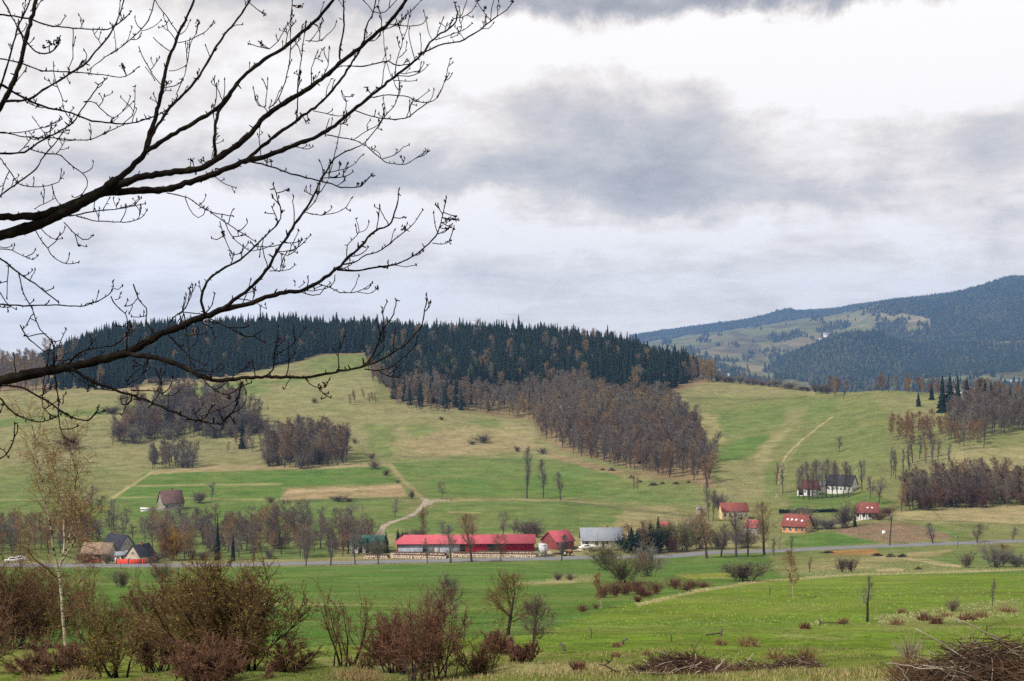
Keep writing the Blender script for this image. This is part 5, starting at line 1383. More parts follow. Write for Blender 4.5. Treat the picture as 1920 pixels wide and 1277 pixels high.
# trees on the hill fields
for kind, px, b, t, w, lab in (
    ('broom', 988, 935, 838, 32, 'tall slim bare tree, largest of the three by the ditch'),
    ('broom', 1019, 934, 862, 28, 'slim bare tree, middle of the three by the ditch'),
    ('broom', 1051, 938, 886, 27, 'small bare tree, right one of the three by the ditch'),
    ('bare', 740, 971, 934, 26, 'rounded dark bare tree beside the bend of the dirt track'),
    ('bare_purple', 829, 935, 903, 22, 'thin bare tree right of the head of the dirt track'),
    ('bare_purple', 1573, 848, 818, 22, 'small bare tree alone on the green slope right of the field path'),
    ('bare', 397, 938, 905, 20, 'thin bare tree right of the old hill farmhouse'),
    ('bush_purple', 372, 944, 926, 26, 'low purple bush just right of the old hill farmhouse'),
    ('bare', 172, 960, 912, 38, 'bare tree on the left meadow behind the birch'),
    ('bare', 213, 1000, 938, 36, 'dark bare tree above the hamlet roofs'),
    ('bare_purple', 190, 962, 930, 30, 'smaller purple tree beside the bare tree on the left meadow'),
    ('slim', 1468, 925, 868, 18, 'narrow bare tree left of the red-roofed barn'),
    ('slim_brown', 1457, 925, 868, 16, 'brownish narrow tree at the foot of the field path'),
    ('broom', 1616, 920, 862, 24, 'tall bare tree at the right gable of the slate-roofed farmhouse'),
    ('bare', 1648, 945, 897, 34, 'leaning dark bare tree right of the slate-roofed farmhouse'),
    ('bare_purple', 1632, 935, 895, 26, 'greyish bare tree between the farmhouse gable and the leaning tree'),
    ('broom', 1328, 978, 900, 20, 'tall dark slender tree at the lower corner of the hill wood'),
    ('broom', 1337, 978, 918, 16, 'shorter slender tree beside the tall one at the wood corner'),
    ('bush_purple', 1348, 952, 926, 30, 'round dark bush above the cream house'),
    ('birch', 796, 1012, 950, 26, 'rusty birch with a pale stem behind the left end of the long barn'),
    ('bare', 945, 1006, 960, 28, 'dark bare tree behind the right end of the long barn'),
    ('bare_purple', 965, 1006, 972, 24, 'purplish tree right of the dark one behind the long barn'),
    ('bare', 833, 1012, 978, 30, 'round grey tree behind the middle of the long barn'),
    ('bare_brown', 884, 1010, 966, 36, 'brownish tree behind the red half of the long barn')):
    n = 'bush' if kind.startswith('bush') else ('birch_tree' if kind == 'birch' else 'bare_tree')
    P_(kind, n, px, b, t, lab, {'bush': 'bush', 'birch_tree': 'birch tree', 'bare_tree': 'bare tree'}[n], None, w, 250)
for i, (px, b, t) in enumerate(((1498,934,878),(1507,937,870),(1517,937,866),(1523,934,864),(1532,936,862),(1541,936,864),(1549,933,860),(1560,934,870),(1570,934,864),(1581,934,866),(1590,932,872))):
    P_('broom' if i % 3 else 'broom_purple', 'bare_tree', px, b, t, 'tall dark bare tree in the row screening the red-roofed barn and slate-roofed farmhouse', 'bare tree', 'bare tree row before the farm', 27, 250)
for i, (px, b, t) in enumerate(((1671,897,838),(1679,898,842),(1695,894,840),(1706,893,850),(1675,893,845))):
    P_('slim', 'bare_tree', px, b, t, 'tall thin bare tree on the slope left of the right field copse', 'bare tree', 'thin trees left of the right field copse', 15, 250)
# woods of the valley floor, left of the sawmill
VB = 'trees of the valley belt'
copse([(285,1052),(480,1050),(640,1046),(715,1040),(700,1020),(560,1012),(400,1005),(290,1010)], 425, 500, 95, 2.6, ['bare', 'bare_purple', 'bare_purple', 'bare_brown', 'bush_purple'], 6, 11, 'bare tree in the leafless belt between the hamlet and the sawmill', VB, 'valley_tree')
copse([(160,1030),(300,1015),(420,1000),(520,1000),(520,985),(400,985),(240,985),(160,995)], 455, 580, 48, 4, ['bare', 'bare_purple', 'bare'], 5, 8, 'bare tree on the rise behind the hamlet', 'trees behind the hamlet', 'valley_tree')
copse([(-60,1045),(90,1040),(170,1035),(165,1005),(80,1000),(-60,1005)], 425, 560, 60, 3.5, ['bare_brown', 'bare_brown', 'bare'], 6, 10, 'rusty bare tree at the far left behind the birch', 'rusty trees at the far left', 'valley_tree')
copse([(480,1005),(700,1000),(690,985),(560,980),(480,985)], 480, 580, 20, 5, ['bare_purple', 'bare_brown', 'bare'], 6, 9, 'small bare tree on the meadow edge above the valley belt', 'small trees above the valley belt', 'valley_tree')
for kind, nm, px, b, t, w, lab, cat in (
    ('gold', 'golden_willow', 322, 1051, 1002, 44, 'round golden orange willow right of the hamlet', 'willow'),
    ('spruce', 'spruce_tree', 408, 1051, 963, 30, 'tall dark spruce in the belt right of the golden willow', 'spruce tree'),
    ('spruce', 'spruce_tree', 437, 1052, 1000, 22, 'smaller dark spruce right of the tall one in the belt', 'spruce tree'),
    ('bare', 'bare_tree', 349, 1040, 972, 34, 'tall dark bare tree rising behind the golden willow', 'bare tree'),
    ('bare', 'bare_tree', 572, 1004, 938, 46, 'large round grey tree on the meadow above the belt', 'bare tree'),
    ('bare', 'bare_tree', 602, 1004, 950, 30, 'grey tree right of the large round one above the belt', 'bare tree'),
    ('bare_brown', 'bare_tree', 508, 1002, 946, 40, 'brownish tree left of the large round one above the belt', 'bare tree'),
    ('birch', 'birch_tree', 440, 1040, 958, 34, 'thin rusty birch behind the smaller spruce of the belt', 'birch tree'),
    ('birch', 'birch_tree', 565, 1046, 982, 26, 'thin rusty birch in the middle of the belt', 'birch tree')):
    P_(kind, nm, px, b, t, lab, cat, None, w, 250)
for px, b, t, w, lab in ((1166,1033,1008,26,'leftmost low spruce of the dark clump by the road'), (1184,1036,988,30,'spruce second from left in the dark clump by the road'), (1205,1031,976,24,'pointed spruce standing behind the dark clump'),
        (1219,1034,976,26,'narrow spruce in the middle of the dark clump'), (1234,1031,966,28,'tallest spruce, right end of the dark clump'), 
        (689,1037,1008,14,'small dark fir before the green-roofed house'), (724,1037,996,18,'dark fir at the right end of the green-roofed house'), (746,1019,990,16,'dark fir behind the left end of the long barn'), (755,1016,994,16,'second dark fir behind the left end of the long barn'), (765,1013,996,18,'third dark fir, right of the two behind the long barn end'), (1603,988,962,12,'small dark fir left of the half timbered cottage')):
    put('spruce', 'spruce_tree', G(px, b, 300), (b-t)/F*G(px, b, 300)[1], lab, 'spruce tree', None, wide=1.0+(.034 if w >= 30 else .012)*w)
for kind, px, b, t, w, lab in (('bush_olive', 1256, 1033, 992, 40, 'olive bush right beside the dark spruce clump'), ('bush_olive', 1284, 1034, 984, 46, 'large olive bush left of the tall roadside group'), ('bush_red', 1262, 1036, 1008, 28, 'rusty low bush before the olive bushes by the road'),
        ('bush_olive', 1312, 1030, 990, 40, 'olive bush behind the leftmost tall roadside tree'), ('bush_purple', 1300, 1012, 975, 40, 'purple grey bush below the white shed'), ('bush_olive', 1240, 1012, 980, 36, 'olive bush behind the dark spruce clump'), ('bush_purple', 1345, 1030, 995, 44, 'purple bush among the tall roadside trees'), ('bush_purple', 1395, 1028, 996, 40, 'purple bush below the pink roof slope'),
        ('bush_purple', 1585, 990, 948, 40, 'large dark grey bush left of the half timbered cottage'), ('bush_purple', 1505, 978, 954, 40, 'dark bush behind the orange house roof'), ('bush', 1528, 993, 972, 30, 'grey bush at the right gable of the orange house'), ('bush', 1552, 992, 974, 34, 'grey green bush row between the orange house and the lane'),
        ('bush_olive', 868 - 160, 1042, 1024, 24, 'olive bush before the green-roofed house'), ('bush_olive', 712, 1043, 1020, 22, 'rounded olive shrub at the end of the log stacks'), ('bush_purple', 760, 1016, 998, 26, 'dark brush behind the barn end'), ('bush_purple', 785, 1013, 992, 26, 'dark brush left of the rusty birch behind the barn'), ('bush_purple', 1005, 1008, 985, 26, 'dark bushes behind the right end of the long barn'), ('bush_purple', 985, 1004, 978, 40, 'wide dark thicket behind the right end of the long barn'),
        ('bush_purple', 204, 1058, 1040, 26, 'dark bush before the tan-roofed barn and the farmhouse'), ('bush_red', 158, 1056, 1036, 34, 'rusty bush at the left end of the tan-roofed barn'), ('bush_purple', 294, 1056, 1036, 26, 'dark bush right of the beige gabled house'), ('bush_red', 1646, 975, 962, 26, 'dark red bush right of the half timbered cottage'), ('bush_red', 1660, 968, 952, 30, 'reddish scrub at the lower left of the right field copse')):
    P_(kind, 'bush', px, b, t, lab, 'bush', None, w, 300)
for px, b, t, w, lab in ((1178,1037,1010,46,'low spreading dark evergreen at the left of the spruce clump'), (1204,1038.5,998,54,'broad dark evergreen in the front middle of the spruce clump'), (1229,1037.5,996,46,'dark evergreen at the right front of the spruce clump')):
    P_('evergreen', 'evergreen_bush', px, b, t, lab, 'bush', None, w, 300)
P_('bare_brown', 'bare_tree', 1178, 1026, 982, 'brownish bare tree standing behind the dark spruce clump', 'bare tree', None, 44, 300)
# dark clipped hedge above the orange house
def hedge():
    a = G(1461, 963, 300); b = G(1572, 960, 300); r = np.random.default_rng(8); g = Geo()
    n = 900; f = r.uniform(0, 1, n); c = a[None]*(1-f)[:, None]+b[None]*f[:, None]; c[:, 2] = gz(c[:, 0], c[:, 1])+r.uniform(0, 1, n)*(.7+1.1*fbm(f*9, f*0, 4, 2)); c[:, 1] += r.normal(size=n)*.4
    u = nrm(r.normal(size=(n, 3))); v = nrm(np.cross(u, r.normal(size=(n, 3)))); s = .45
    V = np.stack([c-u*s, c-v*s, c+u*s, c+v*s], 1).reshape(-1, 3); o = a.copy()
    g.add(V-o, (np.arange(n)*4)[:, None]+np.arange(4)[None])
    tag(obj('hedge', g.mesh('hedge', [M['spruce_needle']]), None, o), 'low dark evergreen hedge above the orange house', 'hedge')
hedge()
# bushes of the hill hedgerows and fields
for kind, px, b, t, w, lab in (('bush_purple', 703, 879, 866, 20, 'dark round bush at the top of the trodden field edge'), ('bush_purple', 724, 892, 881, 14, 'dark round bush half way down the trodden field edge'), ('bush_purple', 697, 862, 850, 12, 'small dark bush just below the domed copse'), ('bush_purple', 746, 906, 900, 9, 'tiny dark bush low on the trodden field edge'),
        ('bush_purple', 208, 776, 763, 30, 'low grey bush on the green strip of the left slope'), ('bush_purple', 130, 842, 820, 36, 'pinkish bush on the left slope below the branches'), ('bush_purple', 300, 722, 710, 34, 'low grey thicket at the forest foot on the left'), ('spruce', 502, 768, 760, 6, 'tiny dark conifer on the open left meadow'), ('bush_red', 590, 757, 749, 10, 'small rusty bush on the open left meadow'),
        ('bush', 625, 812, 800, 9, 'small dark shrub right of the domed copse top'), ('bush', 652, 823, 812, 9, 'dark little shrub below the copse shrubs'), ('bush', 665, 832, 824, 8, 'dark little shrub lowest of the copse shrubs'), ('bush', 640, 808, 799, 8, 'dark little shrub highest of the copse shrubs'), ('bush_olive', 828, 788, 782, 9, 'tiny dark bush below the forest foot'),
        ('bush_purple', 905, 830, 818, 26, 'loose dark scrub on the tan bank'), ('bush_purple', 885, 834, 827, 12, 'small dark scrub left of the loose scrub'), ('bush_purple', 772, 936, 922, 9, 'thin shrub by the head of the dirt track'), ('bush_purple', 635, 941, 930, 26, 'low shrub under the brown field strip'), ('bush_purple', 655, 941, 934, 14, 'dark low shrub right under the brown field strip'), ('bush_purple', 507, 943, 932, 14, 'dark shrub left under the brown field strip'), ('bush_purple', 970, 848, 838, 10, 'small bush left of the litter edge'), ('bush_purple', 1017, 852, 842, 14, 'dark bush above the litter edge')):
    if kind == 'spruce': P_(kind, 'conifer_shrub', px, b, t, lab, 'conifer', None, None, 300, parts=False)
    else: P_(kind, 'bush', px, b, t, lab, 'bush', None, w, 300, parts=False)
for i in range(16):
    px = 1345+i*14+random.uniform(-4, 4); b = np.interp(px, [1340, 1450, 1560], [713, 724, 738])
    P_(random.choice(['bush_purple', 'bush', 'bush_purple']), 'bush', px, b+1.5, b-random.uniform(5, 14), 'dark leafless bush in the hedge along the saddle skyline', 'bush', 'hedge bushes on the saddle skyline', random.uniform(14, 24), 600, parts=False)
def brush_heap(px, b, w, hgt, label, mat='twig_dark', n=160, seed=0, d=60):
    p = G(px, b, d); s = p[1]/F; r = np.random.default_rng(seed+int(px)); Wm, Hm = w*s/2, hgt*s
    a = r.normal(size=(n, 3))*np.array([Wm*.42, Wm*.3, 0]); rr = np.clip(np.hypot(a[:, 0]/Wm, a[:, 1]/Wm), 0, 1)
    a[:, 2] = Hm*(1-rr**1.5)*r.uniform(.05, 1, n); dd = np.stack([r.normal(size=n), r.normal(size=n), r.normal(size=n)*.35], -1)
    Pp, Rr = grow(a-nrm(dd)*Wm*.2, dd, Wm*r.uniform(.3, .6, n), np.full(n, max(.012, .05*Wm/2)), 3, .2, -.03, r, .4)
    Pp[..., 2] = np.maximum(Pp[..., 2], .02)
    g = Geo(); g.tubes(Pp, Rr, 3)
    return tag(obj('brush_heap', g.mesh('brush_heap', [M[mat]]), None, p), label, 'brush heap')
for px, b, w, h, lab in ((1147,883,16,6,'dark brush heap highest on the cleared strip below the wood'), (1184,897,13,6,'dark brush heap, second from the top of the cleared strip'), (1200,905,11,5,'small dark brush heap, third along the cleared strip'), (1225,911,20,6,'widest dark brush heap on the cleared strip'), (1242,908,12,5,'dark brush heap right of the widest one'), (1268,908,14,5,'dark brush heap, second from the right of the cleared strip'), (1291,906,10,5,'dark brush heap at the right end of the cleared strip'),
        (1553,1037,26,4,'low brush heap on the verge below the lawn'), (1645,1043,26,6,'low brown brush heap, left of three below the ploughed field'), (1670,1045,20,8,'round brown brush heap, middle of three below the ploughed field'), (1692,1045,22,7,'round brown brush heap, right of three below the ploughed field'), (1722,1068,16,6,'small brush heap on the tan strip at the right'), (1130,882,12,4,'little dark brush heap left of the highest heap')):
    brush_heap(px, b, w, h, lab, n=150, d=150)
for px, b, t in ((1188, 926, 892), (1195, 925, 893)):
    P_('birch', 'birch_tree', px, b, t, 'slender pale birch, one of a close pair below the brush heaps', 'birch tree', 'birch pair below the brush heaps', 9, 250)
# field below the road
for kind, nm, px, b, t, w, lab, cat in (
    ('bush_olive', 'willow_bush', 1140, 1069, 1026, 58, 'grey green willow bush, upper left of the clump by the road', 'bush'),
    ('bush_olive', 'willow_bush', 1169, 1094, 1046, 52, 'grey green willow bush, lowest of the clump by the road', 'bush'),
    ('bush', 'willow_bush', 1212, 1081, 1034, 50, 'greyish willow bush, right of the clump by the road', 'bush'),
    ('bush_red', 'bush', 1130, 1121, 1095, 26, 'red brown bush at the left end of the meadow hedge', 'bush'), ('bush_red', 'bush', 1151, 1119, 1095, 30, 'red brown bush, second from left in the meadow hedge', 'bush'), ('bush_red', 'bush', 1173, 1116, 1093, 30, 'red brown bush, third from left in the meadow hedge', 'bush'),
    ('bush_red', 'bush', 1192, 1114, 1091, 28, 'red brown bush below the grey willow bush', 'bush'), ('bush_red', 'bush', 1204, 1121, 1099, 26, 'red brown bush bulging downhill from the meadow hedge', 'bush'), ('bush_red', 'bush', 1196, 1129, 1116, 16, 'small red brown bush below the meadow hedge', 'bush'), ('bush_red', 'bush', 1228, 1114, 1091, 26, 'slanting red brown bush right of the meadow hedge', 'bush'), ('bush_red', 'bush', 1216, 1119, 1105, 20, 'low red brown bush between the hedge and the slanting bush', 'bush'),
    ('bush_red', 'bush', 1263, 1105, 1086, 30, 'rusty bush standing apart right of the meadow hedge', 'bush'), ('bush_red', 'bush', 1298, 1104, 1086, 26, 'dark rusty bush on the pale field edge', 'bush'), ('bush_red', 'bush', 1286, 1109, 1097, 20, 'low rusty bush left of the dark rusty one', 'bush'), ('bush_red', 'bush', 1318, 1102, 1091, 26, 'low rusty bush right of the dark rusty one', 'bush'), ('bush_red', 'bush', 1093, 1147, 1135, 18, 'small rusty bush at the left end of the pale field edge', 'bush'), ('bush_red', 'bush', 1117, 1142, 1132, 9, 'tiny dark shrub beside the leaning birch', 'bush'),
    ('bush_purple', 'bush', 1046, 1089, 1074, 16, 'small grey shrub on the left of two in the boggy hollow', 'bush'), ('bush_purple', 'bush', 1069, 1089, 1077, 14, 'small grey shrub on the right of two in the boggy hollow', 'bush'),
    ('bush_purple', 'bush', 1396, 1090, 1054, 66, 'wide domed purple grey bush on the pale field edge', 'bush'),
    ('birch', 'birch_tree', 1128, 1141, 1072, 34, 'leaning rusty birch in front of the meadow hedge', 'birch tree'), ('birch', 'birch_tree', 1199, 1083, 1034, 26, 'white stemmed birch inside the willow clump', 'birch tree'), ('birch', 'birch_tree', 1487, 1122, 1028, 36, 'rusty birch with a white stem and black foot alone on the meadow', 'birch tree'),
    ('slim_brown', 'sapling', 1518, 1074, 1044, 18, 'pale thin sapling right of the lone birch', 'sapling'), ('bush_purple', 'bush', 1577, 1073, 1050, 22, 'thin purplish shrub, left of two on the tan field strip', 'bush'), ('bush_purple', 'bush', 1596, 1073, 1047, 18, 'thin purplish shrub, right of two on the tan field strip', 'bush'),
    ('bush', 'bush', 1868, 1064, 1026, 50, 'grey bush around the birch at the right field edge', 'bush'), ('birch', 'birch_tree', 1882, 1063, 1018, 30, 'white leaning birch in the grey bush at the right field edge', 'birch tree'), ('bush', 'bush', 1907, 1064, 1040, 36, 'grey bush right of the white leaning birch', 'bush'), ('bush_purple', 'bush', 1812, 1065, 1038, 20, 'thin grey shrub left of the grey bush at the right field edge', 'bush'),
    ('bush_olive', 'bush', 302, 1090, 1062, 40, 'round grey olive bush below the road at the left', 'bush'), ('bush_purple', 'bush', 228, 1102, 1072, 26, 'reddish thin bush below the road left of the round olive one', 'bush'),
    ('slim', 'sapling', 1861, 1137, 1082, 18, 'very thin sapling on the right meadow', 'sapling'), ('bush_purple', 'bush', 1787, 1146, 1124, 22, 'small dark twiggy bush on the right meadow', 'bush'), ('slim', 'sapling', 1444, 1121, 1098, 8, 'thin stick-like sapling left of the lone birch', 'sapling')):
    P_(kind, nm, px, b, t, lab, cat, None, w, 60)
def lone_tree():
    p = G(1626, 1167, 60); h = 92/F*p[1]
    t, c, _ = bare_tree(301, h, .085, .26, 15, 5, 4, 26, .28, .14, 0, .0055, k3=2, l1rr=.40)
    root = empty('bare_tree', p, 0); obj('trunk', t.mesh('trunk', [M['twig_dark']]), root); obj('crown', c.mesh('crown', [M['crown_grey']]), root)
    tag(root, 'young bare tree with dark trunk standing alone on the right meadow', 'bare tree')
lone_tree()
for px, b, t, lab in ((1055,1221,1206,'stubby leaning fence post, leftmost on the lower meadow'), (1169,1209,1197,'short dark fence post, second from left on the lower meadow'), (1259,1204,1189,'thin dark fence post, third from left on the lower meadow'), (1351,1193,1180,'dark fence post with a broken rail beside it'), (1537,1173,1160,'dark fence post with a fallen rail, left of the young bare tree'), (1700,1157,1141,'thin fence post right of the young bare tree'), (1659,1160,1147,'thin crooked stake between the young tree and the fence post'), (1107,1198,1178,'very thin stake on the lower meadow')):
    p = G(px, b, 25); h = (b-t)/F*p[1]; r = np.random.default_rng(int(px)); g = Geo()
    g.tubes(np.array([[0, 0, -.2], [r.normal()*.04, 0, h*.6], [r.normal()*.09, 0, h]]), np.array([.055, .05, .04])*(.5 if 'thin' in lab else 1), 6, cap=True)
    if 'rail' in lab: g.tubes(np.array([[.05, .0, .15], [1.6, .3, .10]]) if px > 1400 else np.array([[-.6, 0, .05], [0, 0, h*.45]]), np.array([.04, .03]), 5, cap=True)
    tag(obj('fence_post', g.mesh('fence_post', [M['post_wood']]), None, p), lab, 'fence post')
# ------------------------------------------------------------------ foreground: birch, thorn bushes, brush piles, dry grass
def solo(name, px, base, seed, Wpx, top, label, cat, mats, group=None, d=9.0, leaf_mat=None, **k):
    p = G(px, base, d); s = p[1]/F
    st, tg, lv = shrub(seed, Wpx*s*.86, (base-top)*s*.85, **k)
    root = empty(name, (p[0], p[1], p[2]-.04), 0)
    obj('stems', st.mesh('stems', [M[mats[0]]]), root); obj('twigs', tg.mesh('twigs', [M[mats[1]]]), root)
    if lv is not None: obj('buds', lv.mesh('buds', [M[leaf_mat or 'leaf_olive']]), root)['kind'] = 'stuff'
    return tag(root, label, cat, group)
TB = 'thorn_bush'; th = 'thorn bush'
solo(TB, 5, 1216, 201, 215, 1062, 'dark reddish thorn bush at the left edge behind the birch foot', th, ('twig_dark', 'shrub_red'), stems=26, n1=11, n2=9, n3=4, r0=.03, tw=.0085, leaves=2600, leaf=.030, leaf_mat='leaf_rust')
solo(TB, 85, 1264, 202, 230, 1200, 'low maroon thorn bush at the lower left corner', th, ('twig_dark', 'shrub_red'), stems=26, n1=11, n2=9, n3=4, r0=.02, tw=.007, leaves=900, leaf=.02, leaf_mat='leaf_rust')
solo(TB, -60, 1268, 203, 240, 1120, 'maroon thorn bush cut by the left frame edge', th, ('twig_dark', 'shrub_red'), stems=22, n1=11, n2=9, n3=4, r0=.02, tw=.007, leaves=800, leaf=.02, leaf_mat='leaf_rust')
solo(TB, 190, 1214, 204, 240, 1085, 'olive budding thorn bush right behind the birch trunk', th, ('twig_dark', 'shrub_brown'), stems=20, n1=10, n2=8, n3=3, r0=.03, tw=.008, leaves=3600, leaf=.034)
solo(TB, 66, 1216, 219, 250, 1060, 'tall brown thorn bush directly left of the birch trunk', th, ('twig_dark', 'shrub_brown'), stems=26, n1=11, n2=9, n3=4, r0=.03, tw=.009, leaves=2400, leaf=.03, leaf_mat='leaf_rust')
solo(TB, 150, 1258, 224, 190, 1190, 'low dark brown thorn bush at the right of the birch foot', th, ('twig_dark', 'shrub_red'), stems=20, n1=10, n2=9, n3=3, r0=.02, tw=.0065, leaves=700, leaf=.018)
solo(TB, 208, 1272, 205, 170, 1150, 'black stemmed thorn bush between the birch and the large olive bush', th, ('ash_bark', 'shrub_brown'), stems=9, n1=9, n2=8, n3=3, r0=.035, tw=.006, leaves=2200, leaf=.024)
solo(TB, 318, 1207, 206, 290, 1075, 'rust coloured thorn bush behind the black stemmed one', th, ('twig_dark', 'shrub_red'), stems=24, n1=11, n2=9, n3=4, r0=.035, tw=.010, leaves=3200, leaf=.04, leaf_mat='leaf_rust')
solo(TB, 432, 1258, 207, 300, 1058, 'largest thorn bush, olive brown and rounded, left of the open meadow', th, ('ash_bark', 'shrub_brown'), stems=34, n1=12, n2=9, n3=4, r0=.04, tw=.0068, leaves=7500, leaf=.026)
solo(TB, 372, 1240, 208, 220, 1085, 'olive thorn bush grown into the left side of the largest bush', th, ('ash_bark', 'shrub_brown'), stems=24, n1=11, n2=9, n3=4, r0=.035, tw=.0075, leaves=5200, leaf=.027)
solo(TB, 395, 1282, 209, 260, 1185, 'low maroon thorn bush at the foot of the largest bush', th, ('twig_dark', 'shrub_red'), stems=28, n1=11, n2=9, n3=4, r0=.018, tw=.0055, leaves=700, leaf=.015, leaf_mat='leaf_rust')
solo(TB, 545, 1262, 210, 150, 1190, 'low reddish thorn bush at the right end of the largest bush', th, ('twig_dark', 'shrub_red'), stems=16, n1=10, n2=8, n3=3, r0=.02, tw=.0055, leaves=1200, leaf=.018, leaf_mat='leaf_rust')
solo(TB, 290, 1262, 216, 150, 1165, 'brown thorn bush beneath the rust coloured one', th, ('ash_bark', 'shrub_red'), stems=20, n1=10, n2=9, n3=3, r0=.022, tw=.006, leaves=900, leaf=.02)
solo(TB, 652, 1250, 211, 130, 1122, 'sparse thorn bush with a few dark stems in the gap', th, ('ash_bark', 'shrub_brown'), stems=7, n1=7, n2=6, n3=3, r0=.028, tw=.005, leaves=500, leaf=.016, leaf_mat='leaf_rust')
solo(TB, 690, 1256, 217, 110, 1196, 'thin low thorn bush right of the sparse one', th, ('twig_dark', 'shrub_brown'), stems=12, n1=8, n2=6, n3=3, r0=.018, tw=.005)
solo(TB, 800, 1276, 212, 215, 1116, 'rounded purple red thorn bush in the lower middle', th, ('twig_dark', 'shrub_red'), stems=22, n1=11, n2=8, n3=3, r0=.018, tw=.0045, leaves=900, leaf=.012, leaf_mat='leaf_rust')
solo(TB, 745, 1262, 218, 120, 1150, 'purple brown thorn bush joined to the left of the rounded one', th, ('twig_dark', 'shrub_red'), stems=20, n1=11, n2=9, n3=4, r0=.018, tw=.0045, leaves=700, leaf=.013, leaf_mat='leaf_rust')
solo(TB, 893, 1264, 213, 120, 1192, 'brown thin thorn bush right of the rounded purple one', th, ('twig_dark', 'shrub_brown'), stems=16, n1=9, n2=8, n3=3, r0=.014, tw=.004)
solo(TB, 925, 1224, 214, 120, 1178, 'low red thorn scrub around the crooked tree foot', th, ('twig_dark', 'shrub_red'), stems=22, n1=10, n2=8, n3=3, r0=.02, tw=.008)
solo(TB, 985, 1240, 215, 110, 1195, 'low red scrub under the small fan shaped tree', th, ('twig_dark', 'shrub_red'), stems=16, n1=9, n2=8, n3=3, r0=.016, tw=.006)
def solo_tree(name, px, base, top, seed, label, mats, d=9.0, **k):
    p = G(px, base, d); h = (base-top)/F*p[1]
    t, c, l = bare_tree(seed, h, **k)
    root = empty(name, (p[0], p[1], p[2]-.05), 0)
    obj('trunk', t.mesh('trunk', [M[mats[0]]]), root); obj('crown', c.mesh('crown', [M[mats[1]]]), root)
    return tag(root, label, 'bare tree')
solo_tree('hawthorn_tree', 952, 1192, 1090, 221, 'crooked dark bare tree with a wide crown right of the purple thorn bush', ('twig_dark', 'shrub_brown'), r0=.10, clear=.25, n1=16, n2=7, n3=6, ang=58, spread=.62, trop=.06, tw=.008, lean=.08, wander=.22)
solo_tree('hawthorn_tree', 999, 1228, 1128, 222, 'small bare tree with a fan shaped purple crown right of the crooked one', ('twig_dark', 'crown_purple'), r0=.045, clear=.28, n1=16, n2=7, n3=6, ang=40, spread=.42, trop=.06, tw=.005, lean=.05, wander=.16)
solo_tree('hawthorn_tree', 832, 1172, 1090, 223, 'grey bare tree crown showing above the purple thorn bush', ('twig_dark', 'crown_grey'), r0=.09, clear=.2, n1=16, n2=8, n3=7, ang=60, spread=.5, trop=.05, tw=.010, lean=.05, wander=.2)

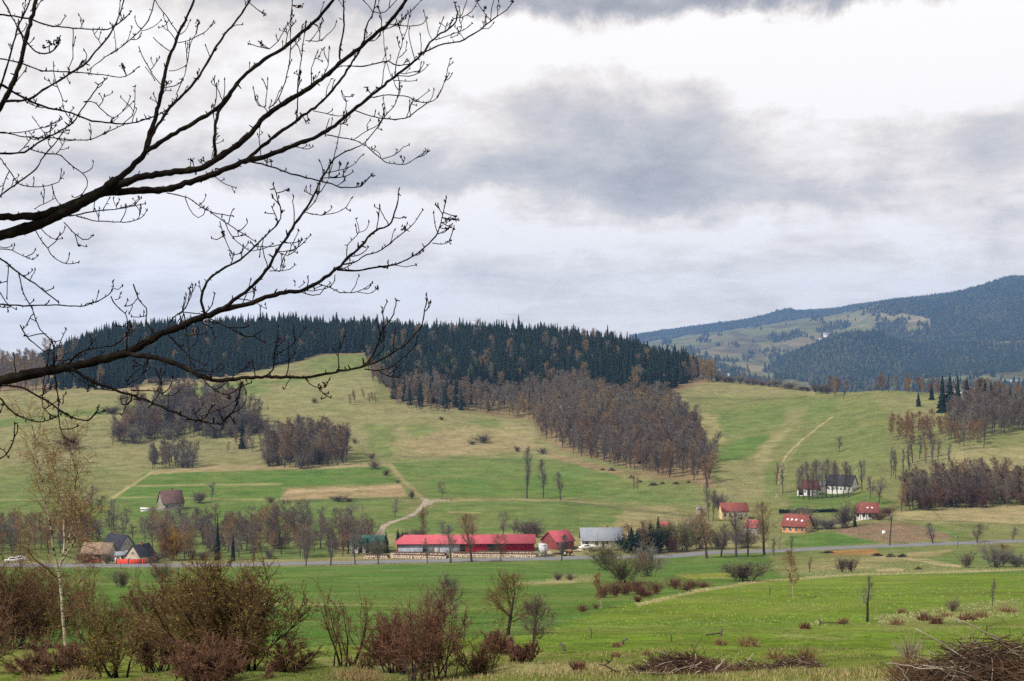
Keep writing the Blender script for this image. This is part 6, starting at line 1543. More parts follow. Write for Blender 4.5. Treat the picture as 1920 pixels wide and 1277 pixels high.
# the birch at the left: stems traced to their real girth at 76 m
def hero_birch():
    base = G(121, 1222, 40); Y = base[1]; s = Y/F
    root = empty('birch_tree', base, 0); r = np.random.default_rng(33)
    def pt(px, py, dy=0): return np.array([(px-CX)*s*(1+dy/Y), Y+dy, ZC+(HY-py)*s*(1+dy/Y)])-base
    def stem(pts, w0, w1, dy0=0, dy1=0, k=14):
        q = np.array(pts, float); t = np.linspace(0, 1, len(q)); u = np.linspace(0, 1, k)
        x = pchip(t, q[:, 0], u); y = pchip(t, q[:, 1], u); dy = dy0+(dy1-dy0)*u
        P = np.array([pt(a, b, c) for a, b, c in zip(x, y, dy)]); P[1:-1] += r.normal(size=(k-2, 3))*.02
        return P, np.linspace(w0, w1, k)*s/2
    stems = [stem([(124,1224),(122,1204),(118,1160),(114,1110),(109,1068)], 6.6, 5.4), stem([(109,1068),(103,1045),(97,1000),(88,950),(79,905),(70,860),(64,815),(58,782)], 4.8, 1.4, 0, -1.0),
             stem([(109,1068),(117,1045),(121,1005),(119,972),(112,935),(107,900),(104,860)], 4.4, 1.4, 0, 1.2), stem([(114,1058),(128,1012),(138,975),(143,930),(143,890),(136,850),(133,815)], 4.0, 1.4, 0, .4), stem([(118,1050),(136,1022),(146,992),(152,960)], 4, 1.2, 0, -1)]
    g = Geo()
    for P, R in stems: g.tubes(P, R, 8)
    obj('trunk', g.mesh('trunk', [M['birch_bark']], smooth=True), root)
    br = [stem([(105,1082),(82,1062),(60,1042),(42,1024),(20,1000)], 3.2, .8, 0, -2, 10), stem([(113,1120),(140,1098),(172,1074)], 2.6, .8, 0, 1.5, 10), stem([(116,1160),(146,1143),(174,1130)], 2.4, .7, 0, -1, 10), stem([(108,1085),(90,1078),(70,1072)], 2, .6, 0, 1, 10)]
    b = Geo(); al = []
    for P, R in br: b.tubes(P, R, 5); al.append((P, R))
    src = [(P[i:i+8], R[i:i+8]) for P, R in stems[1:] for i in (4,)]+[(P, R) for P, R in br]
    fine = []
    for P, R in [(q[0][2:], q[1][2:]) for q in stems[1:]]+br:
        big = len(P) > 10
        p, d, rad, t, _ = kids(P[None], R[None], 24 if big else 7, .1, .98, 46, 12, r, .42)
        d[:, 2] += .35
        c, cr_ = grow(p, d, r.uniform(.5, 1.7, len(p))*(1.1-.4*t), np.maximum(rad, .008), 5, .10, .05, r, .3); b.tubes(c, cr_, 4)
        p, d, rad, t, _ = kids(c, cr_, 6, .15, 1, 40, 14, r, .5)
        e, er = grow(p, d, r.uniform(.25, .8, len(p)), np.full(len(p), .008), 4, .14, -.06, r, .5); b.tubes(e, er, 3)
        p, d, rad, t, _ = kids(e, er, 3, .2, 1, 40, 14, r, .5)
        f, fr = grow(p, d, r.uniform(.15, .45, len(p)), np.full(len(p), .006), 3, .15, -.12, r, .5); b.tubes(f, fr, 3)
        fine += [e, ]
        fine.append(np.concatenate([f, f[:, -1:]], 1))
    obj('branches', b.mesh('branches', [M['crown_brown']]), root)
    E = np.concatenate(fine)
    fo = obj('foliage', leaf_geo(E, 3000, .032, r, .05).mesh('foliage', [M['leaf_amber']]), root); fo['kind'] = 'stuff'
    tag(root, 'slender white stemmed birch with forked trunk and amber spring leaves at the left', 'birch tree')
hero_birch()

# brush piles
def pile(px, base, wpx, hpx, label, n, seed, rad, dark='brushwood', long_=(), d=9.0):
    p = G(px, base, d); s = p[1]/F; Wm, Hm = wpx*s/2, hpx*s; r = np.random.default_rng(seed)
    root = empty('brush_pile', p, 0)
    a = np.stack([r.uniform(-1, 1, n)*Wm, r.normal(size=n)*Wm*.45, np.zeros(n)], -1)
    prof = np.clip(1-np.abs(a[:, 0]/Wm)**1.7, .05, 1)*np.exp(-(a[:, 1]/(Wm*.6))**2)
    a[:, 2] = Hm*prof*r.uniform(0, 1, n)**.6+(gz(a[:, 0]+p[0], a[:, 1]+p[1])-p[2])
    th_ = r.normal(size=n)*.5+r.choice([0, np.pi], n); d_ = np.stack([np.cos(th_), r.normal(size=n)*.5, r.normal(size=n)*.38], -1)
    P, R = grow(a-nrm(d_)*Wm*.22, d_, Wm*r.uniform(.25, .8, n), rad*r.uniform(.5, 1.7, n), 5, .17, -.03, r, .35)
    lo = gz(P[..., 0]+p[0], P[..., 1]+p[1])-p[2]+.01; P[..., 2] = np.maximum(P[..., 2], lo)
    g = Geo(); m = n*4//5; g.tubes(P[:m], R[:m], 4); obj('branches', g.mesh('branches', [M[dark]]), root)
    q, dd, rr, t, _ = kids(P, R, 4, .2, 1, 45, 20, r, .5)
    e, er = grow(q, dd, Wm*r.uniform(.06, .28, len(q)), np.maximum(rr*.7, rad*.28), 3, .25, .03, r, .4)
    lo = gz(e[..., 0]+p[0], e[..., 1]+p[1])-p[2]+.005; e[..., 2] = np.maximum(e[..., 2], lo)
    t_ = Geo(); t_.tubes(e, er, 3); obj('twigs', t_.mesh('twigs', [M['twig_dark']]), root)
    g = Geo(); g.tubes(P[m:], R[m:], 4)
    for x0, y0, x1, y1, w, dy in long_:
        k = 8; u = np.linspace(0, 1, k); L = np.stack([(x0+(x1-x0)*u-px)*s, np.full(k, dy)+.25*u*0, (base-(y0+(y1-y0)*u))*s], -1)+r.normal(size=(k, 3))*Wm*.008
        g.tubes(L, np.linspace(w, w*.45, k)*s/2, 5, cap=True)
    obj('bleached_sticks', g.mesh('bleached_sticks', [M['brush_pale']]), root)
    return tag(root, label, 'brush pile')
pile(1850, 1292, 330, 98, 'large tangled brush pile with pale sticks in the lower right corner', 1150, 401, .0042, d=9, long_=[(1850,1260,1712,1176,5,-.1), (1925,1222,1790,1160,5,0), (1840,1275,1770,1235,4,-.2), (1920,1240,1850,1190,4,-.15), (1760,1250,1650,1236,4,-.2), (1700,1277,1672,1240,3,-.2)])
pile(1285, 1264, 175, 36, 'dark brush pile on the grass in the lower middle right', 700, 402, .0075, d=9, long_=[(1330,1258,1355,1228,6,-.3), (1300,1250,1302,1222,4,-.2), (1230,1262,1190,1258,5,-.2)])
pile(1490, 1254, 96, 26, 'low reddish heap of brushwood between the two larger piles', 320, 403, .005, d=9)
pile(1400, 1254, 76, 16, 'thin scatter of pale brushwood right of the dark brush pile', 90, 404, .006, d=9, long_=[(1395,1250,1412,1226,4,0)])
def snag(px, base, pts, w, label):
    p = G(px, base, 9); s = p[1]/F; g = Geo()
    for q in pts:
        q = np.array(q, float); k = 7; t = np.linspace(0, 1, len(q)); u = np.linspace(0, 1, k)
        P = np.stack([(pchip(t, q[:, 0], u)-px)*s, np.zeros(k), (base-pchip(t, q[:, 1], u))*s], -1); g.tubes(P, np.linspace(w, w*.4, k)*s/2, 5, cap=True)
    tag(obj('fallen_branch', g.mesh('fallen_branch', [M['twig_dark']]), None, p), label, 'branch')
snag(1140, 1262, [[(1168,1264),(1148,1256),(1135,1248),(1123,1246)], [(1150,1256),(1140,1263),(1128,1268)]], 4, 'dark fallen branch lying on the grass left of the dark brush pile')
snag(1142, 1248, [[(1130,1250),(1142,1242),(1148,1233),(1148,1228)], [(1142,1242),(1134,1236)]], 3.5, 'upright hooked dark branch above the fallen one')
snag(1222, 1240, [[(1222,1246),(1221,1236),(1224,1230)], [(1221,1240),(1214,1236)]], 3, 'broken dark twig stuck upright left of the dark brush pile')
snag(1178, 1266, [[(1180,1268),(1177,1262),(1176,1256)]], 3, 'short dark stub in the grass at the foot of the dark brush pile')

# dry shrubs and tussocks
def tussock(px, base, wpx, hpx, label, mat='rust_grass', seed=0, n=260, d=12):
    p = G(px, base, d); s = p[1]/F; r = np.random.default_rng(seed+int(px)); Wm, Hm = wpx*s/2, hpx*s
    a = np.stack([r.normal(size=n)*Wm*.42, r.normal(size=n)*Wm*.3, np.zeros(n)], -1); a[:, 2] = gz(a[:, 0]+p[0], a[:, 1]+p[1])-p[2]-.02
    d_ = np.stack([r.normal(size=n)*.55+a[:, 0]/Wm*.4, r.normal(size=n)*.45, np.ones(n)], -1)
    P, R = grow(a, d_, Hm*r.uniform(.25, 1.2, n)*np.clip(1.2-np.abs(a[:, 0]/Wm)*.6, .4, 1), np.full(n, max(.003, .0011*p[1]*.25)), 3, .12, -.03, r, .4)
    g = Geo(); g.tubes(P, R, 3)
    return tag(obj('dry_tussock', g.mesh('dry_tussock', [M[mat]]), None, p), label, 'tussock')
for i, (px, b, w, h, m, lab) in enumerate(((1404,1212,44,22,'rust_grass','wide rust coloured tussock on the lower meadow'), (1509,1179,14,14,'shrub_red','dark upright tussock left of the fallen rail post'), (1581,1170,18,13,'rust_grass','rusty tussock left of the young bare tree'), (1680,1172,26,14,'rust_grass','rusty tussock right of the young bare tree'), (1731,1163,28,16,'shrub_red','reddish weed clump, left of the scrub strip on the right meadow'), (1755,1170,24,18,'shrub_red','reddish weed clump, lower in the scrub strip on the right meadow'), (1812,1164,40,18,'shrub_red','wide reddish weed clump behind the large brush pile'), (1840,1158,30,14,'rust_grass','rusty weed clump right behind the large brush pile'), (1890,1148,36,14,'rust_grass','rusty weed strip at the right edge of the meadow'),
        (1084,1256,26,22,'shrub_red','dark red weed clump left of the fallen branch'), (1157,1214,13,12,'rust_grass','small rusty tussock by the second fence post'), (1156,1233,18,13,'rust_grass','small rusty tussock above the hooked branch'), (1212,1229,16,12,'rust_grass','small pale tussock left above the dark brush pile'), (1350,1210,22,14,'rust_grass','thin rusty weeds left of the wide rust tussock'), (1512,1240,22,34,'rust_grass','tall rusty weed stems behind the reddish brush heap'), (1455,1236,40,22,'rust_grass','tall pale weed stems left of the reddish brush heap'), (1702,1268,60,44,'rust_grass','tall rusty dead stems at the left foot of the large brush pile'), (1706,1236,10,50,'brush_pale','thin pale stems standing left of the large brush pile'), (1330,1262,110,22,'rust_grass','dry weeds around the dark brush pile'),
        (672,1270,120,22,'dry_grass','straw coloured grass mound in the lower middle'), (690,1290,50,38,'rust_grass','rust straw tussock at the bottom edge'), (150,1274,70,24,'dry_grass','pale straw tussock at the bottom left'), (60,1290,60,26,'dry_grass','pale straw tussock in the lower left corner'), (270,1290,60,24,'dry_grass','pale straw tussock below the black stemmed bush'), (1690,1150,14,10,'rust_grass','tiny rusty tussock left of the thin fence post'), (1770,1158,26,10,'rust_grass','low rusty weeds below the small dark twiggy bush'))):
    tussock(px, b, w, h, lab, m, i, 520 if w > 55 else 130)

# the turf itself: short green and straw blades over the near slope
def turf():
    r = np.random.default_rng(9); n = 60000
    px = r.uniform(-120, 2040, n); Y = np.exp(r.uniform(np.log(12), np.log(95), n))
    x = (px-CX)/F*Y; z = gz(x, Y); py = HY-F*(z-ZC)/Y
    dens = fbm(x/2.2, Y/2.2, 51, 4)
    keep = (dens > .42) & (py < 1330)
    x, Y, z, dens = x[keep], Y[keep], z[keep], dens[keep]; k = len(x)
    dryp = fbm(x/6, Y/6, 57, 3)+r.normal(size=k)*.08
    b = 3; m = k*b
    X = np.repeat(np.stack([x, Y, z], -1), b, 0); X[:, :2] += r.normal(size=(m, 2))*.06
    X[:, 2] = gz(X[:, 0], X[:, 1])-.01
    dr = np.repeat(dryp, b)
    h = r.uniform(.02, .055, m)*(1+.6*(dr > .58)); w = .003+.00022*X[:, 1]
    lean = r.normal(size=(m, 2))*.35; ang = r.uniform(0, np.pi, m)
    sx, sy = np.cos(ang)*w, np.sin(ang)*w
    A = X.copy(); Bb = X.copy(); A[:, 0] -= sx; A[:, 1] -= sy; Bb[:, 0] += sx; Bb[:, 1] += sy
    C = X.copy(); C[:, 0] += lean[:, 0]*h; C[:, 1] += lean[:, 1]*h; C[:, 2] += h
    me = np_mesh('grass', np.stack([A, Bb, C], 1).reshape(-1, 3), None, np.arange(m*3).reshape(-1, 3))
    green = np.array((.085, .130, .020)); straw = np.array((.27, .215, .095))
    f = np.clip((dr-.56)*7, 0, 1)[:, None]
    col = (green*(1-f)+straw*f)*r.uniform(.6, 1.4, m)[:, None]
    ca = me.color_attributes.new('field_color', 'FLOAT_COLOR', 'POINT'); full = np.ones((m, 3, 4), np.float32); full[:, :, :3] = col[:, None, :]
    ca.data.foreach_set('color', full.ravel())
    mt, nt, bs = pbsdf('turf_blades', .8, .2)
    nt.links.new(N(nt, 'ShaderNodeVertexColor', layer_name='field_color').outputs[0], bs.inputs['Base Color'])
    me.materials.append(mt)
    tag(obj('grass', me), 'short green and straw coloured turf on the near slope', 'grass', None, 'stuff')
turf()

def rough_grass():
    """coarse tussocks that break up the pastures further out"""
    r = np.random.default_rng(19); n = 210000
    a = r.uniform(-math.radians(21), math.radians(21), n); Y = np.exp(r.uniform(np.log(80), np.log(1150), n))
    x = np.tan(a)*Y; D = np.hypot(x, Y)
    i = np.clip(np.searchsorted(_AZ, a)-1, 0, len(_AZ)-2); j = np.clip(np.searchsorted(_lD, np.log(D))-1, 0, len(_lD)-2)
    c = _COL[j, i]; lush = c[:, 1]/c[:, 0]
    dens = fbm(x/18, Y/18, 63, 4)
    keep = (r.uniform(size=n) < np.clip((dens-.36)*4, 0, 1)*np.where(lush > 1.4, .22, 1.0)) & (np.abs(Y-440) > 26)
    x, Y, c, lush = x[keep], Y[keep], c[keep], lush[keep]; k = len(x); z = gz(x, Y)
    w = .07+.00042*Y*r.uniform(.4, 1.3, k); h = (.07+.00016*Y)*r.uniform(.5, 1.5, k)
    t = np.arange(4)*np.pi/2
    V = np.empty((k, 5, 3)); ph = r.uniform(0, 6.28, k)
    for q in range(4):
        V[:, q] = np.stack([x+np.cos(t[q]+ph)*w, Y+np.sin(t[q]+ph)*w, gz(x+np.cos(t[q]+ph)*w, Y+np.sin(t[q]+ph)*w)-.02], -1)
    V[:, 4] = np.stack([x+r.normal(size=k)*w*.3, Y, z+h], -1)
    b = np.arange(k)*5; T = np.concatenate([np.stack([b+q, b+(q+1) % 4, b+4], -1) for q in range(4)])
    me = np_mesh('rough_grass', V.reshape(-1, 3), None, T)
    straw = np.array((.30, .25, .12)); dark = np.array((.06, .075, .03)); u = r.uniform(size=k)[:, None]
    col = np.where((u < .40) & (lush < 1.4)[:, None], c*.5+straw*.5, np.where(u < .72, c*.6+dark*.4, c*1.2))*r.uniform(.75, 1.25, k)[:, None]
    ca = me.color_attributes.new('field_color', 'FLOAT_COLOR', 'POINT'); full = np.ones((k, 5, 4), np.float32); full[:, :, :3] = col[:, None, :]
    ca.data.foreach_set('color', full.ravel())
    me.materials.append(bpy.data.materials['turf_blades'])
    tag(obj('rough_grass', me), 'coarse straw and green tussocks scattered over the pastures', 'grass', None, 'stuff')
rough_grass()
# ------------------------------------------------------------------ the bare ash whose boughs reach in from the left
# every bough: photo course, girth in photo pixels at both ends, distance (m) at both ends
ASH = [
 # fork of the upper bough
 ([(-260,520),(-120,470),(0,441),(60,425),(110,404),(150,383),(195,356),(217,336)], 28, 17, 8.6, 9.0),
 ([(-230,440),(-100,412),(0,407),(60,405),(117,390),(150,375),(200,352)], 15, 13, 8.8, 9.0),
 ([(205,350),(253,307),(273,283),(277,263),(293,217),(303,167),(317,110),(337,60),(363,3),(372,-30)], 13, 3.2, 9.0, 9.6),
 ([(277,275),(290,245),(310,213),(340,180),(370,147),(387,120),(410,80),(443,40),(467,3),(480,-30)], 6, 3.2, 9.1, 9.9),
 ([(275,284),(317,257),(363,230),(410,200),(433,173),(460,140),(487,117),(527,93),(563,63),(600,30),(623,3),(640,-25)], 9, 5.5, 9.1, 9.5),
 ([(197,358),(233,343),(283,328),(333,322),(377,315),(403,300),(433,280),(467,253),(500,217),(533,193),(583,163),(610,143),(640,116),(680,85),(710,60),(733,38),(760,2),(775,-25)], 15, 6, 9.0, 8.8),
 ([(195,362),(230,359),(267,357),(317,354),(360,340),(407,324),(460,303),(507,290),(550,273),(600,253),(630,233),(663,206),(695,180),(735,148),(768,123),(788,105),(818,68),(840,55),(851,48),(858,25),(853,5)], 15, 2.2, 9.0, 9.6),
 ([(788,102),(800,96),(831,83),(863,78),(885,65),(903,54),(921,38),(946,22),(962,3)], 3.5, 2.0, 9.5, 9.6),
 ([(458,303),(493,273),(550,230),(600,193),(633,157),(650,133),(665,108),(678,88),(685,55),(700,22),(705,-5)], 8, 2.4, 9.2, 9.9),
 ([(403,303),(404,280),(402,260),(405,227),(413,205),(433,178)], 7, 5, 9.0, 9.2),
 ([(463,302),(500,310),(550,327),(600,339),(622,345),(643,352),(673,351),(688,337),(697,328)], 4, 2, 9.2, 9.0),
 ([(600,334),(620,333),(640,332),(655,328),(662,322)], 2, 1.6, 9.1, 8.9),
 ([(639,118),(636,100),(641,75),(644,58),(645,25),(643,-5)], 4.2, 3.0, 8.8, 8.7),
 # lower bough
 ([(-260,760),(-120,742),(0,716),(33,706),(83,697),(133,689),(187,675),(233,662),(267,646),(300,627),(333,614),(383,593),(417,581),(460,572),(493,560),(533,549),(567,543),(600,528),(637,498),(655,480),(680,458),(700,436),(733,418),(743,390),(748,355)], 27, 2.0, 7.8, 8.6),
 ([(415,582),(443,560),(473,537),(500,506),(519,471),(535,450),(557,415),(573,393),(590,363),(600,340),(614,318),(626,298)], 8, 3.2, 8.1, 8.7),
 ([(626,298),(640,288),(678,272),(703,245),(718,223),(745,185),(749,150),(741,138)], 2.8, 1.6, 8.7, 8.9),
 ([(626,298),(632,270),(640,230),(650,190),(640,172)], 2, 1.4, 8.7, 9.1),
 ([(384,592),(378,560),(387,530),(407,511),(450,487),(480,460),(507,433),(523,417),(527,400),(520,372),(512,345)], 5.5, 2, 8.0, 7.8),
 ([(633,506),(665,508),(700,502),(740,496),(770,483),(800,460),(820,438),(828,413),(837,370)], 4.5, 2, 8.4, 8.6),
 ([(821,437),(816,420),(813,399)], 2, 1.6, 8.6, 8.6), ([(811,456),(831,458),(843,451)], 1.8, 1.6, 8.5, 8.4), ([(740,497),(760,500),(781,497)], 1.8, 1.2, 8.4, 8.4),
 ([(643,496),(668,491),(683,480),(708,472),(733,455),(753,438),(776,418),(793,393)], 3.2, 1.6, 8.5, 8.8),
 ([(650,482),(650,465),(660,450),(673,435),(667,410)], 2, 1.5, 8.5, 8.5), ([(673,436),(685,432),(692,416)], 1.6, 1.4, 8.5, 8.4),
 ([(598,533),(618,538),(640,549),(663,549),(680,543),(698,531)], 2.4, 1.6, 8.4, 8.2), ([(671,548),(690,551),(708,541)], 1.6, 1.4, 8.3, 8.2), ([(628,515),(626,530),(612,540),(590,545),(565,546)], 1.8, 1.6, 8.4, 8.4),
 ([(240,664),(290,670),(317,677),(347,690),(377,706),(413,713),(467,708),(517,707),(567,708),(600,703),(640,696),(675,688),(690,680),(707,647),(720,617),(737,590),(743,562)], 10, 2, 7.9, 7.6),
 ([(677,689),(717,673),(750,653),(773,632),(792,607),(796,583),(800,562)], 4, 2, 7.6, 7.5), ([(683,692),(705,695),(727,691),(753,673),(769,659)], 2.5, 1.6, 7.6, 7.5), ([(737,660),(738,640),(742,618)], 2.2, 1.6, 7.6, 7.5),
 ([(720,640),(708,610),(704,600)], 1.8, 1.4, 7.6, 7.6),
 ([(497,706),(513,692),(515,660),(520,635),(522,612)], 3.2, 2, 7.7, 7.7), ([(516,666),(530,658),(547,647),(572,616)], 2.2, 1.5, 7.7, 7.6), ([(516,683),(540,676),(553,662)], 2, 1.5, 7.7, 7.6),
 ([(573,710),(583,721),(595,727),(608,728),(617,712)], 2.2, 1.5, 7.7, 7.6),
 ([(133,692),(160,707),(200,726),(247,741),(293,758),(327,773),(367,787),(413,795),(427,783),(440,765),(450,738),(452,718)], 7, 1.8, 7.8, 7.3),
 ([(367,787),(390,795),(408,808),(420,803),(422,790)], 2.4, 1.6, 7.4, 7.4), ([(380,780),(400,772),(420,765),(445,748)], 2, 1.4, 7.5, 7.3),
 ([(377,707),(397,727),(423,740),(443,733),(452,718)], 2.4, 1.6, 7.7, 7.6),
 ([(247,741),(247,753),(238,759),(228,758),(226,750),(238,745)], 4, 2.4, 7.6, 7.6), ([(250,748),(270,752)], 2.2, 1.6, 7.6, 7.6),
 ([(245,732),(293,733),(310,742),(325,741),(335,734)], 2.6, 1.8, 7.7, 7.6), ([(120,690),(150,712),(190,730),(220,733)], 2.6, 1.8, 7.8, 7.7),
 ([(233,724),(245,705),(268,688),(276,677)], 2.4, 1.6, 7.7, 7.8), ([(238,722),(255,713),(268,700),(272,683)], 2.2, 1.5, 7.7, 7.6),
 ([(187,700),(187,718),(196,722)], 2.2, 1.6, 7.8, 7.8),
 ([(5,722),(40,727),(73,743),(100,760),(133,782),(163,789),(175,780),(184,768)], 4, 2.8, 7.8, 7.3),
 ([(-30,730),(0,747),(20,770),(43,783),(77,791),(97,785)], 4, 2.2, 7.8, 7.4),
 ([(102,700),(107,733),(110,767),(112,800),(123,822),(138,829)], 3, 2, 7.8, 7.5), ([(117,758),(118,745),(123,738)], 2.2, 1.6, 7.6, 7.6),
 ([(97,637),(88,684),(82,718),(79,757),(88,772),(105,782)], 2.6, 1.6, 7.9, 7.7), ([(98,640),(101,665),(102,693)], 3, 3, 7.9, 7.9), ([(97,640),(112,640),(120,625),(124,618)], 2, 1.4, 7.9, 7.9),
 ([(38,610),(48,628),(60,640),(90,665)], 2.6, 2.2, 8.2, 7.9),
 ([(35,513),(43,547),(60,580),(73,613),(97,640)], 2.6, 2, 8.3, 7.9),
 ([(-40,470),(0,484),(33,510),(67,533),(110,567)], 4, 2.4, 8.5, 8.0), ([(55,527),(60,518),(66,506)], 1.8, 1.4, 8.3, 8.3),
 ([(-40,560),(0,571),(50,573),(100,572),(150,575),(180,566),(203,553),(213,538),(211,527)], 4, 2, 8.4, 7.9), ([(208,556),(217,573),(237,592),(240,620),(237,657)], 2.6, 1.8, 8.0, 7.9), ([(213,541),(222,542),(230,536)], 1.6, 1.3, 8.0, 8.0), ([(215,562),(223,560),(226,550)], 1.6, 1.3, 8.0, 8.0),
 ([(0,548),(16,572),(30,580)], 2.2, 1.6, 8.3, 8.2), ([(16,500),(13,560)], 2, 1.8, 8.3, 8.3),
 ([(127,683),(147,663),(173,653),(213,648),(233,632),(246,613)], 3.6, 2.2, 7.8, 7.6), ([(237,656),(238,625)], 2.2, 1.8, 7.8, 7.8), ([(100,676),(125,676),(150,664)], 2, 1.6, 7.8, 7.8),
 ([(250,533),(260,560),(275,582),(273,600),(287,624)], 2.6, 2.2, 8.2, 7.9),
 ([(310,624),(323,597),(340,585),(353,567),(356,538)], 3, 1.8, 7.9, 7.9), ([(342,582),(346,560)], 1.8, 1.5, 7.9, 7.9), ([(341,585),(362,587),(385,589)], 2, 2, 7.9, 8.0), ([(384,588),(397,573),(403,550)], 2.6, 1.8, 8.0, 8.0), ([(378,548),(373,530)], 1.6, 1.3, 8.0, 8.0),
 ([(317,630),(337,650),(353,667),(365,690)], 3, 2.4, 7.8, 7.7), ([(345,588),(350,627),(355,660),(357,690)], 2.6, 2, 7.9, 7.7), ([(358,672),(375,680),(386,684)], 2, 1.4, 7.8, 7.7), ([(367,694),(385,697),(408,698),(420,688)], 2.2, 1.5, 7.7, 7.6),
 ([(377,604),(397,617),(403,636)], 2.6, 1.6, 8.0, 7.9), ([(395,598),(433,617),(467,632),(490,620)], 2.6, 2, 8.0, 7.8), ([(440,560),(460,550),(480,545)], 2, 1.5, 8.1, 8.0), ([(443,560),(475,565),(500,580),(497,570)], 2, 1.5, 8.1, 8.1),
 ([(553,537),(553,527)], 1.8, 1.5, 8.3, 8.3), ([(560,540),(571,530)], 1.8, 1.4, 8.3, 8.3),
 ([(520,471),(545,470),(565,458),(583,440)], 2, 1.5, 8.5, 8.4), ([(520,472),(540,480),(545,465),(560,433)], 1.8, 1.3, 8.5, 8.4), ([(508,497),(520,510),(526,508),(528,478)], 2, 1.5, 8.5, 8.4), ([(505,508),(535,508),(553,497)], 2, 1.4, 8.5, 8.4),
 ([(573,398),(600,403),(625,400),(650,388),(659,371)], 2, 1.5, 8.6, 8.5), ([(575,395),(595,370),(600,345)], 2, 1.8, 8.6, 8.7), ([(535,453),(515,462),(480,463),(470,455)], 2, 1.8, 8.5, 8.3),
 ([(610,325),(640,318),(662,310),(680,290)], 2, 1.4, 8.7, 8.8),
 # twigs hanging between the boughs
 ([(313,362),(350,370),(380,390),(407,401),(438,405)], 2.4, 1.8, 9.0, 8.8), ([(395,398),(417,413),(443,430),(480,453)], 2.2, 1.8, 8.9, 8.3), ([(412,415),(423,450),(440,478),(450,475)], 2, 1.8, 8.8, 8.5), ([(420,412),(433,440),(457,463),(473,470),(500,465),(513,457)], 2, 1.6, 8.8, 8.4), ([(347,370),(352,385),(358,397),(372,408),(382,402),(386,392)], 1.9, 1.5, 9.0, 8.9),
 ([(67,433),(87,463),(110,490),(130,495),(147,492)], 2.4, 1.6, 8.8, 8.4), ([(120,417),(143,440),(160,450),(175,441)], 2.4, 1.6, 8.8, 8.5), ([(78,430),(95,445),(105,450),(117,447)], 1.8, 1.4, 8.7, 8.6),
 ([(130,405),(173,397),(233,390),(273,382)], 3, 1.8, 8.9, 8.8), ([(143,405),(187,415),(233,417),(263,410),(275,395)], 2.4, 1.6, 8.9, 8.7), ([(193,393),(205,372)], 1.8, 1.3, 8.9, 8.9), ([(225,390),(245,385),(262,370)], 1.8, 1.3, 8.9, 8.9),
 ([(-20,470),(15,467),(40,478),(60,487),(71,480)], 2.2, 1.5, 8.5, 8.3), ([(0,463),(10,464),(22,461)], 1.8, 1.5, 8.4, 8.4),
 ([(-20,855),(0,860),(18,842),(27,820),(28,795)], 3.5, 2, 7.4, 7.3), ([(-10,838),(8,845),(15,858)], 2.6, 1.8, 7.4, 7.3),
 # crown at the upper left
 ([(-60,330),(-20,240),(0,200),(13,180),(27,150),(40,110),(50,67),(63,20),(70,-20)], 12, 7, 8.2, 8.5),
 ([(-30,240),(0,165),(20,100),(33,53),(50,17),(60,-10)], 5, 3, 8.4, 8.9),
 ([(10,190),(50,187),(90,163),(133,137),(163,117),(180,95),(200,73),(227,20),(235,-10)], 5, 2.6, 8.3, 8.8),
 ([(-30,150),(0,158),(33,177),(83,200),(133,212),(177,227),(230,232),(290,218),(320,200),(333,180)], 5, 2.2, 8.5, 9.3),
 ([(-30,22),(0,27),(43,33),(90,47),(140,53),(200,55),(227,40),(247,20)], 4, 2, 8.6, 9.0),
 ([(-30,105),(0,110),(33,117),(83,133),(133,135),(187,140),(227,145),(245,138),(260,125)], 3.2, 1.8, 8.6, 9.0),
 ([(-30,248),(0,248),(50,257),(110,260),(157,263),(200,248),(232,234)], 2.8, 1.8, 8.8, 9.2), ([(-20,250),(30,249),(80,240),(105,234)], 2, 1.5, 8.7, 8.8),
 ([(-30,288),(0,288),(40,287),(73,267),(110,247),(137,230),(152,207),(167,187),(185,160),(200,147)], 4.5, 2, 8.6, 9.0),
 ([(-20,380),(0,367),(33,343),(67,317),(83,293),(107,263),(120,245)], 3.6, 2.2, 8.7, 9.0),
 ([(53,278),(80,287),(110,290),(125,302),(143,317),(160,330),(164,345),(157,360),(147,374)], 2.6, 2, 8.8, 8.9),
 ([(-20,285),(0,297),(17,320),(40,347),(66,351),(93,348),(108,342),(120,325)], 2.6, 1.6, 8.7, 8.8), ([(17,322),(8,340),(2,370)], 2, 1.8, 8.7, 8.8), ([(97,345),(103,368),(113,385)], 1.8, 1.6, 8.8, 8.9), ([(65,392),(80,382),(98,375),(100,362)], 1.8, 1.3, 8.8, 8.8),
 ([(33,53),(45,72),(57,87),(70,99),(88,101),(100,96),(108,85),(112,74)], 3.4, 3, 8.5, 8.4), ([(93,98),(92,84),(100,82)], 2.6, 2, 8.4, 8.4),
 ([(3,-5),(7,3),(27,40),(43,67)], 3, 2.5, 8.5, 8.5),
 ([(292,-10),(283,27),(263,57),(233,83),(193,110),(165,132)], 2.4, 1.8, 9.2, 8.9), ([(285,-8),(300,15),(310,27),(322,45),(335,64)], 2, 1.8, 9.3, 9.4), ([(260,87),(268,108),(277,123),(292,148),(307,164)], 2, 1.8, 9.2, 9.3), ([(287,70),(302,84),(320,97)], 1.9, 1.6, 9.3, 9.4),
 ([(333,80),(352,77),(370,67),(385,60),(400,40)], 2, 1.5, 9.4, 9.4), ([(317,133),(332,131),(347,124)], 1.6, 1.3, 9.3, 9.4), ([(307,165),(325,161),(343,150),(351,118),(357,83),(368,63)], 2, 1.5, 9.3, 9.3), ([(330,178),(343,150)], 1.6, 1.6, 9.3, 9.3),
 ([(265,58),(285,52),(302,38)], 1.6, 1.3, 9.2, 9.2), ([(228,88),(240,75),(247,52)], 1.8, 1.4, 9.0, 9.0), ([(217,95),(215,70),(212,48)], 1.8, 1.4, 9.0, 9.0),
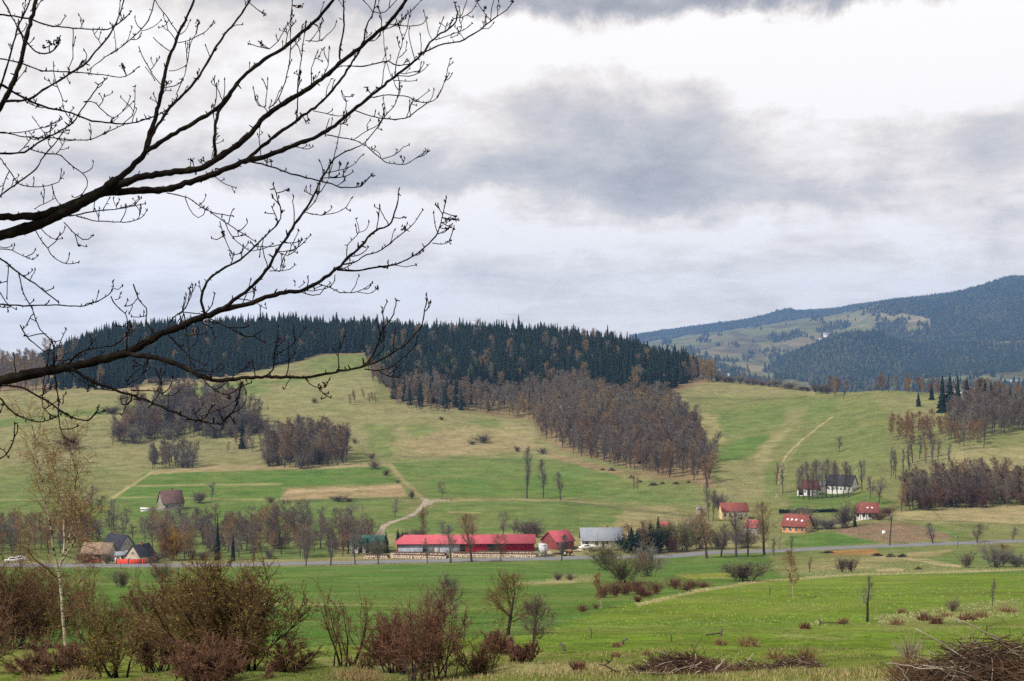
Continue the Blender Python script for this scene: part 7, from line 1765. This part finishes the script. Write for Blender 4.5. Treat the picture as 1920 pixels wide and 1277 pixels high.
 ([(100,115),(102,140),(118,195),(112,205)], 1.8, 1.6, 8.6, 8.8), ([(137,55),(137,105),(128,130)], 2, 1.8, 8.6, 8.8), ([(160,190),(172,190),(195,210),(213,222)], 2, 1.8, 8.8, 9.2), ([(230,233),(250,212),(253,185),(253,162)], 2.2, 1.6, 9.2, 9.2), ([(210,224),(235,205),(250,190)], 1.8, 1.3, 9.2, 9.2),
 ([(272,125),(290,150)], 1.6, 1.4, 9.2, 9.2), ([(135,228),(125,215),(118,200)], 1.8, 1.5, 8.9, 8.8), ([(60,218),(72,235),(92,262)], 1.8, 1.5, 8.8, 8.9),
 # right hand sprays
 ([(650,124),(678,124),(705,119),(730,115),(743,123),(768,120)], 2.6, 2.2, 8.9, 9.4), ([(700,183),(730,178),(770,183),(778,189),(800,193),(818,185),(831,160),(841,125),(844,110)], 2.4, 1.5, 9.4, 9.5), ([(832,152),(843,147),(847,138)], 1.6, 1.6, 9.5, 9.5), ([(780,188),(795,178),(805,170)], 1.5, 1.2, 9.5, 9.5), ([(805,192),(811,180),(814,168)], 1.6, 1.3, 9.5, 9.5),
 ([(665,207),(680,213),(718,222),(743,224),(765,220),(773,214),(800,194)], 2.4, 2.6, 9.4, 9.5), ([(720,222),(722,205),(718,184)], 1.8, 1.4, 9.4, 9.4),
 ([(613,253),(640,258),(665,263),(688,275),(710,294),(725,304),(755,309),(775,300),(799,283)], 2.4, 1.6, 9.3, 9.2), ([(717,298),(740,290),(758,275),(767,272)], 2, 1.5, 9.2, 9.2), ([(660,263),(690,245),(712,232)], 1.8, 1.5, 9.3, 9.3), ([(690,246),(688,235),(694,226)], 1.6, 1.4, 9.3, 9.3),
 ([(588,208),(613,213),(630,218),(645,217)], 2, 1.6, 9.3, 9.4), ([(618,222),(612,240),(610,255)], 1.8, 1.6, 9.4, 9.3),
 ([(555,232),(558,200),(558,163),(565,113),(569,75),(574,45)], 2.6, 1.8, 9.3, 9.4), ([(503,203),(512,198),(535,150),(544,100),(545,50),(548,0)], 2.4, 2, 9.0, 9.2), ([(500,220),(501,205),(487,200),(478,185),(475,165)], 2, 1.6, 8.9, 8.9), ([(498,200),(500,175),(502,148)], 1.8, 1.5, 8.9, 8.9), ([(512,198),(520,180),(528,165)], 1.7, 1.3, 9.0, 9.0),
 ([(585,160),(583,133),(590,112),(595,98)], 2.2, 1.6, 8.8, 8.8), ([(605,144),(616,118),(617,90)], 2, 1.5, 8.8, 8.8),
 ([(573,76),(598,78),(615,64),(628,50),(631,41)], 1.9, 1.5, 9.4, 9.4), ([(580,78),(595,60),(605,35)], 1.8, 1.5, 9.4, 9.4), ([(505,92),(520,78),(538,50),(550,30)], 2, 1.6, 9.4, 9.5), ([(535,92),(540,60),(555,40)], 2, 1.6, 9.4, 9.5),
 ([(740,145),(745,110),(755,75),(748,52),(740,30)], 2.2, 1.5, 9.3, 9.3), ([(755,75),(765,48),(768,30)], 1.8, 1.4, 9.3, 9.3), ([(728,45),(750,48),(773,49),(790,47),(801,34)], 2, 1.5, 8.9, 9.0), ([(748,108),(760,95),(763,80)], 1.7, 1.4, 9.3, 9.3), ([(745,142),(765,143),(785,138),(803,122)], 2, 1.5, 9.4, 9.5), ([(738,151),(760,152),(780,151)], 1.7, 1.3, 9.4, 9.5), ([(785,137),(795,118)], 1.6, 1.4, 9.5, 9.5),
 ([(818,70),(831,34)], 2, 1.8, 9.5, 9.5), ([(816,75),(848,64),(871,55),(886,43)], 2, 1.5, 9.5, 9.5), ([(847,63),(845,72),(858,66)], 1.6, 1.4, 9.5, 9.5), ([(840,55),(855,34),(863,33),(870,15),(877,-5)], 2, 1.6, 9.6, 9.7), ([(853,10),(863,33)], 1.8, 1.6, 9.6, 9.6), ([(863,34),(886,20),(896,1)], 1.8, 1.5, 9.6, 9.6), ([(894,2),(911,28),(920,38)], 1.8, 1.6, 9.6, 9.6), ([(920,38),(922,15),(927,-5)], 1.8, 1.6, 9.6, 9.6), ([(905,53),(912,30)], 1.6, 1.4, 9.6, 9.6), ([(903,54),(918,53),(925,43)], 1.5, 1.3, 9.6, 9.6), ([(786,105),(790,85),(788,65)], 1.8, 1.5, 9.5, 9.5),
 ([(735,148),(722,100),(718,60)], 1.4, 1.2, 9.3, 9.3), ([(700,22),(715,25),(735,10),(748,-5)], 2, 1.6, 9.0, 9.0), ([(700,25),(690,10),(681,0)], 1.8, 1.6, 9.9, 9.9), ([(760,30),(775,18),(790,0)], 1.8, 1.5, 8.9, 8.9), ([(712,60),(735,50),(760,35)], 1.8, 1.4, 8.8, 9.0), ([(620,300),(615,335),(625,300)], 1.6, 1.5, 8.7, 8.7), ([(605,343),(605,320),(600,302)], 1.6, 1.4, 8.7, 8.7),
]
CLUSTERS = [(84,88),(92,78),(100,82),(107,78),(112,72),(370,45),(372,42),(492,24),(497,28),(562,15),(566,10),(468,82),(490,85),(488,78),(232,125),(228,122),(660,180),(690,168),(688,165),(575,228),(578,226),(405,318),(398,322),(412,318),(358,300),(361,302),(377,302),(380,300),(500,302),(508,302),(538,355),(670,345),(698,328),(836,415),(843,412),(850,410),(857,412),(846,425),(838,428),(850,428),(757,408),(755,428),(760,425),(843,452),(708,542),(855,405),(420,440),(417,435),(895,2),(961,3),(910,14),(788,103),(783,108),(793,100),(600,725),(610,722),(440,790),(430,745),(620,305),(597,358),(595,362)]
def ash_tree():
    r = np.random.default_rng(51)
    base = np.array([-5.2, 7.6, float(gz(-5.2, 7.6))]); root = empty('ash_tree', base, 0)
    def W3(px, py, Y): return np.stack([(px-CX)/F*Y, Y, ZC+(HY-py)/F*Y], -1)-base
    # trunk beyond the left frame edge, with stubs that carry the three boughs in
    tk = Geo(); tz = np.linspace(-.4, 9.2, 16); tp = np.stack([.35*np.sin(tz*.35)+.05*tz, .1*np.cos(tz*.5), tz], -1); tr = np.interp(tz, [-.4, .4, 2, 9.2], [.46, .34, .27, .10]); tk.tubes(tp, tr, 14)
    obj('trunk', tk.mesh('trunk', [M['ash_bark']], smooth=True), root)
    tips = []; limb_objs = []
    for n, (pts, w0, w1, Y0, Y1) in enumerate(ASH):
        q = np.array(pts, float); seg = np.concatenate([[0], np.cumsum(np.hypot(*np.diff(q, axis=0).T))]); L = seg[-1]
        k = max(5, int(L/9)); u = np.linspace(0, L, k)
        x = pchip(seg, q[:, 0], u); y = pchip(seg, q[:, 1], u); t = u/L
        Y = Y0+(Y1-Y0)*t+(.12*np.sin(t*5+n))*min(1, L/250)
        jit = .45 if w0 < 6 else .8
        x[1:-1] += r.normal(size=k-2)*jit; y[1:-1] += r.normal(size=k-2)*jit
        P = W3(x, y, Y); wid = w0+(w1-w0)*t**.9
        wid = wid*(1+.10*r.normal(size=k).clip(-1, 1.6)); R = np.maximum(wid, 1.4)*.97/F*Y/2
        if q[0, 0] < -100:      # run a bough back to the trunk
            h = P[0, 2]; j = np.array([np.interp(h-.5, tz, tp[:, 0]), np.interp(h-.5, tz, tp[:, 1]), h-.55]); P = np.concatenate([[j], [(j+P[0])/2+np.array([0, 0, .06])], P]); R = np.concatenate([[R[0]*1.25, R[0]*1.1], R])
        elif q[0, 0] < -15 and w0 >= 2.8:
            h = P[0, 2]; j = np.array([np.interp(h-.2, tz, tp[:, 0]), np.interp(h-.2, tz, tp[:, 1]), h-.3]); P = np.concatenate([[j], [(j+P[0])/2], P]); R = np.concatenate([[R[0]*1.4, R[0]*1.2], R])
        g = Geo(); g.tubes(P, R, 8 if w0 > 8 else (6 if w0 > 3 else 5), cap=True)
        # short side shoots, bending upward, each closing in a knobbly bud
        ns = int(L/(66 if w0 > 3 else 46)); 
        if ns and w1 < 8:
            p, d, rad, tt, _ = kids(P[None], R[None], ns, .25, .97, 52, 16, r, .5)
            d[:, 1] *= .6; d[:, 2] += .25
            l = r.uniform(.03, .12, len(p))*(1.8 if w0 > 6 else 1.0); e, er = grow(p, d, l, np.full(len(p), .0030), 5, .20, .16, r, .8); g.tubes(e, er, 4, cap=True); tips += list(e[:, -1])
            m = r.uniform(size=len(p)) < .45
            if m.any():
                p, d, rad, tt, _ = kids(e[m], er[m], 2, .3, .9, 50, 15, r, .9); e2, er2 = grow(p, d, r.uniform(.02, .06, len(p)), np.full(len(p), .0025), 3, .2, .2, r, .85); g.tubes(e2, er2, 4, cap=True); tips += list(e2[:, -1])
        tips.append(P[-1])
        # bark swellings and buds along the wood
        nb = int(L/16); i = r.integers(0, len(P), nb)
        c = P[i]+r.normal(size=(nb, 3))*R[i][:, None]*.5; bl = r.uniform(.004, .009, nb)*(1.2 if w0 > 4 else .75)
        dd = nrm(r.normal(size=(nb, 3))+np.array([0, 0, .8])); e, er = grow(c, dd, bl*3.2, bl*.55, 2, .1, 0, r, .5); g.tubes(e, er, 4)
        nm = 'bough' if w0 > 6 else 'twig'
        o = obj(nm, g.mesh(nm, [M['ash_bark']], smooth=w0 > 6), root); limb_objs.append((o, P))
    # all the closed buds at the shoot ends (too many to count) and the countable dark flower clusters
    T_ = np.array(tips); b = Geo(); n = len(T_)
    e, er = grow(T_-np.array([0, 0, .003]), np.array([[0, 0, 1.]])+r.normal(size=(n, 3))*.4, np.full(n, .017), np.full(n, .0052), 3, .05, 0, r, .35); b.tubes(e, er, 5, cap=True)
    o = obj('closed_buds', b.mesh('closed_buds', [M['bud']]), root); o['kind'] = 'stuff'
    for i, (px, py) in enumerate(CLUSTERS):
        best = None
        for o, P in limb_objs:
            Q = P+base; u = CX+F*Q[:, 0]/np.maximum(Q[:, 1], .1); v = HY-F*(Q[:, 2]-ZC)/np.maximum(Q[:, 1], .1); d2 = (u-px)**2+(v-py)**2; k = int(np.argmin(d2))
            if best is None or d2[k] < best[0]: best = (d2[k], Q[k, 1], o, P[k])
        c = W3(np.array(float(px)), np.array(float(py)), np.array(best[1])); g = Geo(); m = 6
        g.tubes(np.stack([best[3], best[3]*.4+c*.6+np.array([0, 0, -.004]), c]), np.array([.003, .0028, .003]), 4)
        st = c+r.normal(size=(m, 3))*.006; e, er = grow(st, r.normal(size=(m, 3))+np.array([0, 0, .5]), r.uniform(.007, .014, m), np.full(m, .0042), 2, .1, 0, r, .7); g.tubes(e, er, 5, cap=True)
        obj('flower_cluster', g.mesh('flower_cluster', [M['bud']]), best[2])
    tag(root, 'large bare ash with dark budding boughs reaching across from the left', 'ash tree')
ash_tree()
